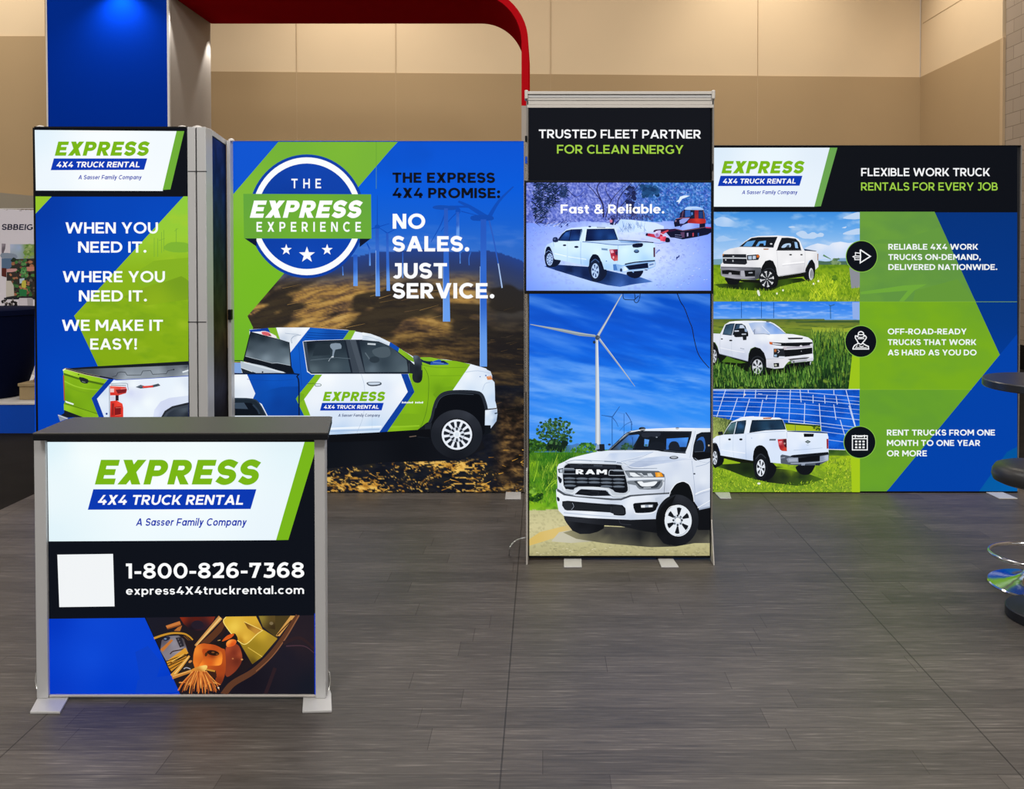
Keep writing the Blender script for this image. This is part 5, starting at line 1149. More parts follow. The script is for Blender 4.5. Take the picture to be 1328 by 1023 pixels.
A.st([(705, 735), (705, 930)], 4, '3472c0'); A.st([(715, 730), (738, 765), (752, 800)], [5, 3], '2c4c8c', 3); A.st([(748, 780), (748, 900)], 5, '2c5ca0'); A.st([(748, 782), (712, 800), (680, 835)], [4, 2], '3468b0', 3); A.st([(668, 728), (705, 740)], 2, '4c84d0')
A.g([(541, 308), (556, 308), (572, 960), (540, 960)], lambda x, y: mixc(np.tile(S('98a6b6'), (len(x), 1)), np.tile(S('e6ecf2'), (len(x), 1)), .5 - np.cos((x - 540) / 30 * 6.0) * .45), 6)
A.st([(552, 295), (605, 205), (692, 52)], [16, 5], 'a2aab4'); A.st([(556, 290), (620, 180), (690, 56)], [5, 2], 'd0d8dc'); A.st([(548, 293), (450, 280), (350, 258), (165, 224)], [10, 20, 18, 3], '8d9aa2'); A.st([(540, 286), (430, 272), (170, 223)], [4, 5, 2], 'b8c4c4')
A.st([(562, 306), (640, 410), (768, 580)], [13, 9, 3], '9aa6b4'); A.st([(566, 306), (645, 410), (740, 540)], [4, 3, 2], 'c8d2dc'); A.e(552, 300, 12, 14, '404c5c'); A.e(534, 326, 8, 9, '24344c'); A.st([(552, 300), (570, 296)], 10, '5a6674')
A.to('printed_graphic').V(685, 530, 8.52)
A.g([(0, 400), (60, 395), (480, 400), (540, 382), (620, 396), (760, 380), (760, 480), (0, 480)], [(20, 420, '3c74b8'), (500, 395, '4a7ec0'), (700, 390, '3f78c0'), (400, 450, '3a6a7c')])
A.blobs(130, [(0, 340), (60, 335), (130, 370), (215, 400), (215, 470), (0, 475)], (12, 26), ['2a5220', '36621e', '224a1c', '487a26', '1c3e1c'], 3)
A.blobs(130, [(470, 460), (540, 415), (600, 380), (660, 378), (720, 390), (752, 420), (752, 470), (470, 475)], (9, 20), ['2e6428', '3c7a28', '4c8a30', '245424', '6aa038'], 4)
crown = lambda x, y, rd: ((x - 300) / 215) ** 2 + ((y - 255) / 165) ** 2 < rd.uniform(.35, 1.0)
A.blobs(90, [(230, 340), (420, 330), (440, 460), (210, 462)], (16, 34), ['14281e', '182e20', '102218'], 5)
A.blobs(330, [(80, 80), (510, 80), (510, 420), (80, 420)], (7, 22), ['2a4e2c', '345a30', '22442a', '3e6836', '1c3824', '4a7440'], 6, .85, crown)
A.blobs(70, [(180, 90), (430, 90), (500, 300), (380, 400), (120, 330)], (5, 11), ['4c8ae8', '3a6a3c', '4a7a48'], 7, .9, crown)
A.st([(292, 330), (296, 465)], 12, '1a2a1e'); A.e(400, 385, 38, 36, '14261e')
A.sc(650, [(0, 470), (780, 455), (560, 510), (400, 580), (330, 650), (315, 860), (315, 1050), (0, 1060)], (18, 70), (2, 7), (60, 125), ['3c701e', '447a20', '528622', '2e5c1a', '5c9026', '6c9c2c', '2a521c', '4a7f22'], 8, .15)
A.sc(120, [(150, 640), (330, 600), (315, 1050), (150, 1060)], (40, 120), (3, 8), (60, 115), ['7ea82a', '8cb432', '6c9a26', '98be3c'], 9, .12)
for P in ([(255, 680), (290, 600), (330, 495)], [(60, 800), (90, 700), (115, 575)], [(20, 960), (70, 945), (108, 932)], [(190, 900), (240, 830), (330, 770)], [(250, 860), (330, 780)]): A.st(P, [10, 4], '9ac834', 3)
A.blobs(26, [(10, 830), (80, 830), (80, 930), (10, 930)], (10, 24), ['6a9c30', '4c7c20', '84b43c'], 10); A.blobs(30, [(10, 950), (150, 930), (160, 1010), (10, 1020)], (12, 26), ['1c3c14', '264c18', '3c6c1c'], 11)
A.V(650, 540, 4.4267); A.sc(120, [(160, 790), (300, 740), (1195, 770), (1195, 800), (160, 802)], (6, 20), (2, 4), (-20, 20), ['8e8a68', 'a8a27c', '6c6a54', 'dcd6b0'], 12)
# pickup
A.to('truck_picture').V(715, 545, 6.2)
A.g([(95, 900), (300, 845), (420, 850), (900, 870), (1280, 700), (1280, 985), (1150, 985), (1000, 1012), (800, 1018), (420, 985), (200, 950)], [(110, 905, '9c9674'), (220, 940, '8a8668'), (300, 890, '58564a'), (450, 900, '2e2e30'), (430, 975, '7c785e'), (700, 920, '15171c'), (800, 1005, '5c5a4c'), (900, 900, '14161b'), (1250, 800, '101218'), (1270, 960, '6c6a5a'), (1250, 900, '2c2c2c'), (600, 985, '75725a'), (600, 930, '24252a')])
A.g([(100, 780), (430, 830), (420, 868), (370, 895), (310, 910), (230, 912), (170, 885), (120, 820)], [(130, 810, '23262c'), (250, 900, '1c1e24'), (400, 850, '101217'), (250, 830, '14161b')])
A.g([(98, 762), (640, 790), (905, 785), (905, 860), (860, 905), (760, 892), (560, 850), (430, 842), (110, 806)], [(200, 785, '2a2d34'), (500, 810, '1b1d23'), (800, 820, '16181d'), (850, 890, '111318')]); A.st([(545, 800), (560, 830), (640, 838)], 4, '34373f', 3)
A.f([(945, 640), (955, 560), (1000, 505), (1060, 484), (1110, 510), (1140, 590), (1150, 690), (1100, 660), (1000, 610)], '0d1014')
A.f([(1130, 640), (1280, 680), (1280, 880), (1180, 880), (1140, 760)], '0f1116')
BODY = [(105, 330), (150, 305), (200, 290), (330, 258), (460, 240), (530, 170), (605, 98), (640, 82), (760, 68), (1000, 58), (1272, 62), (1280, 62), (1280, 690), (1190, 714), (1150, 655), (1138, 590), (1110, 515), (1060, 488), (1000, 508), (955, 575), (950, 600), (910, 780), (880, 790), (640, 797), (300, 782), (100, 765), (58, 722), (42, 640), (38, 560), (50, 540), (46, 375), (60, 350)]
A.g(BODY, [(200, 300, 'f0f6fd'), (330, 275, 'eaf1fb'), (460, 260, 'e2ebf8'), (600, 280, 'dbe6f5'), (520, 310, 'd4e0f2'), (720, 260, 'f0f5fc'), (700, 320, 'c8d5ea'), (800, 290, 'eaf0fa'), (900, 330, 'dfe7f4'), (1050, 290, 'e6edf8'), (1000, 360, 'cdd8ec'), (950, 420, 'd2dcee'), (1100, 420, 'd8e1f0'), (1000, 470, 'e0e8f4'), (1200, 400, 'dde5f2'), (1220, 480, 'e4ebf6'), (1200, 560, 'c4cfe4'), (1240, 640, 'd2dbec'), (1180, 680, 'b4c0d8'), (620, 400, 'c8d0de'), (700, 540, 'd0d8e6'), (900, 560, 'c4ccdc'), (80, 400, 'e8eef8'), (60, 560, 'd8e0ee'), (1150, 80, 'e6edf8'), (800, 75, 'dfe8f5'), (1000, 70, 'eef3fa')], 24)
A.g([(600, 372), (650, 345), (760, 300), (900, 285), (1100, 305), (1000, 330), (860, 350), (700, 378), (640, 380)], [(640, 370, 'b4c2dc'), (760, 320, 'c4d2ea'), (900, 310, 'cddaf0'), (1050, 308, 'd4def0'), (760, 360, 'a8b6d2'), (900, 340, 'bccae4')])
A.g([(470, 262), (620, 258), (820, 250), (760, 275), (560, 318), (420, 318)], [(500, 270, 'c4d3ec'), (700, 265, 'ccdaf0'), (560, 305, 'd6e1f3'), (440, 312, 'dde6f4')])
A.st([(820, 252), (700, 300), (560, 330)], [3, 5], 'a8b8d4', 3); A.st([(620, 330), (800, 330), (1000, 318), (1140, 312)], [3, 2], 'a8b6d0', 3)
A.st([(110, 340), (190, 318), (320, 322), (520, 332)], 5, '9aa8bc', 3); A.st([(425, 328), (520, 332)], 10, '8c9aac'); A.st([(188, 318), (300, 324), (325, 332)], 5, 'aab8ca', 3)
A.st([(525, 338), (580, 345), (610, 362), (640, 382), (720, 386), (850, 384)], [9, 4], '8895aa', 4); A.st([(560, 335), (640, 374), (740, 380)], 4, 'f4f8fe', 3)
# glass
A.f([(460, 240), (540, 165), (618, 100), (700, 84), (1130, 86), (1122, 130), (1082, 264), (1000, 260), (850, 240), (600, 238)], '1a212c')
A.st([(458, 240), (535, 165), (612, 98), (700, 76)], 7, '39434f', 3); A.st([(466, 236), (545, 165), (622, 106)], 3, '8896a4', 3)
A.g([(490, 235), (620, 120), (700, 112), (708, 120), (660, 205), (652, 236)], [(500, 230, '3c4858'), (560, 180, '3a5c92'), (640, 150, '3a78d4'), (690, 120, '4a88e0'), (580, 225, '486a80'), (640, 220, '3c5f78')])
A.blobs(24, [(560, 220), (600, 185), (650, 200), (660, 235), (560, 236)], (6, 16), ['2c5038', '24443a', '3a6040'], 13); A.st([(654, 130), (654, 215)], 4, '2a4c80'); A.st([(640, 125), (654, 160)], 3, '2a4c80')
A.f([(670, 232), (700, 130), (740, 96), (1000, 96), (1110, 100), (1070, 250), (1000, 246), (850, 236)], '131922')
A.f([(730, 130), (735, 100), (860, 96), (880, 110), (850, 135), (800, 128), (770, 138)], '262c38', 3); A.e(846, 134, 7, 5, '8a94a0')
A.f([(748, 148), (786, 154), (776, 208), (746, 206)], '5c9cec'); A.f([(752, 190), (774, 192), (772, 206), (750, 205)], '3c6c68')
A.g([(926, 146), (1102, 136), (1084, 212), (1030, 212), (1020, 182), (985, 170), (950, 182), (944, 232), (922, 234)], [(940, 155, '3c82e6'), (1080, 150, '4c94ee'), (930, 225, '3a74c8'), (1060, 200, '3a78d0')])
A.f([(945, 234), (952, 180), (985, 166), (1018, 178), (1036, 228), (1030, 240)], '1c222d', 2); A.f([(780, 236), (790, 190), (830, 170), (900, 180), (920, 236)], '171d27', 2)
A.st([(905, 240), (1000, 252), (1080, 258)], 10, '3c4452'); A.st([(850, 238), (890, 246), (1075, 262)], 7, '0f1319')
A.st([(1140, 80), (1128, 150), (1086, 262)], 20, 'e4eaf4', 2); A.st([(1156, 84), (1140, 160), (1112, 300)], 4, 'b8c4d8', 2)
A.f([(1280, 92), (1205, 94), (1166, 112), (1142, 200), (1132, 290), (1150, 318), (1280, 300)], '151a24', 0)
A.f([(1152, 246), (1158, 190), (1185, 142), (1222, 132), (1236, 180), (1230, 248)], '3468b8', 2); A.f([(1148, 248), (1155, 190), (1175, 160), (1205, 158), (1224, 190), (1220, 250)], '1c2430', 2)
A.f([(1135, 256), (1160, 250), (1280, 258), (1280, 302), (1160, 322), (1140, 306)], '0e1116'); A.st([(1150, 252), (1225, 248)], 4, '4c5664'); A.e(1265, 200, 7, 7, 'c8b8a0')
A.e(730, 68, 28, 16, '14181f'); A.e(735, 60, 16, 7, '3a414c'); A.e(1012, 62, 16, 7, '2a2f38'); A.st([(640, 88), (760, 70), (1000, 62), (1150, 66)], 4, 'f8fbff', 3)
A.f([(360, 236), (386, 226), (384, 190), (426, 188), (430, 244), (372, 248)], '1d222a'); A.f([(350, 240), (364, 190), (384, 195), (384, 228)], '8ea4c4'); A.e(466, 193, 12, 8, '2c3640')
# grille and lamps
A.f([(88, 560), (84, 480), (92, 380), (118, 348), (160, 338), (520, 346), (572, 364), (608, 450), (632, 540), (620, 590), (560, 604), (490, 604), (440, 556), (230, 544), (180, 588), (120, 574)], 'c4ccd6', 2)
A.f([(96, 540), (92, 440), (104, 372), (130, 352), (160, 346), (520, 354), (564, 374), (596, 450), (614, 540), (608, 570), (580, 582), (510, 574), (458, 540), (220, 530), (178, 556), (130, 550)], '11141b', 2)
for y, off in ((395, 0), (466, 8), (494, 12), (524, 16)):
    for k in range(5):
        x0 = 100 + k * 98 + off * .3
        if y == 395 and 0 < k < 4: continue
        if y == 524 and k in (1, 2): continue
        A.f([(x0, y - 6 + k * 2), (x0 + 46, y - 11 + k * 2), (x0 + 90, y - 4 + k * 2), (x0 + 84, y + 4 + k * 2), (x0 + 10, y + 4 + k * 2)], '68727f', 2)
        A.st([(x0 + 6, y + 7 + k * 2), (x0 + 84, y + 9 + k * 2)], 5, '2a303a')
for y in (362, 374): A.st([(150, y - 2), (520, y + 6)], 4, '39404c')
A.st([(210, 360), (240, 356), (255, 366)], 12, '2a303a', 2); A.st([(340, 362), (410, 364)], 10, '4a525e')
A.st([(100, 384), (182, 386)], 5, 'a8b2be'); A.st([(95, 428), (190, 428)], 5, '98a2b0'); A.st([(104, 386), (98, 428)], 4, '8894a2')
A.st([(580, 404), (490, 398), (468, 402), (462, 428), (474, 440), (590, 440)], 5, 'bac4d0', 3)
A.text('RAM', 196, 430, 446, 433, 39, 'f4f8fc', 0.27, 0, 1, 2.0)
A.f([(186, 592), (228, 556), (240, 550), (438, 560), (482, 604), (320, 606)], '15181f'); A.st([(320, 566), (380, 572), (376, 600), (322, 598)], 3, '2c313a'); A.st([(235, 575), (310, 580)], 3, '2a2f38')
A.st([(96, 566), (170, 588), (228, 540), (440, 548), (490, 606), (590, 606), (632, 576)], [12, 14], 'dde4ec', 3); A.st([(98, 572), (168, 596), (180, 588)], 4, '8894a4', 2); A.st([(445, 560), (492, 612), (590, 612)], 4, '8894a4', 2)
A.f([(44, 542), (70, 560), (110, 585), (200, 606), (500, 626), (560, 624), (630, 598), (760, 588), (962, 576), (962, 588), (760, 600), (640, 610), (560, 640), (480, 640), (200, 614), (100, 600), (46, 566)], '4a5058')
A.g([(40, 570), (60, 575), (100, 602), (200, 616), (480, 642), (560, 642), (640, 612), (760, 602), (952, 590), (930, 690), (912, 780), (880, 788), (640, 797), (300, 782), (100, 765), (58, 722), (42, 640)], [(70, 600, 'f0f5fc'), (300, 640, 'dbe4f2'), (500, 655, 'c8d2e4'), (560, 660, 'd4deee'), (640, 640, 'eff4fb'), (760, 620, 'e8eef8'), (300, 750, 'f4f8fd'), (500, 772, 'e4ecf6'), (620, 760, 'd2dcec'), (640, 780, 'bfcadc'), (780, 770, 'cfd8e8'), (890, 640, 'c8d2e4'), (900, 740, 'b4c0d6'), (60, 700, 'dfe7f3'), (120, 755, 'e6edf7'), (620, 700, 'f2f6fc')])
A.g([(832, 622), (950, 592), (930, 690), (912, 780), (866, 786)], [(850, 640, 'c4cede'), (930, 620, 'd4dcea'), (880, 770, 'aab6cc'), (910, 700, 'bac6d8')])
A.st([(100, 740), (300, 758), (470, 770), (600, 776)], [8, 5], 'b8c4d8', 3)
A.f([(88, 648), (200, 650), (400, 668), (570, 678), (598, 730), (594, 756), (570, 764), (500, 758), (470, 738), (180, 722), (108, 716)], '171a20', 2)
for P in ([(100, 655), (160, 658), (168, 700), (150, 714), (110, 710), (98, 690)], [(490, 690), (560, 690), (590, 735), (570, 752), (500, 748), (486, 720)]): A.f(P, '25292f', 3)
A.f([(180, 662), (470, 686), (476, 730), (186, 712)], '1d2127'); A.st([(186, 652), (560, 680)], 3, '3c424c'); A.st([(168, 660), (180, 690), (160, 716)], 4, '8e98a6', 3); A.st([(478, 690), (478, 740)], 4, '3a4048')
A.f([(656, 672), (700, 660), (852, 654), (846, 700), (832, 724), (790, 738), (690, 742), (672, 730)], '101318', 2); A.st([(664, 738), (700, 750), (800, 744), (845, 722)], 6, 'f4f8fc', 3)
A.f([(718, 678), (760, 674), (818, 674), (816, 696), (720, 700)], '7c8490'); A.f([(720, 680), (752, 678), (752, 698), (722, 698)], 'f0f4f8'); A.f([(780, 678), (812, 678), (810, 694), (782, 696)], 'e8eef4'); A.f([(752, 682), (780, 680), (780, 694), (754, 696)], 'aab4c2')
A.f([(44, 612), (64, 622), (66, 646), (48, 644)], '1e232b', 2); A.f([(52, 388), (96, 380), (90, 420), (60, 420)], '4a525e'); A.f([(66, 394), (90, 390), (86, 416), (70, 416)], 'b8c4d0'); A.f([(50, 444), (84, 470), (78, 500), (64, 498)], '20252e', 2); A.f([(90, 430), (98, 520), (120, 560), (100, 560), (80, 520)], 'e4ebf4')
A.f([(588, 402), (640, 400), (860, 404), (904, 430), (908, 456), (620, 458)], '58606a'); A.f([(600, 410), (626, 410), (640, 452), (616, 452)], '848c96')
A.f([(628, 416), (668, 418), (690, 432), (724, 450), (660, 452), (634, 440)], 'e8eef4'); A.f([(690, 420), (726, 422), (740, 440), (770, 440), (770, 424), (800, 422), (822, 450), (732, 452)], 'cdd5de'); A.st([(700, 424), (740, 448)], 5, '4c545e'); A.st([(770, 430), (775, 450)], 4, '4c545e')
A.f([(832, 416), (884, 416), (900, 450), (840, 454)], 'ee9a24'); A.f([(850, 420), (870, 420), (876, 450), (852, 450)], 'f8b850'); A.st([(884, 418), (902, 450)], 4, '8a5020')
A.st([(606, 468), (760, 464), (908, 464)], 10, 'e4eaf0', 3)
A.f([(610, 486), (680, 480), (890, 474), (898, 500), (880, 540), (850, 552), (710, 552), (680, 520), (620, 510)], '78808a', 2); A.f([(664, 488), (700, 486), (716, 516), (740, 530), (820, 526), (836, 506), (870, 484), (880, 492), (856, 530), (830, 542), (724, 542), (690, 512)], '3c434c', 2)
A.f([(690, 490), (730, 488), (742, 500), (800, 492), (850, 488), (836, 512), (810, 526), (730, 528), (706, 510)], 'eef3f8', 2); A.st([(740, 540), (800, 538)], 8, 'b4bcc6'); A.st([(896, 480), (896, 520), (870, 552)], 6, 'e4eaf2', 3)
A.st([(905, 430), (912, 470), (905, 580)], 4, '6c7684', 2)
# side details
A.e(984, 297, 36, 13, '3c424c'); A.e(984, 296, 25, 7, 'c4ccd6'); A.st([(962, 297), (1006, 297)], 3, '5a626c')
A.st([(1128, 320), (1142, 450), (1152, 560), (1150, 640)], 4, 'a8b4ca', 3); A.e(1148, 427, 9, 6, '38404c'); A.st([(1150, 300), (1200, 330), (1280, 340)], [3, 2], 'b0bcd0', 3); A.st([(1160, 370), (1240, 350), (1275, 325)], 4, '9cabc6', 3)
A.st([(1155, 592), (1200, 570), (1280, 545)], 8, 'f4f8fd', 3); A.st([(1155, 605), (1220, 580), (1280, 565)], 5, 'b0bcd2', 3); A.st([(1175, 700), (1280, 640)], 6, 'f0f4fa'); A.st([(1185, 712), (1280, 692)], 12, '9aa6bc'); A.st([(950, 590), (960, 560), (1000, 508), (1058, 488), (1108, 514), (1136, 590), (1146, 650)], 5, 'f2f6fc', 4)
A.g([(1010 + 172 * math.cos(i * math.pi / 24), 800 + 206 * math.sin(i * math.pi / 24)) for i in range(48)], [(1040, 610, '2a2d34'), (1140, 720, '24272e'), (1170, 850, '1c1f25'), (1080, 980, '181a20'), (960, 990, '121419'), (880, 850, '101217'), (930, 680, '181b21'), (1010, 800, '0e1014')])
A.g([(840, 800), (880, 700), (940, 640), (1000, 596), (930, 760), (900, 860), (930, 960), (960, 1004), (900, 985), (850, 920)], [(900, 700, '0f1115'), (860, 850, '0d0f13'), (920, 960, '15171c')])
A.rim(1018, 803, 109, 127, 6, 'e6ecf4', '14181f', .62, .36, .82, .42, 0, 0); A.e(1016, 800, 40, 44, 'd4dce8'); A.e(1018, 803, 100, 116, 'e6ecf4') if False else None
for i in range(8):
    a = i * math.pi / 4; A.e(1014 + 34 * math.cos(a), 800 + 38 * math.sin(a), 8, 9, '5a646f' if i % 2 else '20262e')
A.e(1016, 800, 18, 20, 'eef3f8'); A.st([(990, 790), (1010, 775), (1040, 790), (1045, 820)], 4, '3a424c', 3); A.st([(915, 760), (930, 720), (960, 690), (1010, 680)], 4, 'fbfdff', 4); A.st([(1000, 926), (1060, 910), (1105, 860)], 4, '9aa6b6', 4)
A.to('lettering').V(650, 100, 3.5267)
A.text('TRUSTED FLEET PARTNER', 172, 280, 912, 281.5, 39.5, 'f8f9fb', 0.19); A.text('FOR CLEAN ENERGY', 255, 350, 832, 351.5, 39.5, 'a2cf46', 0.18)
A.build(kiosk)

# ================================================================ artwork: television picture
A = Art(YV, (682.6, 236.8, 922, 376.8), M['screen'])
A.V(680, 235, 5.312)
def snow(x, y):
    hor = 285 + 8 * np.sin(x / 90)
    n = fbm(x / 24, y / 20, 5, 2); n2 = fbm(x / 9, y / 9, 4, 3)
    f = mixc(ramp(n2, [(.25, '3a4a9c'), (.42, '5868be'), (.55, '7686d6'), (.72, 'a4aef0')]), ramp(n2, [(.25, '183c88'), (.45, '2c66b8'), (.6, '4a8ad8'), (.75, '88b4f0')]), np.clip((x - 640) / 260, 0, 1))
    f = mixc(f, np.tile(S('3a50c0'), (len(x), 1)), np.clip((n - .5) * 2.4, 0, .5))
    s_ = ramp(np.clip((y - 285) / 470, 0, 1), [(0, 'b2c2f8'), (.15, 'c0ccfa'), (.5, 'c6d6fa'), (.8, 'bcd4fa'), (1, 'a8c8fa')])
    d = np.hypot((x - 640) / 560, (y - 520) / 330)
    s_ = mixc(s_, np.tile(S('d6eafe'), (len(x), 1)), np.clip(1.1 - np.hypot((x - 700) / 330, (y - 320) / 90), 0, .9))
    s_ = mixc(s_, np.tile(S('6f92fa'), (len(x), 1)), np.clip(d - .55, 0, .85) * 1.25)
    s_ = mixc(s_, np.tile(S('8496e4'), (len(x), 1)), np.clip((n - .55) * 2, 0, .35))
    return np.where((y < hor)[:, None], f, s_)
A.field(8, 4, 1292, 760, 6.5, snow)
forest = [(15, 10), (1290, 10), (1290, 270), (900, 262), (620, 250), (400, 262), (200, 290), (15, 280)]
A.sc(700, forest, (8, 34), (1.5, 4), (0, 360), ['4a5ab0', '5666bc', '6878cc', '8490dc', 'a4aeec', '3c4a9c', '5c6cc0'], 21)
A.sc(420, [(680, 10), (1290, 10), (1290, 270), (900, 262), (660, 250)], (8, 34), (2, 5), (0, 360), ['1e4a98', '2858a8', '3468b8', '4c84d0', '1a4088'], 22)
for P, w in (([(545, 250), (540, 160), (500, 60), (520, 5)], (12, 5)), ([(540, 150), (470, 60), (430, 20)], (7, 3)), ([(560, 250), (600, 130), (700, 20)], (8, 3)), ([(640, 240), (650, 120), (740, 10)], (8, 4)), ([(660, 180), (760, 60), (800, 10)], (6, 3)), ([(600, 130), (560, 60), (580, 5)], (5, 2)), ([(300, 60), (360, 110), (420, 60)], (5, 2)), ([(720, 130), (740, 90), (830, 30)], (7, 3))): A.st(P, list(w), '26244e', 4)
A.sc(420, [(60, 8), (215, 8), (230, 130), (170, 190), (110, 290), (70, 290), (45, 170)], (14, 44), (4, 10), (-60, 60), ['101c3c', '16264c', '1c3054', '0c1630', '28406c'], 23)
A.sc(160, [(235, 20), (290, 20), (295, 110), (240, 110)], (10, 26), (3, 8), (-60, 60), ['16264c', '1e3258', '2a4070'], 24)
A.blobs(60, [(690, 40), (760, 40), (770, 250), (740, 255), (700, 170)], (6, 20), ['1c2450', '243064', '2c3c78'], 25)
A.blobs(70, [(800, 30), (910, 40), (920, 100), (820, 110)], (8, 22), ['143460', '1c4474', '225084'], 26)
A.sc(240, [(740, 225), (890, 238), (885, 272), (560, 268), (600, 235)], (6, 20), (2, 6), (40, 140), ['3c3c74', '23285c', '5a62a4', '2c2c54'], 27)
A.g([(640, 300), (660, 262), (740, 266), (900, 285), (960, 310), (960, 345), (800, 350), (660, 350)], [(660, 280, 'bcd8fc'), (800, 290, 'd0e6fe'), (900, 300, 'cfe0fd'), (700, 340, 'c4dcfc')])
A.sc(46, [(660, 350), (690, 300), (760, 290), (845, 320), (840, 350)], (16, 44), (2, 5), (70, 125), ['5c80c4', '7a9cd8', '4a6cb0', '8cb0e4'], 28)
A.sc(120, [(15, 290), (420, 290), (300, 420), (15, 480)], (4, 12), (2, 4), (-20, 40), ['8a9ce8', '5c70c0', 'a8b8f4'], 29); A.sc(160, [(880, 450), (1285, 360), (1285, 740), (900, 740)], (4, 16), (2, 5), (-10, 40), ['8094e4', '98a8f0', '6c80d4', 'c8d4fc'], 30)
A.sc(40, [(120, 300), (200, 280), (300, 290), (290, 320), (130, 310)], (10, 40), (2, 5), (10, 60), ['34448c', '283474', 'c8d0f4'], 31)
for x, y in ((255, 312), (145, 285), (296, 300), (1050, 525), (1062, 518)): A.f([(x - 8, y + 6), (x, y - 8), (x + 8, y - 4), (x + 2, y + 8)], '2c3c84')
A.st([(1045, 540), (1060, 520), (1068, 512)], [4, 7], '2c3c84'); A.st([(905, 500), (918, 482), (932, 472)], [4, 12], '6c80cc', 2); A.st([(880, 420), (930, 428), (1000, 412)], 4, '7a94dc', 2)
A.f([(1044, 140), (1062, 128), (1072, 106), (1100, 98), (1140, 100), (1118, 110), (1086, 122), (1074, 140), (1058, 160), (1062, 144)], 'd8e8fe')
A.st([(600, 300), (608, 265), (600, 262)], [26, 18], '20204c', 2); A.e(597, 275, 10, 11, 'c87898'); A.st([(622, 300), (640, 278), (660, 262)], [10, 4], '242c5c', 2)
# snow groomer
A.to('snowcat_picture').V(835, 255, 13.98)
A.f([(540, 475), (570, 405), (640, 385), (660, 300), (740, 225), (1075, 235), (1100, 300), (1110, 480), (1110, 560), (1245, 560), (1245, 650), (1150, 690), (960, 730), (700, 775), (560, 745), (480, 740), (400, 650), (440, 590), (560, 580), (700, 600), (560, 560)], '10142e')
A.g([(1110, 545), (1245, 555), (1245, 580), (1120, 570)], [(1120, 550, 'b83c58'), (1240, 570, '8a2444')])
A.f([(735, 225), (790, 185), (960, 180), (1060, 215), (1065, 242), (860, 240), (760, 238)], 'b4d0fa', 2); A.f([(860, 215), (1050, 215), (1060, 238), (870, 236)], '98b8f0')
A.f([(650, 300), (700, 255), (742, 245), (740, 380), (660, 390)], '241c3c'); A.st([(712, 260), (690, 370)], 8, '8a5a6a'); A.f([(746, 250), (840, 245), (845, 360), (745, 375)], '2c5cac'); A.f([(850, 250), (910, 246), (915, 395), (850, 385)], '12203c'); A.f([(850, 290), (880, 280), (890, 320), (860, 345)], '4a80c8')
A.g([(915, 248), (990, 244), (985, 410), (918, 410)], [(930, 260, '8a2030'), (960, 380, 'a02c2c')]); A.f([(985, 260), (1060, 250), (1085, 300), (1088, 410), (985, 410)], '142858'); A.st([(1075, 250), (1092, 400)], 12, '8a5440'); A.f([(1000, 275), (1055, 275), (1062, 385), (1000, 390)], '1c3c78')
A.g([(790, 470), (840, 402), (1100, 405), (1115, 440), (1110, 480), (960, 495), (830, 505)], [(830, 440, '982028'), (960, 420, 'd03c30'), (1090, 430, 'b02c28'), (900, 480, 'a82828')], sm=2)
A.f([(640, 430), (700, 398), (830, 385), (770, 450), (720, 490), (650, 490)], '8c9ce4'); A.st([(590, 400), (700, 388), (830, 385)], 10, 'b06878'); A.f([(548, 470), (575, 410), (640, 400), (640, 480)], '1a1430'); A.e(575, 440, 14, 20, '8a7088')
A.g([(500, 560), (660, 530), (800, 480), (1005, 492), (1005, 560), (830, 590), (700, 610), (560, 575)], [(600, 560, '8ca4f4'), (800, 520, 'a4b8fc'), (980, 540, '8098ec')]); A.st([(560, 580), (700, 615), (900, 590), (1100, 555)], 8, '8a5a68', 2)
A.f([(650, 500), (700, 490), (735, 500), (690, 525), (660, 560)], '2a2450')
for x in (720, 790, 890, 985): A.f([(x - 14, 660), (x + 12, 655), (x + 12, 715), (x - 12, 722)], 'a8a0d0' if x < 880 else ('b04050' if x == 890 else '28509a'))
A.st([(560, 690), (690, 700)], 5, 'a0a8d8'); A.st([(560, 720), (690, 745)], 6, '8890c8'); A.f([(660, 650), (730, 640), (735, 740), (690, 740)], '5a3c60')
A.f([(170, 640), (210, 600), (330, 590), (560, 590), (560, 620), (440, 640), (360, 660), (300, 650)], '301638', 2); A.g([(40, 665), (90, 665), (190, 680), (300, 650), (440, 600), (445, 620), (340, 690), (330, 790), (200, 745), (40, 710)], [(60, 685, 'a82040'), (160, 710, 'c83850'), (400, 615, 'd04858'), (280, 760, 'b02c48'), (200, 620, '8a1c40')])
A.g([(185, 680), (215, 625), (300, 610), (300, 650), (280, 720), (220, 740)], [(220, 650, 'e0d4f4'), (280, 640, 'c8b8e8'), (240, 710, 'a088c8')], sm=2); A.e(235, 685, 22, 26, '9a70b0')
A.g([(290, 720), (400, 720), (410, 790), (370, 815), (295, 800)], [(310, 740, 'f06078'), (390, 780, 'd03858')]); A.f([(400, 740), (460, 755), (470, 820), (400, 828), (385, 800)], '14122c', 2); A.f([(30, 685), (50, 660), (70, 670), (60, 710), (35, 710)], '1c1438', 2)
A.st([(300, 670), (380, 705), (440, 735)], [14, 8], 'e8dcf4'); A.st([(40, 720), (180, 760), (290, 800)], 16, 'b4d4fa'); A.st([(0, 832), (170, 828)], [16, 6], '101c40'); A.st([(170, 640), (210, 600), (440, 588)], 8, '5a2450', 3)
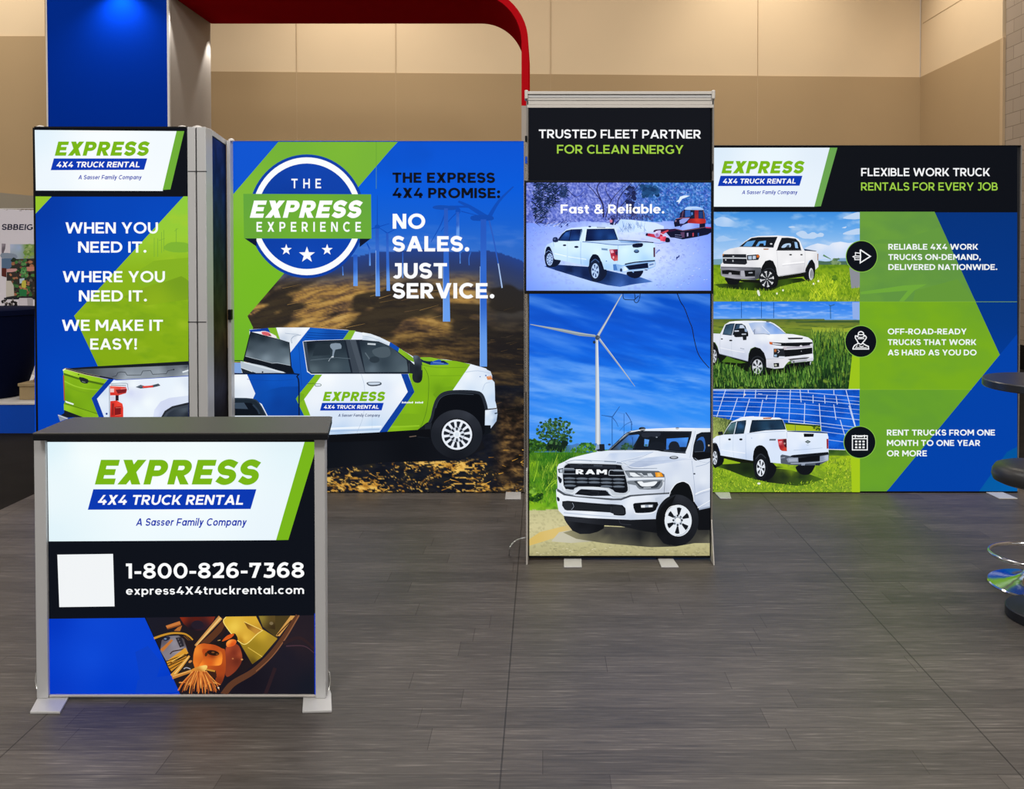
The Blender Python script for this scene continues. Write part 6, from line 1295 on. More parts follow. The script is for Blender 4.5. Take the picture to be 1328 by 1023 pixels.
# pickup in snow
A.to('truck_picture').V(695, 280, 7.812)
A.g([(80, 508), (240, 495), (540, 515), (720, 550), (940, 600), (1060, 620), (1185, 666), (1000, 690), (850, 718), (720, 700), (560, 660), (380, 605), (200, 550)], [(110, 512, '3c60b8'), (200, 520, '142a60'), (350, 550, '0a1638'), (500, 590, '0c1a40'), (720, 620, '0e2450'), (800, 690, '2c5098'), (950, 660, '1c3c80'), (1150, 665, '4c78c4'), (850, 712, '4a74c4'), (400, 604, '2c4c90')])
A.f([(920, 568), (1082, 540), (1068, 600), (1040, 622), (1000, 632), (940, 612)], '0e142c', 2)
A.f([(180, 430), (250, 440), (240, 480), (200, 512), (130, 522), (105, 505), (88, 440), (90, 370), (120, 330), (160, 370)], '0f1830', 2)
A.f([(530, 520), (545, 430), (580, 385), (640, 400), (680, 480), (720, 560), (700, 620), (650, 662), (590, 665), (560, 640)], '101a34', 2)
TB = [(178, 262), (225, 236), (262, 180), (304, 140), (362, 122), (510, 108), (600, 108), (790, 122), (815, 160), (840, 240), (1080, 262), (1190, 270), (1206, 300), (1205, 450), (1150, 480), (880, 520), (790, 552), (690, 541), (668, 470), (625, 400), (575, 388), (545, 435), (535, 510), (250, 448), (190, 440), (172, 370), (142, 320), (110, 320), (88, 400), (90, 330), (112, 290)]
A.g(TB, [(200, 290, 'd2ecfe'), (300, 290, 'd8f0ff'), (400, 330, 'd4eefe'), (250, 400, 'c4e2fb'), (400, 430, 'b4d6f8'), (480, 200, 'd0e8fc'), (560, 300, 'cfeafd'), (520, 480, 'a0c8f4'), (620, 370, 'd8f0ff'), (720, 420, 'c8e6fc'), (720, 520, 'a4ccf6'), (900, 340, 'd4f0ff'), (1000, 420, 'c0e4fc'), (1150, 340, 'cae8fc'), (1100, 440, 'a8d0f8'), (880, 280, 'c0dcf8'), (700, 115, 'e0f2ff'), (380, 125, 'cfe4fa'), (130, 310, 'b4d0f6')], 22)
A.f([(222, 240), (262, 184), (306, 148), (360, 136), (468, 132), (470, 150), (440, 252), (340, 256), (228, 252)], '0d1a40')
A.g([(238, 244), (300, 168), (357, 146), (330, 248)], [(250, 240, '16346c'), (310, 180, '2a58a8'), (340, 160, '1c3c80'), (320, 240, '183470')]); A.g([(344, 160), (362, 146), (460, 138), (434, 248), (340, 250)], [(360, 160, '10265c'), (440, 150, '0c1c48'), (400, 230, '1c4080')]); A.st([(357, 140), (334, 252)], 6, '0a1430')
A.st([(462, 140), (440, 248)], 4, '7ea8e0')
A.f([(516, 132), (792, 128), (832, 242), (498, 258)], '0a163a'); A.g([(526, 140), (786, 136), (820, 236), (512, 248)], [(540, 150, '0c1c48'), (650, 190, '183c7c'), (780, 150, '10265c'), (540, 240, '0a1840'), (760, 220, '1c4486'), (690, 220, '102c62')])
A.st([(616, 118), (704, 120)], 9, '1c2c58'); A.st([(516, 120), (795, 126)], 4, 'eaf6ff'); A.e(545, 108, 14, 8, '20306c')
A.f([(470, 258), (835, 242), (1195, 268), (1080, 282), (830, 296)], 'b4d0f0'); A.st([(835, 244), (1000, 254), (1190, 270)], [6, 10], '0e1c44', 2); A.st([(470, 262), (640, 276), (830, 296), (1080, 280)], 6, '345ca8', 2); A.g([(840, 246), (1080, 264), (1000, 276), (860, 270)], [(860, 255, '8cb0e0'), (1050, 265, '5a84c4')])
A.st([(505, 140), (495, 258)], 8, 'e0f2ff'); A.st([(832, 300), (826, 470)], 4, '88b4e8')
A.f([(982, 284), (1078, 276), (1072, 314), (986, 320)], '101630', 2); A.e(1018, 358, 27, 18, '14264c'); A.e(1018, 356, 18, 11, '5a80b4'); A.st([(1000, 364), (1036, 362)], 5, '0c1c40')
A.g([(742, 340), (828, 336), (830, 452), (792, 458), (762, 430)], [(760, 350, 'c04058'), (800, 380, '981c34'), (780, 420, 'b83048'), (822, 350, '6c2040'), (820, 440, 'c86058')]); A.f([(750, 348), (780, 346), (790, 372), (760, 378)], 'e8a8bc'); A.f([(800, 362), (824, 360), (824, 400), (806, 392)], '3c2848'); A.e(784, 420, 8, 14, 'e8b0b8')
A.f([(1188, 320), (1206, 318), (1206, 414), (1190, 418)], '4c2a40')
A.f([(662, 324), (726, 330), (726, 352), (664, 346)], '88a8cc'); A.st([(668, 336), (722, 341)], 6, '4c6c98'); A.e(713, 457, 7, 5, '4a78c4')
A.st([(190, 380), (310, 408)], 6, 'f4fcff'); A.st([(325, 412), (510, 440)], 6, 'ecf8ff'); A.st([(318, 258), (320, 400), (316, 460)], 2, '98bce8', 3); A.st([(455, 262), (452, 400), (458, 490)], 3, '5c88c8', 3)
A.f([(172, 224), (200, 214), (220, 224), (224, 262), (174, 264)], '1a2650', 2); A.e(190, 236, 12, 10, '4c5c84'); A.st([(176, 262), (182, 310)], 3, '5c80c0')
A.e(290, 297, 18, 9, '101c40'); A.e(410, 314, 22, 11, '101c40')
A.f([(95, 370), (108, 318), (140, 312), (166, 370), (182, 440), (150, 400), (120, 352)], '0c142c', 2)
A.e(135, 440, 44, 78, '121c38'); A.rim(140, 440, 33, 62, 10, 'a8c4f0', '2c4480', .2, .4, .84, .5, 0, .25); A.st([(105, 370), (130, 350), (160, 375)], 5, '7a98d0', 3)
A.f([(540, 470), (548, 430), (582, 388), (630, 400), (664, 470), (682, 545), (640, 470), (600, 430), (560, 460)], '0a1228', 2)
A.e(600, 548, 57, 112, '14203c'); A.st([(560, 470), (600, 438), (640, 470)], 8, '3c5c90', 3); A.rim(600, 556, 38, 76, 6, 'b0ccf4', '1c3468', .3, .34, .84, .46, 0, .28)
A.f([(780, 490), (812, 486), (880, 500), (905, 490), (1205, 452), (1212, 480), (1206, 512), (1130, 544), (1090, 552), (880, 568), (785, 552)], '88b4e8'); A.st([(900, 490), (1000, 470), (1205, 452)], 12, '101838', 2)
A.f([(905, 506), (1132, 474), (1138, 526), (944, 546)], '0e1834'); A.g([(830, 512), (900, 506), (936, 548), (880, 560), (850, 530)], [(840, 520, '94bcec'), (920, 540, 'dff0fe')]); A.f([(1136, 482), (1204, 462), (1204, 508), (1140, 526)], 'b8d0f0'); A.st([(1146, 498), (1190, 486)], 14, '5a78b0'); A.f([(780, 490), (810, 490), (826, 548), (785, 552)], '4a7cc4'); A.st([(880, 560), (980, 556), (1130, 536)], 4, 'e8f6ff', 2)
A.e(862, 548, 12, 18, '1a2c5c'); A.st([(975, 560), (990, 572)], 10, '7aa4e0'); A.st([(1100, 545), (1128, 548)], 10, '243a70')
A.to('lettering').V(680, 235, 5.312)
A.text('Fast & Reliable.', 250, 222, 963, 222, 61, 'ffffff', 0.205)
A.build(tv, 'screen_picture') if False else None
A.L = {('screen' if k == 'printed_graphic' else k): v for k, v in A.L.items()}
A.build(tv, 'screen')
# ================================================================ artwork: right wall panel
A = Art(YP, (760, 189.5, 1319.2, 637.5), M['lit'])
A.g([(1100, 274), (1321, 274), (1321, 640), (1100, 640)], lambda x, y: ramp((y - 274) / 364, [(0, '00327c'), (.4, '003688'), (.6, '003c9e'), (.8, '0042ac'), (1, '003c9e')]), 12)
A.f([(1296.5, 460), (1321, 433), (1321, 640), (1149, 638)], '0041a8')
A.g([(1321, 578), (1318, 580), (1306, 586), (1269, 638), (1321, 638)], [(1315, 590, '00549c'), (1280, 635, '005aa4'), (1318, 630, '0060ac')])
A.f([(750, 188), (1322, 188), (1322, 275.4), (750, 275.4)], '090d15')
A.g([(750, 191.5), (1076, 191.5), (1056, 268), (750, 268)], [(760, 200, 'e4f2fc'), (930, 198, 'dcecfa'), (1000, 200, 'eaf6fe'), (1060, 200, 'e2eefa'), (990, 230, 'f0f8ff'), (940, 260, 'eef7fd'), (1040, 260, 'e8f2fc')])
A.f([(1076, 191.5), (1086, 191.5), (1064.6, 267.4), (1056, 268)], '6aa450')
A.f([(750, 275), (926, 275), (926, 640), (750, 640)], '3c72b8')
def band(P, c0, c1, sd):
    a0, a1 = S(c0), S(c1)
    A.g(P, lambda x, y: mixc(np.tile(a0, (len(x), 1)), np.tile(a1, (len(x), 1)), (fbm(x / 40 + y / 50, y / 22 - x / 60, 3, sd) - .3) * 1.6), 4)
band([(1115, 274.5), (1212, 274.5), (1265, 391), (1114, 391)], '619440', '6ea23a', 61)
band([(1114, 391), (1265, 391), (1296.6, 460), (1259.5, 505), (1113.5, 505)], '78ac1e', '6ca22a', 62)
band([(1113.5, 505), (1259.5, 505), (1149, 638.5), (1113, 638.5)], '649c2e', '6ca626', 63)
A.V(1110, 270, 6.092)
A.f([(38, 280), (200, 245), (360, 250), (660, 150), (740, 290), (500, 330), (300, 280)], '64983e') ; A.f([(38, 660), (380, 610), (560, 600), (460, 650), (380, 735), (340, 735), (410, 650), (38, 680)], '6fa83a')
A.f([(470, 650), (640, 605), (800, 560), (945, 730), (450, 735)], '659838')
A.V(0, 0, 1)
A.st([(1113, 391.3), (1319, 391.3)], .5, '84b432'); A.st([(1113, 505), (1260, 505)], .5, '88b828')
# strip 1
full_clip = A.clip; A.clip = (926 - 6, 189.5, 1115, 637.5)
A.to('meadow_picture').V(920, 270, 6.64)
def sky1(x, y):
    c = ramp((y - 35) / 430, [(0, '3c8ee0'), (.3, '62a6ea'), (.6, '8fbef0'), (1, 'b4d2f4')])
    w = fbm(x / 150, y / 60, 4, 71)
    return mixc(c, np.tile(S('d6e2f6'), (len(x), 1)), np.clip((w - .5) * 2.2, 0, .6))
A.field(35, 32, 1296, 500, 10, sky1)
CL = 'bdd5f3'
for P in ([(745, 222), (775, 200), (805, 194), (830, 205), (850, 222), (880, 208), (905, 208), (930, 222), (955, 210), (985, 222), (975, 245), (930, 248), (900, 262), (850, 262), (800, 258)], [(1150, 88), (1200, 60), (1240, 42), (1296, 36), (1296, 92)], [(1150, 224), (1200, 195), (1296, 174), (1296, 224)], [(1140, 168), (1180, 156), (1170, 172)], [(680, 160), (720, 154), (740, 166), (700, 170)]):
    A.f(P, CL, 3)
A.g([(815, 345), (870, 320), (930, 302), (980, 310), (1030, 322), (1060, 298), (1130, 288), (1200, 300), (1296, 286), (1296, 440), (940, 440), (930, 380)], [(860, 330, 'd0def4'), (960, 310, 'e2eaf8'), (1120, 295, 'e6ecfa'), (1000, 400, 'c4d8f6'), (1200, 420, 'c8daf6')])
A.g([(45, 100), (100, 75), (160, 84), (220, 118), (268, 145), (180, 160), (60, 150)], [(80, 110, 'a6caf4'), (150, 95, 'b8d4f6'), (250, 145, '88b8ec')], sm=2); A.f([(60, 260), (120, 235), (180, 262), (250, 264), (200, 275), (70, 290)], 'a4c8f2', 2)
A.f([(35, 440), (110, 436), (110, 490), (35, 490)], '76a0b4'); A.f([(930, 450), (1000, 458), (1190, 448), (1190, 492), (930, 492)], '4a6a58'); A.f([(1090, 430), (1190, 428), (1190, 455), (1090, 455)], '7ea4c8'); A.blobs(26, [(1040, 440), (1120, 435), (1120, 488), (1050, 488)], (8, 20), ['7a9468', '5c7c58', '8aa474'], 71); A.st([(980, 404), (1010, 420), (1048, 440)], [16, 4], '5a8a5c', 3)
def grass1(x, y):
    n = fbm(x / 26, y / 18, 4, 73)
    return mixc(ramp((y - 485) / 320, [(0, '6c9018'), (.15, '86a81c'), (.5, '8cae20'), (.8, '7ea01c'), (1, '90a832')]), np.tile(S('46701a'), (len(x), 1)), (n - .45) * 2.2)
A.field(15, 486, 1296, 803, 9, grass1)
A.f([(1205, 510), (1296, 540), (1296, 682), (1222, 690)], '8c8e98', 0)
A.sc(900, [(18, 640), (700, 690), (950, 560), (1200, 560), (1220, 690), (1296, 690), (1296, 803), (18, 803)], (12, 50), (3, 7), (55, 125), ['8cae20', 'a4c02c', '6c9018', '50781a', 'b8c838', '7ca020'], 74, .2)
A.sc(170, [(920, 640), (1080, 610), (1120, 800), (850, 800)], (30, 80), (4, 8), (50, 130), ['b4cc28', 'c8d834', '98b820'], 75, .15)
A.blobs(16, [(1060, 580), (1100, 580), (1100, 615), (1060, 615)], (8, 16), ['5c8420', '4c741c'], 76)
# strip 1 truck
A.to('truck_picture').V(920, 295, 8.853)
A.g([(60, 650), (240, 640), (600, 600), (1060, 580), (1110, 612), (960, 640), (800, 682), (720, 722), (600, 728), (400, 716), (110, 690)], [(80, 660, '3c5818'), (300, 680, '141c14'), (600, 700, '12180f'), (1000, 605, '1c2a10'), (900, 650, '3c5a14'), (420, 712, '304c14')])
A.f([(180, 575), (360, 585), (345, 620), (320, 652), (225, 652), (195, 620)], '101216', 2); A.f([(340, 600), (600, 600), (700, 570), (1120, 510), (1100, 560), (800, 600), (600, 640), (360, 620)], '12150f')
A.f([(585, 500), (600, 440), (640, 385), (700, 372), (740, 390), (770, 450), (790, 560), (780, 660), (740, 690), (640, 680)], '0f1115', 2); A.f([(1080, 560), (1110, 500), (1130, 420), (1170, 366), (1210, 400), (1215, 480), (1200, 560), (1170, 612), (1120, 615)], '0f1115', 2)
A.g([(345, 222), (400, 165), (470, 115), (560, 98), (780, 92), (960, 105), (1020, 130), (1045, 170), (1062, 215), (1085, 262), (1225, 272), (1246, 300), (1250, 450), (1216, 485), (1210, 420), (1180, 366), (1140, 380), (1118, 440), (1108, 510), (1040, 525), (795, 562), (778, 540), (764, 460), (730, 385), (690, 370), (640, 385), (606, 440), (590, 480), (125, 470), (130, 420), (150, 400), (148, 310), (165, 275), (230, 245)], [(250, 260, 'eaeaee'), (400, 250, 'f6f6f8'), (300, 285, 'd8d8de'), (520, 270, 'fafafa'), (600, 350, 'f0f0f2'), (700, 320, 'f8f8fa'), (480, 420, 'e4e4ea'), (250, 440, 'ececf0'), (850, 330, 'eeeef0'), (1000, 330, 'f4f4f6'), (900, 400, 'fafafc'), (950, 440, 'dcdce2'), (850, 500, 'e6e6ea'), (1040, 480, 'd0d0d6'), (1150, 320, 'f4f4f6'), (1230, 350, 'e0e0e4'), (700, 100, 'fcfcfe'), (900, 108, 'f0f0f4')], 26)
A.f([(338, 224), (410, 165), (484, 120), (560, 110), (782, 106), (745, 190), (735, 230), (560, 222)], '151a22'); A.f([(384, 216), (432, 162), (528, 146), (490, 210), (480, 218)], '5c9cd8'); A.f([(530, 216), (566, 160), (648, 150), (642, 205), (625, 208), (620, 182), (580, 182), (562, 214)], '66a8e8'); A.e(708, 188, 14, 9, 'd8dce2'); A.st([(345, 222), (560, 226), (735, 232)], 5, 'c0c0c8', 2)
A.f([(772, 260), (800, 180), (828, 118), (900, 116), (990, 128), (1030, 170), (1054, 260)], '14171d'); A.f([(824, 230), (845, 200), (880, 184), (932, 184), (928, 226), (880, 222), (860, 232)], 'b4d0ee', 2); A.f([(880, 226), (890, 205), (915, 200), (915, 226)], '3c4654', 2); A.f([(948, 165), (975, 168), (985, 235), (1018, 238), (1005, 170), (985, 165)], '9cc4ee'); A.st([(968, 150), (975, 240)], 10, '1a1d24'); A.st([(765, 262), (1056, 264)], 5, '2a2d34')
A.f([(1083, 244), (1225, 268), (1228, 274), (1092, 266)], '22304c')
A.f([(150, 306), (420, 306), (432, 410), (410, 426), (165, 416), (152, 400)], '1a1c23'); A.st([(152, 350), (290, 350), (424, 352)], 13, 'd2d6dc'); A.f([(260, 326), (285, 326), (273, 342)], 'd0d4da'); A.f([(262, 372), (275, 372), (275, 396), (264, 396)], 'b8bcc4'); A.e(186, 372, 9, 9, 'c0c4ca'); A.st([(155, 320), (420, 322)], 4, '3c4048'); A.st([(155, 395), (420, 398)], 4, '343840')
A.f([(428, 318), (560, 308), (578, 330), (560, 372), (432, 378)], '23272e'); A.f([(442, 330), (485, 326), (485, 366), (446, 366)], 'b4c4d8'); A.f([(495, 326), (532, 324), (532, 360), (495, 364)], 'c4d0e0'); A.f([(540, 312), (568, 316), (572, 336), (555, 348), (542, 344)], 'd0661e'); A.f([(150, 304), (170, 304), (160, 320), (148, 330)], 'b87838')
A.g([(128, 448), (180, 452), (592, 460), (592, 560), (580, 582), (520, 602), (300, 590), (180, 572), (132, 545)], [(150, 460, '84848e'), (400, 470, '74747e'), (560, 475, '5a5e66'), (250, 560, 'a4a4ae'), (400, 580, '94949e'), (560, 560, '40444c'), (150, 540, '90909a')]); A.st([(130, 452), (590, 462)], 8, '4c4e58')
A.f([(142, 490), (220, 486), (352, 500), (350, 546), (145, 532)], '131519', 1); A.f([(222, 520), (250, 518), (250, 545), (222, 545)], 'a8a8b2', 2); A.f([(400, 494), (524, 490), (522, 556), (410, 564)], '111317'); A.st([(448, 520), (494, 518)], 12, 'aab0ba'); A.f([(360, 495), (398, 494), (408, 564), (360, 560)], 'b0b0ba'); A.st([(140, 552), (300, 572), (520, 570)], 8, 'b4b4be', 2)
A.e(672, 588, 104, 118, '121419'); A.st([(590, 560), (630, 490), (700, 470), (750, 510)], 8, '2c3038', 4)
A.rim(660, 592, 80, 92, 8, 'dcdee2', '1a1c22', .2, .2, 1.0, .52, 0, .12); A.rim(660, 592, 66, 78, 8, '24272d', 'd8dade', .6, .25, .98, .26, 0, .2)
A.e(1152, 520, 56, 98, '121419'); A.e(1166, 535, 26, 70, 'd0d2d8'); A.e(1170, 535, 14, 54, '50545c'); A.st([(1166, 470), (1172, 600)], 5, 'd8dade')
A.st([(772, 264), (782, 400), (786, 550)], 3, 'c0c0c8', 3); A.st([(1095, 268), (1096, 380), (1080, 500)], 3, 'b4b4bc', 3); A.e(930, 312, 17, 8, '202228'); A.e(1055, 312, 14, 8, '202228'); A.st([(835, 422), (960, 408), (1090, 395)], 14, 'fdfdff', 2); A.st([(835, 438), (960, 424), (1090, 412)], 5, 'c8c8d0', 2); A.f([(618, 242), (680, 242), (675, 255), (622, 256)], 'b07a50'); A.f([(1236, 302), (1250, 300), (1248, 380), (1238, 378)], 'a88a78'); A.st([(800, 555), (1040, 520), (1105, 505)], 6, 'a4a4ac', 2)
A.to('meadow_picture').V(920, 270, 6.64)
A.sc(260, [(60, 690), (300, 700), (560, 710), (700, 660), (900, 620), (900, 700), (60, 760)], (14, 34), (3, 6), (60, 120), ['7ca020', '8cae20', '5c841a', 'a4c02c'], 77, .15)
A.f([(408, 712), (425, 706), (436, 750), (420, 752)], 'e8ece0', 2)
for x, y in ((580, 734), (895, 650), (936, 627), (632, 706)): A.e(x, y, 8, 9, 'eef0d8')
# strip 2
A.to('field_picture').V(918, 385, 6.64)
def field2(x, y):
    sk = ramp((y - 40) / 150, [(0, '2c7cec'), (.5, '3f8af0'), (1, '68a4f4')]); w = fbm(x / 130, y / 16, 4, 81)
    sk = mixc(sk, np.tile(S('a8c6f8'), (len(x), 1)), np.clip((w - .52) * 3, 0, .7))
    n = fbm(x / 22, y / 26, 4, 83); n2 = fbm(x / 120, (y - .05 * x) / 9, 3, 85)
    g = ramp((y - 185) / 600, [(0, '5a6a34'), (.06, '6e7c30'), (.14, '7e9030'), (.22, '5c7c28'), (.4, '5c8028'), (.65, '2e5420'), (.85, '203e1c'), (1, '1a341a')])
    g = mixc(g, np.tile(S('44602a'), (len(x), 1)), np.clip((n2 - .5) * 4, 0, .8) * np.clip((320 - y) / 40, 0, 1))
    g = mixc(g, np.tile(S('8eac38'), (len(x), 1)), np.clip((n - .52) * 3.4, 0, .8) * np.clip((y - 300) / 60, 0, 1)); g = mixc(g, np.tile(S('14301a'), (len(x), 1)), np.clip((.44 - n) * 4, 0, .8) * np.clip((y - 300) / 60, 0, 1))
    return np.where((y < 186 + x * .006)[:, None], sk, g)
A.field(10, 40, 1304, 792, 8, field2)
for x in (288, 460, 565): A.st([(x, 44), (x, 182)], 5, '1c4a90')
A.st([(1053, 72), (1055, 188)], 7, '2a5c90'); A.st([(1040, 68), (1056, 76), (1090, 64)], 7, '2c5c80', 2); A.f([(1240, 44), (1304, 44), (1304, 190), (1245, 188)], '90aee8')
A.f([(750, 214), (1000, 204), (1304, 206), (1304, 220), (760, 222)], '3c5630'); A.f([(890, 260), (1180, 270), (1304, 250), (1304, 300), (900, 300)], '98a834', 0)
A.sc(220, [(890, 290), (1180, 290), (1190, 420), (900, 380)], (16, 50), (4, 9), (70, 110), ['6c8c34', '88a83c', '3c6428', '2c5024', '9cb840'], 86, .2)
A.sc(700, [(900, 400), (1230, 360), (1235, 786), (20, 786), (20, 590), (900, 640)], (30, 110), (5, 12), (75, 105), ['2c5420', '3c6c28', '1a3a1c', '142e18', '5c8c34', '6c9c3c', '24481e', '102818'], 87, .15)
A.f([(1240, 500), (1304, 490), (1304, 792), (1208, 792)], '9cc41c')
A.to('truck_picture').V(920, 410, 8.853)
A.f([(110, 425), (440, 500), (700, 590), (900, 595), (1150, 560), (1000, 640), (600, 680), (440, 640), (300, 560), (130, 545)], '10180f')
A.f([(140, 522), (200, 458), (300, 498), (420, 530), (360, 540)], '4c7420')
A.f([(10, 300), (50, 296), (84, 350), (110, 420), (130, 520), (90, 548), (20, 545)], '0f1216', 2); A.f([(440, 520), (455, 420), (490, 366), (560, 356), (625, 400), (650, 490), (660, 600), (600, 680), (470, 680), (440, 620)], '0e1115', 2)
A.g([(12, 195), (122, 200), (140, 165), (175, 95), (230, 62), (300, 54), (400, 50), (600, 52), (690, 62), (740, 82), (800, 124), (880, 200), (960, 206), (1050, 222), (1130, 242), (1176, 275), (1186, 310), (1184, 420), (1192, 488), (1110, 520), (900, 500), (845, 590), (740, 602), (652, 582), (648, 490), (625, 420), (580, 368), (520, 350), (470, 372), (448, 430), (440, 512), (110, 425), (92, 350), (64, 300), (30, 288), (12, 290)], [(60, 240, 'e0e6f2'), (160, 250, 'eaeef8'), (220, 330, 'dde3f0'), (200, 410, 'cbd3e6'), (350, 320, 'e2e7f4'), (380, 460, 'c6cee4'), (480, 280, 'e6ebf6'), (560, 330, 'd4dcf0'), (600, 250, 'f0f4fa'), (700, 230, 'fafcfe'), (850, 260, 'f4f6fa'), (1000, 240, 'f6f8fc'), (1120, 270, 'eceff4'), (640, 360, 'ccd5ee'), (690, 440, 'd8def0'), (700, 550, 'cdd2e2'), (900, 300, 'e6eaf2'), (300, 60, 'fcfdff'), (550, 58, 'f6f9fe'), (440, 130, 'e4eaf6')], 26)
A.f([(148, 210), (165, 150), (185, 98), (240, 82), (292, 80), (280, 120), (252, 222)], '24384c'); A.g([(160, 200), (190, 105), (275, 90), (244, 212)], [(180, 190, '3c5870'), (200, 110, '2a4258'), (260, 100, '34506a'), (240, 200, '48647c')]); A.f([(262, 215), (296, 84), (370, 84), (410, 110), (442, 200), (440, 230)], '1c2c3c'); A.f([(296, 150), (312, 96), (350, 92), (340, 150)], '2f4a64'); A.f([(340, 135), (350, 100), (385, 100), (408, 140)], 'c8d4e8'); A.st([(292, 82), (258, 220)], 8, 'ccd4e4')
A.f([(276, 180), (300, 150), (350, 140), (400, 136), (436, 170), (444, 224), (420, 232), (300, 240), (280, 218)], '16191f', 2); A.f([(376, 226), (426, 224), (422, 272), (384, 274)], '191c22'); A.st([(286, 170), (336, 168)], 14, 'd0d8e8'); A.st([(368, 206), (418, 204)], 12, 'c4ccd8'); A.f([(400, 140), (428, 150), (430, 180), (404, 176)], '9ab0d0')
A.g([(446, 80), (520, 68), (660, 68), (720, 84), (800, 140), (872, 202), (700, 206), (510, 206), (480, 150)], [(470, 100, 'a8c0e8'), (600, 90, 'c4d4f0'), (680, 90, '6a98e0'), (760, 150, '7aa4e8'), (700, 170, '9cbcf0'), (560, 150, 'd4dcee'), (520, 195, 'b4c0dc'), (640, 190, 'c8d4ec'), (840, 195, '98b8ec')])
A.st([(500, 180), (520, 150), (512, 205)], 5, '40506c', 2); A.st([(505, 205), (620, 200), (690, 212)], 6, '8a94a8', 2); A.st([(600, 110), (660, 170), (690, 195)], 6, 'eaf0fa', 2); A.st([(700, 80), (800, 150), (880, 205)], 5, '8894a8', 2); A.st([(445, 84), (490, 190), (510, 210)], 5, 'f8fafe', 2)
A.e(670, 62, 24, 7, '5c6470'); A.f([(893, 246), (1000, 244), (1074, 246), (1062, 262), (905, 264)], '161a20', 1)
A.f([(690, 296), (760, 300), (860, 304), (1180, 296), (1180, 330), (1000, 346), (830, 342), (700, 322)], '12151a', 1); A.f([(684, 292), (722, 297), (714, 326), (688, 320)], 'd0622a'); A.f([(722, 304), (822, 318), (818, 330), (720, 320)], 'e4e6f0')
A.st([(730, 340), (850, 350), (1000, 350)], 6, 'f4f6fc', 2); A.st([(850, 362), (1000, 358), (1182, 338)], 22, 'b0acba', 2); A.e(862, 366, 24, 18, 'c8c0c8'); A.f([(1030, 340), (1046, 330), (1064, 338), (1052, 352)], 'e8e8ee'); A.e(1168, 330, 18, 16, 'd8dae4')
A.f([(846, 386), (1000, 378), (1178, 358), (1178, 428), (1000, 452), (862, 466)], '0d0f14'); A.e(1052, 400, 5, 6, 'a0a4ac')
for y in (395, 412, 430): A.st([(860, y + 14), (1172, y - 14)], 2, '20242c')
A.f([(734, 370), (852, 372), (866, 460), (800, 458), (786, 474), (734, 468)], '20242b'); A.f([(742, 376), (770, 378), (762, 410), (742, 408)], 'b06838'); A.st([(780, 385), (800, 400), (782, 420)], 7, 'd8dce8', 2); A.f([(740, 440), (770, 438), (770, 462), (742, 462)], 'a0c0e0')
A.g([(648, 492), (700, 484), (830, 480), (910, 470), (1050, 462), (1188, 436), (1192, 490), (1120, 512), (920, 505), (880, 545), (845, 592), (740, 602), (652, 584)], [(680, 500, 'dcdee8'), (850, 490, 'e6e6ee'), (1000, 475, 'e0e2ec'), (1150, 460, 'f0f2f8'), (700, 570, 'c8cad6'), (850, 560, 'e4e4ec'), (1100, 500, 'c0c2ce')]); A.st([(650, 490), (850, 482)], 4, 'a8acba')
A.f([(895, 492), (960, 484), (1150, 468), (1120, 484), (920, 504)], '14171c'); A.f([(880, 560), (930, 540), (1165, 516), (1168, 560), (1100, 572), (920, 604), (850, 604)], '0d0f13', 1); A.st([(845, 580), (880, 525), (920, 506)], [22, 14], 'e8e8f0', 3); A.f([(930, 514), (1120, 490), (1116, 516), (940, 536)], 'b4b6c2'); A.e(965, 522, 9, 8, '1c2028'); A.f([(1115, 490), (1190, 472), (1188, 510), (1118, 516)], 'd4d6e2'); A.f([(1150, 525), (1166, 515), (1162, 555), (1150, 558)], 'c8ccd8')
A.f([(733, 538), (796, 534), (798, 580), (740, 584)], '17191e', 1); A.e(758, 560, 14, 13, 'b4b8a8')
A.e(548, 572, 96, 116, '13161b'); A.st([(470, 540), (500, 480), (560, 460), (620, 500)], 8, '2c3038', 4); A.rim(548, 578, 58, 84, 6, 'd4d8e0', '22262e', .4, .3, .9, .5, 0, .25)
A.e(58, 448, 46, 96, '13161b'); A.rim(52, 458, 29, 74, 6, 'ccd0da', '22262e', .2, .3, .9, .5, 0, .2)
A.st([(125, 205), (118, 320), (125, 420)], 3, 'b4bccc', 3); A.st([(255, 225), (250, 380), (262, 460)], 2.5, 'b8c0d2', 3); A.e(140, 260, 13, 7, '20242c'); A.e(242, 277, 19, 9, '20242c'); A.st([(350, 366), (398, 376)], 7, '98a0b0'); A.st([(120, 360), (280, 395), (400, 412)], 8, 'f0f2fa', 2); A.st([(110, 428), (440, 515)], 6, '8890a4')
A.to('field_picture').V(918, 385, 6.64)
A.sc(420, [(20, 580), (200, 600), (330, 640), (520, 660), (700, 640), (900, 610), (910, 786), (20, 786)], (30, 80), (4, 10), (75, 108), ['3c6c28', '4c7c2c', '6c9c3c', '24481e', '1a361a', '80aa48', '2c5420'], 88, .12)
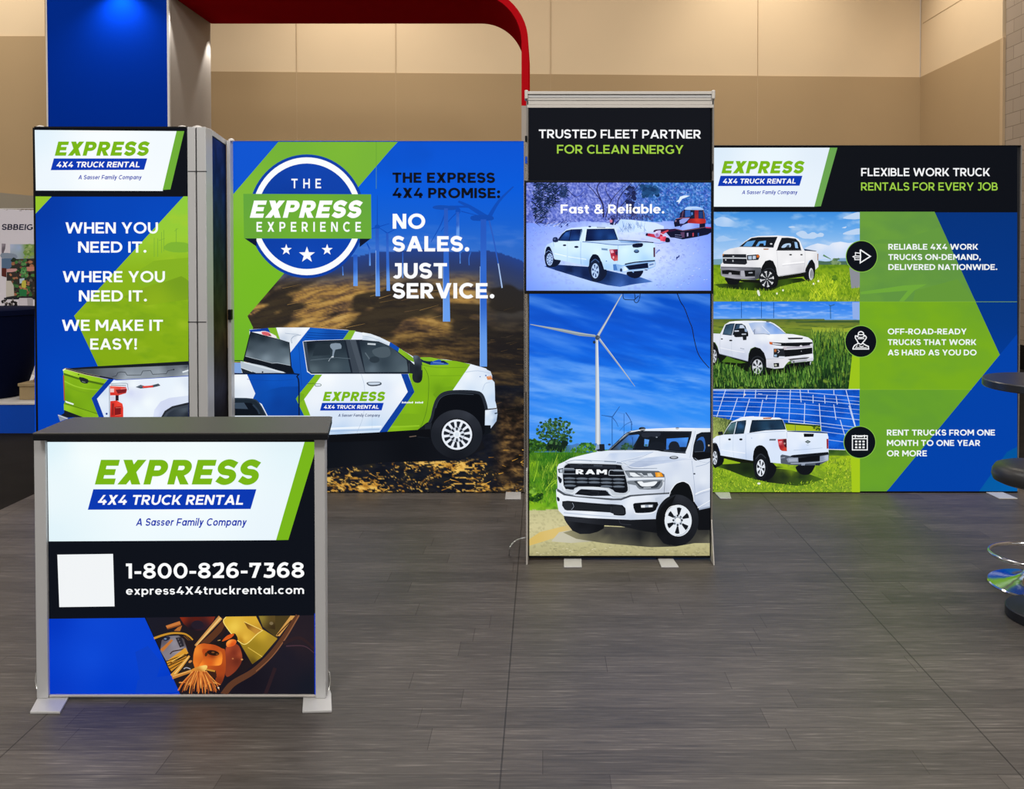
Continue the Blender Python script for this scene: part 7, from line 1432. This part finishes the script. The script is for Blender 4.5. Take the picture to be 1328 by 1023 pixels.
# strip 3
A.to('solar_picture').V(918, 500, 6.64)
A.f([(15, 28), (1304, 28), (1304, 36), (15, 36)], 'd4e0f4')
A.g([(12, 34), (1302, 34), (1302, 560), (12, 560)], lambda x, y: mixc(ramp(fbm(x / 120, y / 60, 3, 101), [(.3, '0846b0'), (.5, '0c56cc'), (.7, '1666dc')]), np.tile(S('2c78ea'), (len(x), 1)), (fbm(x / 5, y / 5, 2, 103) - .55) * 1.2), 8)
GL = 'b8d0f8'
for a, b in ((40, 66), (66, 104), (96, 132), (128, 176), (170, 214), (212, 262), (254, 330)):
    A.st([(20, a), (400, a + (b - a) * .25), (800, a + (b - a) * .62), (1302, b + 30)], 3 if a in (66, 128, 170) else 5, GL, 4)
for y in (360, 405, 470): A.st([(965, y - 15), (1302, y + 30)], 4, GL)
for x0, y0, x1, y1 in ((150, 34, 70, 280), (252, 105, 190, 292), (356, 112, 308, 268), (470, 120, 440, 264), (595, 34, 565, 268), (708, 36, 694, 312), (790, 34, 800, 142), (832, 146, 826, 322), (955, 152, 972, 392), (1080, 160, 1100, 292), (1135, 292, 1180, 445), (1185, 36, 1270, 360), (315, 36, 305, 98), (410, 36, 405, 108), (508, 78, 498, 120), (902, 78, 902, 148), (1000, 80, 1005, 152), (1100, 88, 1110, 160), (1080, 36, 1082, 78), (860, 36, 862, 62), (1210, 170, 1262, 350)):
    A.st([(x0, y0), (x1, y1)], 6, 'd0e0fa')
A.e(315, 75, 9, 8, 'e8e0d8'); A.st([(430, 68), (465, 72)], 4, 'd8e4f8')
A.st([(690, 312), (960, 338)], 6, 'e0eaf8'); A.f([(660, 318), (965, 340), (972, 392), (670, 385)], 'a8bc20'); A.f([(660, 316), (965, 338), (966, 352), (800, 340), (665, 330)], '24401c'); A.blobs(16, [(890, 345), (960, 345), (960, 385), (900, 370)], (6, 12), ['3c5c1c', '2c4a1c'], 104); A.st([(748, 325), (750, 385)], 4, '40604c')
A.g([(1035, 545), (1180, 548), (1240, 560), (1240, 640), (1035, 640)], [(1060, 560, '2c4a20'), (1150, 570, '3c5c24'), (1060, 630, '7ca028'), (1200, 630, '6a9028')]); A.st([(1025, 545), (1180, 550)], 6, 'dfe8f4')
A.g([(12, 262), (80, 268), (140, 280), (220, 300), (230, 420), (12, 460)], [(30, 280, '7a8a44'), (120, 300, '5a6c3c'), (200, 310, '3a4c30'), (60, 340, '98a856'), (60, 420, 'a4b060')]); A.sc(160, [(12, 270), (190, 295), (120, 420), (12, 450)], (10, 30), (3, 6), (60, 120), ['98a856', 'b0bc6c', '7a8c44', '647838'], 105)
def grass3(x, y):
    n = fbm(x / 30, y / 22, 4, 107)
    return mixc(mixc(ramp((y - 580) / 330, [(0, 'a4c020'), (.3, '9cbc24'), (.6, '84a824'), (1, '82a42c')]), np.tile(S('46701c'), (len(x), 1)), (n - .46) * 2.6), np.tile(S('ccd848'), (len(x), 1)), (n - .6) * 2.6)
A.field(8, 600, 1304, 915, 8, grass3)
A.sc(900, [(12, 690), (300, 780), (700, 850), (1000, 800), (1030, 640), (1240, 620), (1240, 912), (12, 912)], (8, 30), (4, 10), (30, 150), ['a8c42c', '88ac24', '6c9020', 'c4d43c', '4c7420', '98b828'], 108, .3)
A.f([(1225, 612), (1304, 600), (1304, 915), (1235, 915)], 'a6c81c')
A.to('truck_picture').V(918, 535, 8.0485)
A.g([(55, 552), (160, 525), (350, 515), (480, 515), (700, 555), (800, 570), (930, 600), (1060, 640), (1195, 690), (1080, 730), (950, 762), (800, 745), (620, 722), (400, 670), (200, 592)], [(90, 556, '4a6c1c'), (200, 560, '1c2818'), (400, 600, '121a14'), (600, 690, '12161a'), (800, 650, '16201c'), (950, 740, '3c5a1c'), (1150, 695, '4c6e1c'), (850, 590, '8cac20'), (960, 660, '1c2a1c'), (400, 665, '34501c')])
A.f([(160, 500), (230, 488), (340, 500), (330, 525), (150, 535)], '94b820'); A.f([(700, 575), (800, 568), (915, 580), (925, 615), (860, 595)], '8cb020')
A.f([(910, 560), (1000, 525), (1112, 525), (1096, 590), (1060, 635), (1010, 646), (960, 636), (930, 605)], '111419', 2)
A.f([(40, 330), (70, 312), (100, 350), (120, 420), (165, 470), (150, 530), (100, 560), (55, 560)], '101318', 2); A.f([(465, 480), (480, 390), (520, 345), (580, 345), (625, 400), (650, 500), (712, 560), (690, 640), (640, 690), (560, 705), (490, 660)], '101318', 2)
A.f([(120, 440), (480, 500), (470, 525), (330, 515), (150, 470)], '14180f')
A.g([(40, 300), (50, 270), (85, 242), (130, 234), (160, 222), (200, 150), (240, 92), (330, 52), (380, 42), (470, 36), (600, 42), (740, 50), (775, 66), (800, 130), (815, 182), (1000, 198), (1240, 208), (1252, 250), (1254, 420), (1180, 510), (860, 525), (770, 528), (650, 516), (640, 470), (612, 395), (560, 342), (505, 350), (476, 400), (466, 498), (130, 442), (116, 380), (92, 322), (45, 312)], [(90, 260, 'e8f0fc'), (180, 280, 'eaf2fe'), (200, 340, 'd8e6fa'), (250, 400, 'e4eefc'), (340, 330, 'dae6fa'), (400, 460, 'c8d8f2'), (480, 280, 'e4eefe'), (600, 300, 'dce8fc'), (560, 240, 'eef5fe'), (700, 330, 'd4e2fa'), (700, 470, 'd8e6fb'), (900, 320, 'e4eefe'), (1000, 370, 'cfdffa'), (1180, 320, 'dce9fc'), (1000, 240, 'f0f6fe'), (850, 420, 'dbe8fc'), (420, 120, 'eaf1fc'), (600, 50, 'f4f8fe'), (830, 190, 'e8f0fc')], 24)
A.f([(160, 226), (200, 160), (240, 102), (300, 86), (396, 74), (394, 110), (372, 216), (270, 222)], '18262f'); A.g([(172, 218), (236, 112), (294, 94), (264, 216)], [(190, 210, '3c5234'), (220, 150, '5a808c'), (280, 105, '4c707c'), (250, 205, '32484c')]); A.g([(284, 212), (312, 92), (388, 82), (366, 210)], [(300, 200, '1c3448'), (340, 140, '2a5684'), (370, 100, '1c3048'), (350, 200, '1c3040')]); A.st([(298, 90), (268, 222)], 8, 'd8e2f0')
A.f([(428, 208), (440, 140), (456, 74), (772, 68), (790, 110), (808, 172), (600, 182)], '14202e'); A.g([(440, 198), (464, 84), (764, 78), (796, 166), (600, 178)], [(470, 100, '16263a'), (600, 130, '20405c'), (700, 100, '1c3650'), (480, 190, '12202f'), (620, 170, '2c4c68'), (780, 150, '24425c'), (660, 140, '182c42')])
A.f([(570, 50), (668, 46), (650, 62), (574, 64)], 'b46a48'); A.st([(330, 54), (400, 42), (475, 38)], 8, 'f8fbff', 2); A.st([(405, 90), (410, 210)], 10, 'f0f5fd')
A.st([(822, 190), (1000, 198), (1244, 208)], [8, 10], '39434f', 2); A.st([(405, 216), (600, 200), (800, 190)], 5, 'b4c4dc', 2); A.st([(818, 200), (822, 260)], 4, 'b0c2e0')
A.f([(994, 214), (1102, 216), (1096, 248), (998, 250)], '0e1116', 1); A.f([(1006, 300), (1036, 282), (1070, 300), (1038, 318)], '38443c'); A.f([(1020, 300), (1036, 290), (1054, 300), (1038, 310)], '8a9aa0'); A.st([(1024, 334), (1048, 333)], 4, '8c9cb4')
A.g([(722, 274), (816, 268), (820, 398), (770, 396), (748, 380), (734, 345)], [(740, 290, 'c82c34'), (760, 350, 'a02028'), (800, 300, '5c1c24'), (800, 380, 'd04430'), (750, 310, 'e87078')]); A.f([(784, 280), (812, 276), (816, 360), (796, 352)], '461a22'); A.st([(736, 302), (768, 300)], 10, 'e8a0a4'); A.e(796, 318, 10, 10, 'b0908c'); A.f([(1232, 270), (1252, 270), (1252, 370), (1234, 372)], '962430')
A.f([(640, 270), (706, 270), (702, 288), (634, 288)], '66707e'); A.e(452, 262, 6, 3, '4c7cc4'); A.st([(890, 388), (1000, 380), (1190, 364)], 5, 'b4c4dc', 2)
A.f([(752, 444), (770, 432), (860, 450), (1250, 408), (1258, 440), (1254, 492), (1180, 532), (1120, 545), (860, 542), (756, 525)], '515a68', 1); A.f([(850, 450), (880, 438), (1248, 406), (1252, 432), (1160, 446), (900, 466)], '14181f')
A.f([(815, 478), (840, 466), (936, 464), (938, 512), (832, 514)], '8e98ac', 1); A.f([(838, 476), (930, 472), (930, 500), (844, 506)], 'a8b2c4'); A.f([(936, 466), (1164, 442), (1160, 500), (940, 514)], '0d1015'); A.g([(1164, 452), (1252, 436), (1252, 488), (1164, 502)], [(1180, 470, '8c98b0'), (1240, 460, 'b8c4d8')]); A.st([(860, 526), (1000, 522), (1160, 510), (1250, 490)], 8, 'b0bacc', 3); A.st([(756, 470), (800, 462)], 8, '98a2b2'); A.f([(970, 530), (1010, 528), (1006, 545), (970, 546)], '98a4b8'); A.f([(1115, 525), (1170, 518), (1160, 548), (1120, 546)], '20283c')
A.f([(466, 498), (474, 400), (504, 346), (562, 338), (616, 396), (644, 515), (620, 470), (560, 420), (500, 440)], '0d1014', 2)
A.e(548, 560, 72, 138, '16191f'); A.st([(495, 480), (545, 428), (600, 470)], 9, '30363e', 4); A.rim(548, 572, 44, 88, 6, 'e4eaf4', '1c2129', .25, .3, .88, .48, 0, .25)
A.e(72, 466, 36, 92, '16191f'); A.rim(70, 468, 24, 70, 6, 'd4dce8', '2a3038', .2, .3, .88, .48, 0, .2); A.st([(46, 320), (75, 312), (100, 350), (118, 430)], 6, '0d1014', 3)
A.f([(100, 196), (150, 192), (156, 228), (106, 230)], '1b1f24', 1); A.e(222, 275, 15, 10, '14181e'); A.e(340, 275, 17, 11, '14181e'); A.st([(262, 226), (258, 380), (268, 462)], 2.5, 'b8c8e2', 3); A.st([(390, 220), (390, 360), (396, 484)], 3, 'a4b8d8', 3); A.st([(122, 240), (120, 320), (128, 440)], 2.5, 'b8c8e2', 3); A.st([(135, 385), (260, 402), (385, 418)], 7, 'f2f7ff', 2)
A.to('solar_picture').V(918, 500, 6.64)
A.sc(220, [(12, 690), (300, 790), (640, 850), (1000, 810), (1000, 850), (600, 890), (12, 800)], (10, 26), (3, 7), (50, 130), ['8cb024', '6c9020', 'a8c42c', '50781c'], 109, .2); A.e(435, 838, 14, 9, 'eef2dc')
# icons
A.clip = full_clip
A.to('icon').V(0, 0, 1)
ICONS = ((1116.5, 332.4, 19.8), (1115.4, 442.4, 20.0), (1114.0, 572.8, 20.2))
for i_, (cx_, cy_, r_) in enumerate(ICONS):
    A.to('icon#%d' % i_)
    A.e(cx_, cy_, r_ + .9, r_ + .9, '86bc48', 0, 48); A.e(cx_, cy_, r_, r_, '0a0f18', 0, 48)
W_ = 'f2f4f6'
A.to('icon#0').V(1085, 300, 17.05)
A.st([(505, 405), (728, 553), (505, 695), (512, 553), (505, 405)], 27, W_, 0, False); A.st([(505, 485), (400, 470), (400, 525)], 20, W_); A.st([(512, 548), (395, 540), (345, 558), (385, 580), (385, 625), (500, 625)], 20, W_); A.st([(512, 585), (385, 580)], 16, W_)
A.to('icon#1').V(1085, 410, 17.05)
A.st([(465, 400), (470, 360), (518, 335), (570, 360), (580, 400)], 24, W_, 4); A.st([(450, 448), (460, 405), (580, 405), (590, 445)], 20, W_); A.st([(430, 448), (520, 466), (600, 445)], 18, W_, 3); A.st([(450, 492), (590, 490)], 20, W_)
A.st([(440, 440), (400, 430), (400, 480), (440, 540), (460, 585), (520, 618), (560, 580), (610, 520), (640, 465), (610, 425), (585, 415)], 24, W_, 3); A.st([(470, 590), (380, 640), (345, 700), (345, 720), (690, 720), (685, 660), (630, 640), (560, 595)], 24, W_); A.st([(400, 700), (440, 640)], 14, W_); A.st([(480, 645), (530, 670), (580, 650)], 16, W_, 3); A.st([(420, 690), (650, 690)], 14, W_)
A.to('icon#2').V(910, 380, 3.177)
A.st([(618, 586), (679, 586), (679, 644), (618, 644)], 4, W_, 0, True); A.st([(618, 598), (679, 598)], 4, W_); A.st([(630, 583), (630, 594)], 5, W_); A.st([(667, 583), (667, 594)], 5, W_); A.st([(638, 590), (660, 590)], 3, W_)
for r_ in range(3):
    for c_ in range(3): A.f([(629 + c_ * 15, 606 + r_ * 12), (638 + c_ * 15, 606 + r_ * 12), (638 + c_ * 15, 613 + r_ * 12), (629 + c_ * 15, 613 + r_ * 12)], W_)
A.V(0, 0, 1).to('logo').logo(934.9, 225.1, 0.1621)
A.to('lettering')
A.text('FLEXIBLE WORK TRUCK', 1115.8, 228.6, 1282.4, 228.6, 10.4, 'f6f7f9', 0.185); A.text('RENTALS FOR EVERY JOB', 1115.6, 247.2, 1292.4, 247.2, 10.4, '9ccb45', 0.175)
A.V(1110, 270, 6.092)
for t_, b_, y0 in (('RELIABLE 4X4 WORK', 957, 327), ('TRUCKS ON-DEMAND,', 978, 408), ('DELIVERED NATIONWIDE.', 1108, 487)): A.text(t_, 249, y0, b_, y0, 45, 'f2f7f8', 0.21)
A.V(910, 380, 3.177)
for t_, b_, y0 in (('OFF-ROAD-READY', 1087, 169), ('TRUCKS THAT WORK', 1127, 213), ('AS HARD AS YOU DO', 1128, 255.5)): A.text(t_, 763, y0, b_, y0, 23.6, 'f2f7f8', 0.21)
A.V(1110, 500, 6.092)
for t_, b_, y0 in (('RENT TRUCKS FROM ONE', 1090, 390), ('MONTH TO ONE YEAR', 973, 472), ('OR MORE', 553, 554)): A.text(t_, 238, y0, b_, y0, 46, 'f2f7f8', 0.21)
A.build(right)

# ================================================================ neighbouring booth's printed banner
YG = 9.9
bt = at_y(20, 270, YG); bb = at_y(20, 402, YG); bl = at_y(-40, 300, YG)[0]; br_ = at_y(58, 300, YG)[0]
ban = thing('banner', 'pale printed banner with dark letters and product pictures at the far left', 'banner', ((bl + br_) / 2, YG, zr))
obj('banner_board', MB().box(bl, br_, YG + 0.004, YG + 0.03, zr, bt[2]), M['trimwhite'], ban)
A = Art(YG, (-39, 271, 57, 403), M['unlit'])
A.f([(-40, 270), (60, 270), (60, 404), (-40, 404)], 'dcd8e2'); A.f([(-40, 400.5), (60, 400.5), (60, 404), (-40, 404)], 'f4f2f4')
A.V(0, 240, 5.683)
A.st([(12, 168), (260, 180)], 8, '8c7c68'); A.sc(30, [(12, 168), (255, 175), (255, 190), (12, 185)], (8, 20), (2, 5), (-20, 40), ['6c5a48', 'b8aca0', 'f0ecea', '4a3c30'], 41)
A.g([(12, 430), (42, 432), (38, 470), (18, 522), (12, 522)], [(15, 440, '9c94a0'), (35, 470, '6c6470')])
A.g([(75, 435), (255, 435), (255, 545), (75, 545)], [(80, 440, 'b8c4e4'), (140, 460, 'a8bce0'), (200, 450, '8aa864'), (240, 480, '7a946c'), (100, 540, 'a4b4c8')])
A.f([(12, 500), (100, 505), (125, 520), (118, 540), (12, 538)], '8a98ac', 2); A.f([(12, 540), (90, 540), (90, 600), (70, 620), (12, 615)], '5a7494'); A.f([(90, 545), (255, 540), (255, 830), (45, 830), (50, 640), (85, 600)], '3a3634')
A.blobs(120, [(90, 545), (255, 540), (255, 820), (60, 820)], (7, 20), ['2c2a2c', '5c4438', '3c6c3c', '24201f', '8a5c48', '4c8048', '6a6460', 'b07858', '2a3a30'], 42)
A.f([(45, 620), (120, 615), (118, 635), (50, 642)], 'd0a0a0', 2); A.f([(12, 610), (48, 612), (48, 680), (12, 670)], '5c2c28'); A.f([(190, 605), (255, 602), (255, 630), (195, 632)], 'c88878', 2); A.blobs(30, [(160, 550), (190, 550), (195, 680), (160, 680)], (8, 16), ['4c8c4c', '62a060', '3c7444'], 43); A.blobs(40, [(190, 440), (245, 440), (240, 530), (180, 540)], (8, 18), ['88a858', 'a0b878', '6c9448'], 44)
A.f([(45, 705), (80, 705), (100, 740), (105, 815), (45, 825)], 'c8c4bc', 1); A.f([(145, 690), (180, 685), (180, 720), (145, 725)], 'b8d0e0'); A.f([(165, 705), (190, 705), (190, 755), (160, 750)], 'c8c050', 2); A.f([(140, 765), (200, 770), (195, 820), (145, 815)], '2c7a48'); A.f([(30, 830), (260, 822), (260, 842), (30, 842)], '20242c')
A.f([(135, 845), (145, 832), (235, 832), (245, 845), (245, 905), (135, 905)], 'cfcad4', 1); A.f([(200, 835), (243, 835), (243, 905), (205, 905)], 'a8a4ac'); A.blobs(40, [(20, 845), (110, 840), (130, 905), (15, 910)], (6, 16), ['1c1a1c', '2c282a', '5c5654', '8c8884'], 45); A.blobs(12, [(150, 905), (250, 905), (250, 915), (150, 915)], (5, 12), ['c8b898', '4a4038'], 46)
A.to('lettering')
A.text('SBBEIG', 12, 329, 246, 331, 42, '1c1c3c', 0.2, 0.12); A.text('S', 248, 331, 290, 331, 42, '1c1c3c', 0.2, 0.12)
A.build(ban)
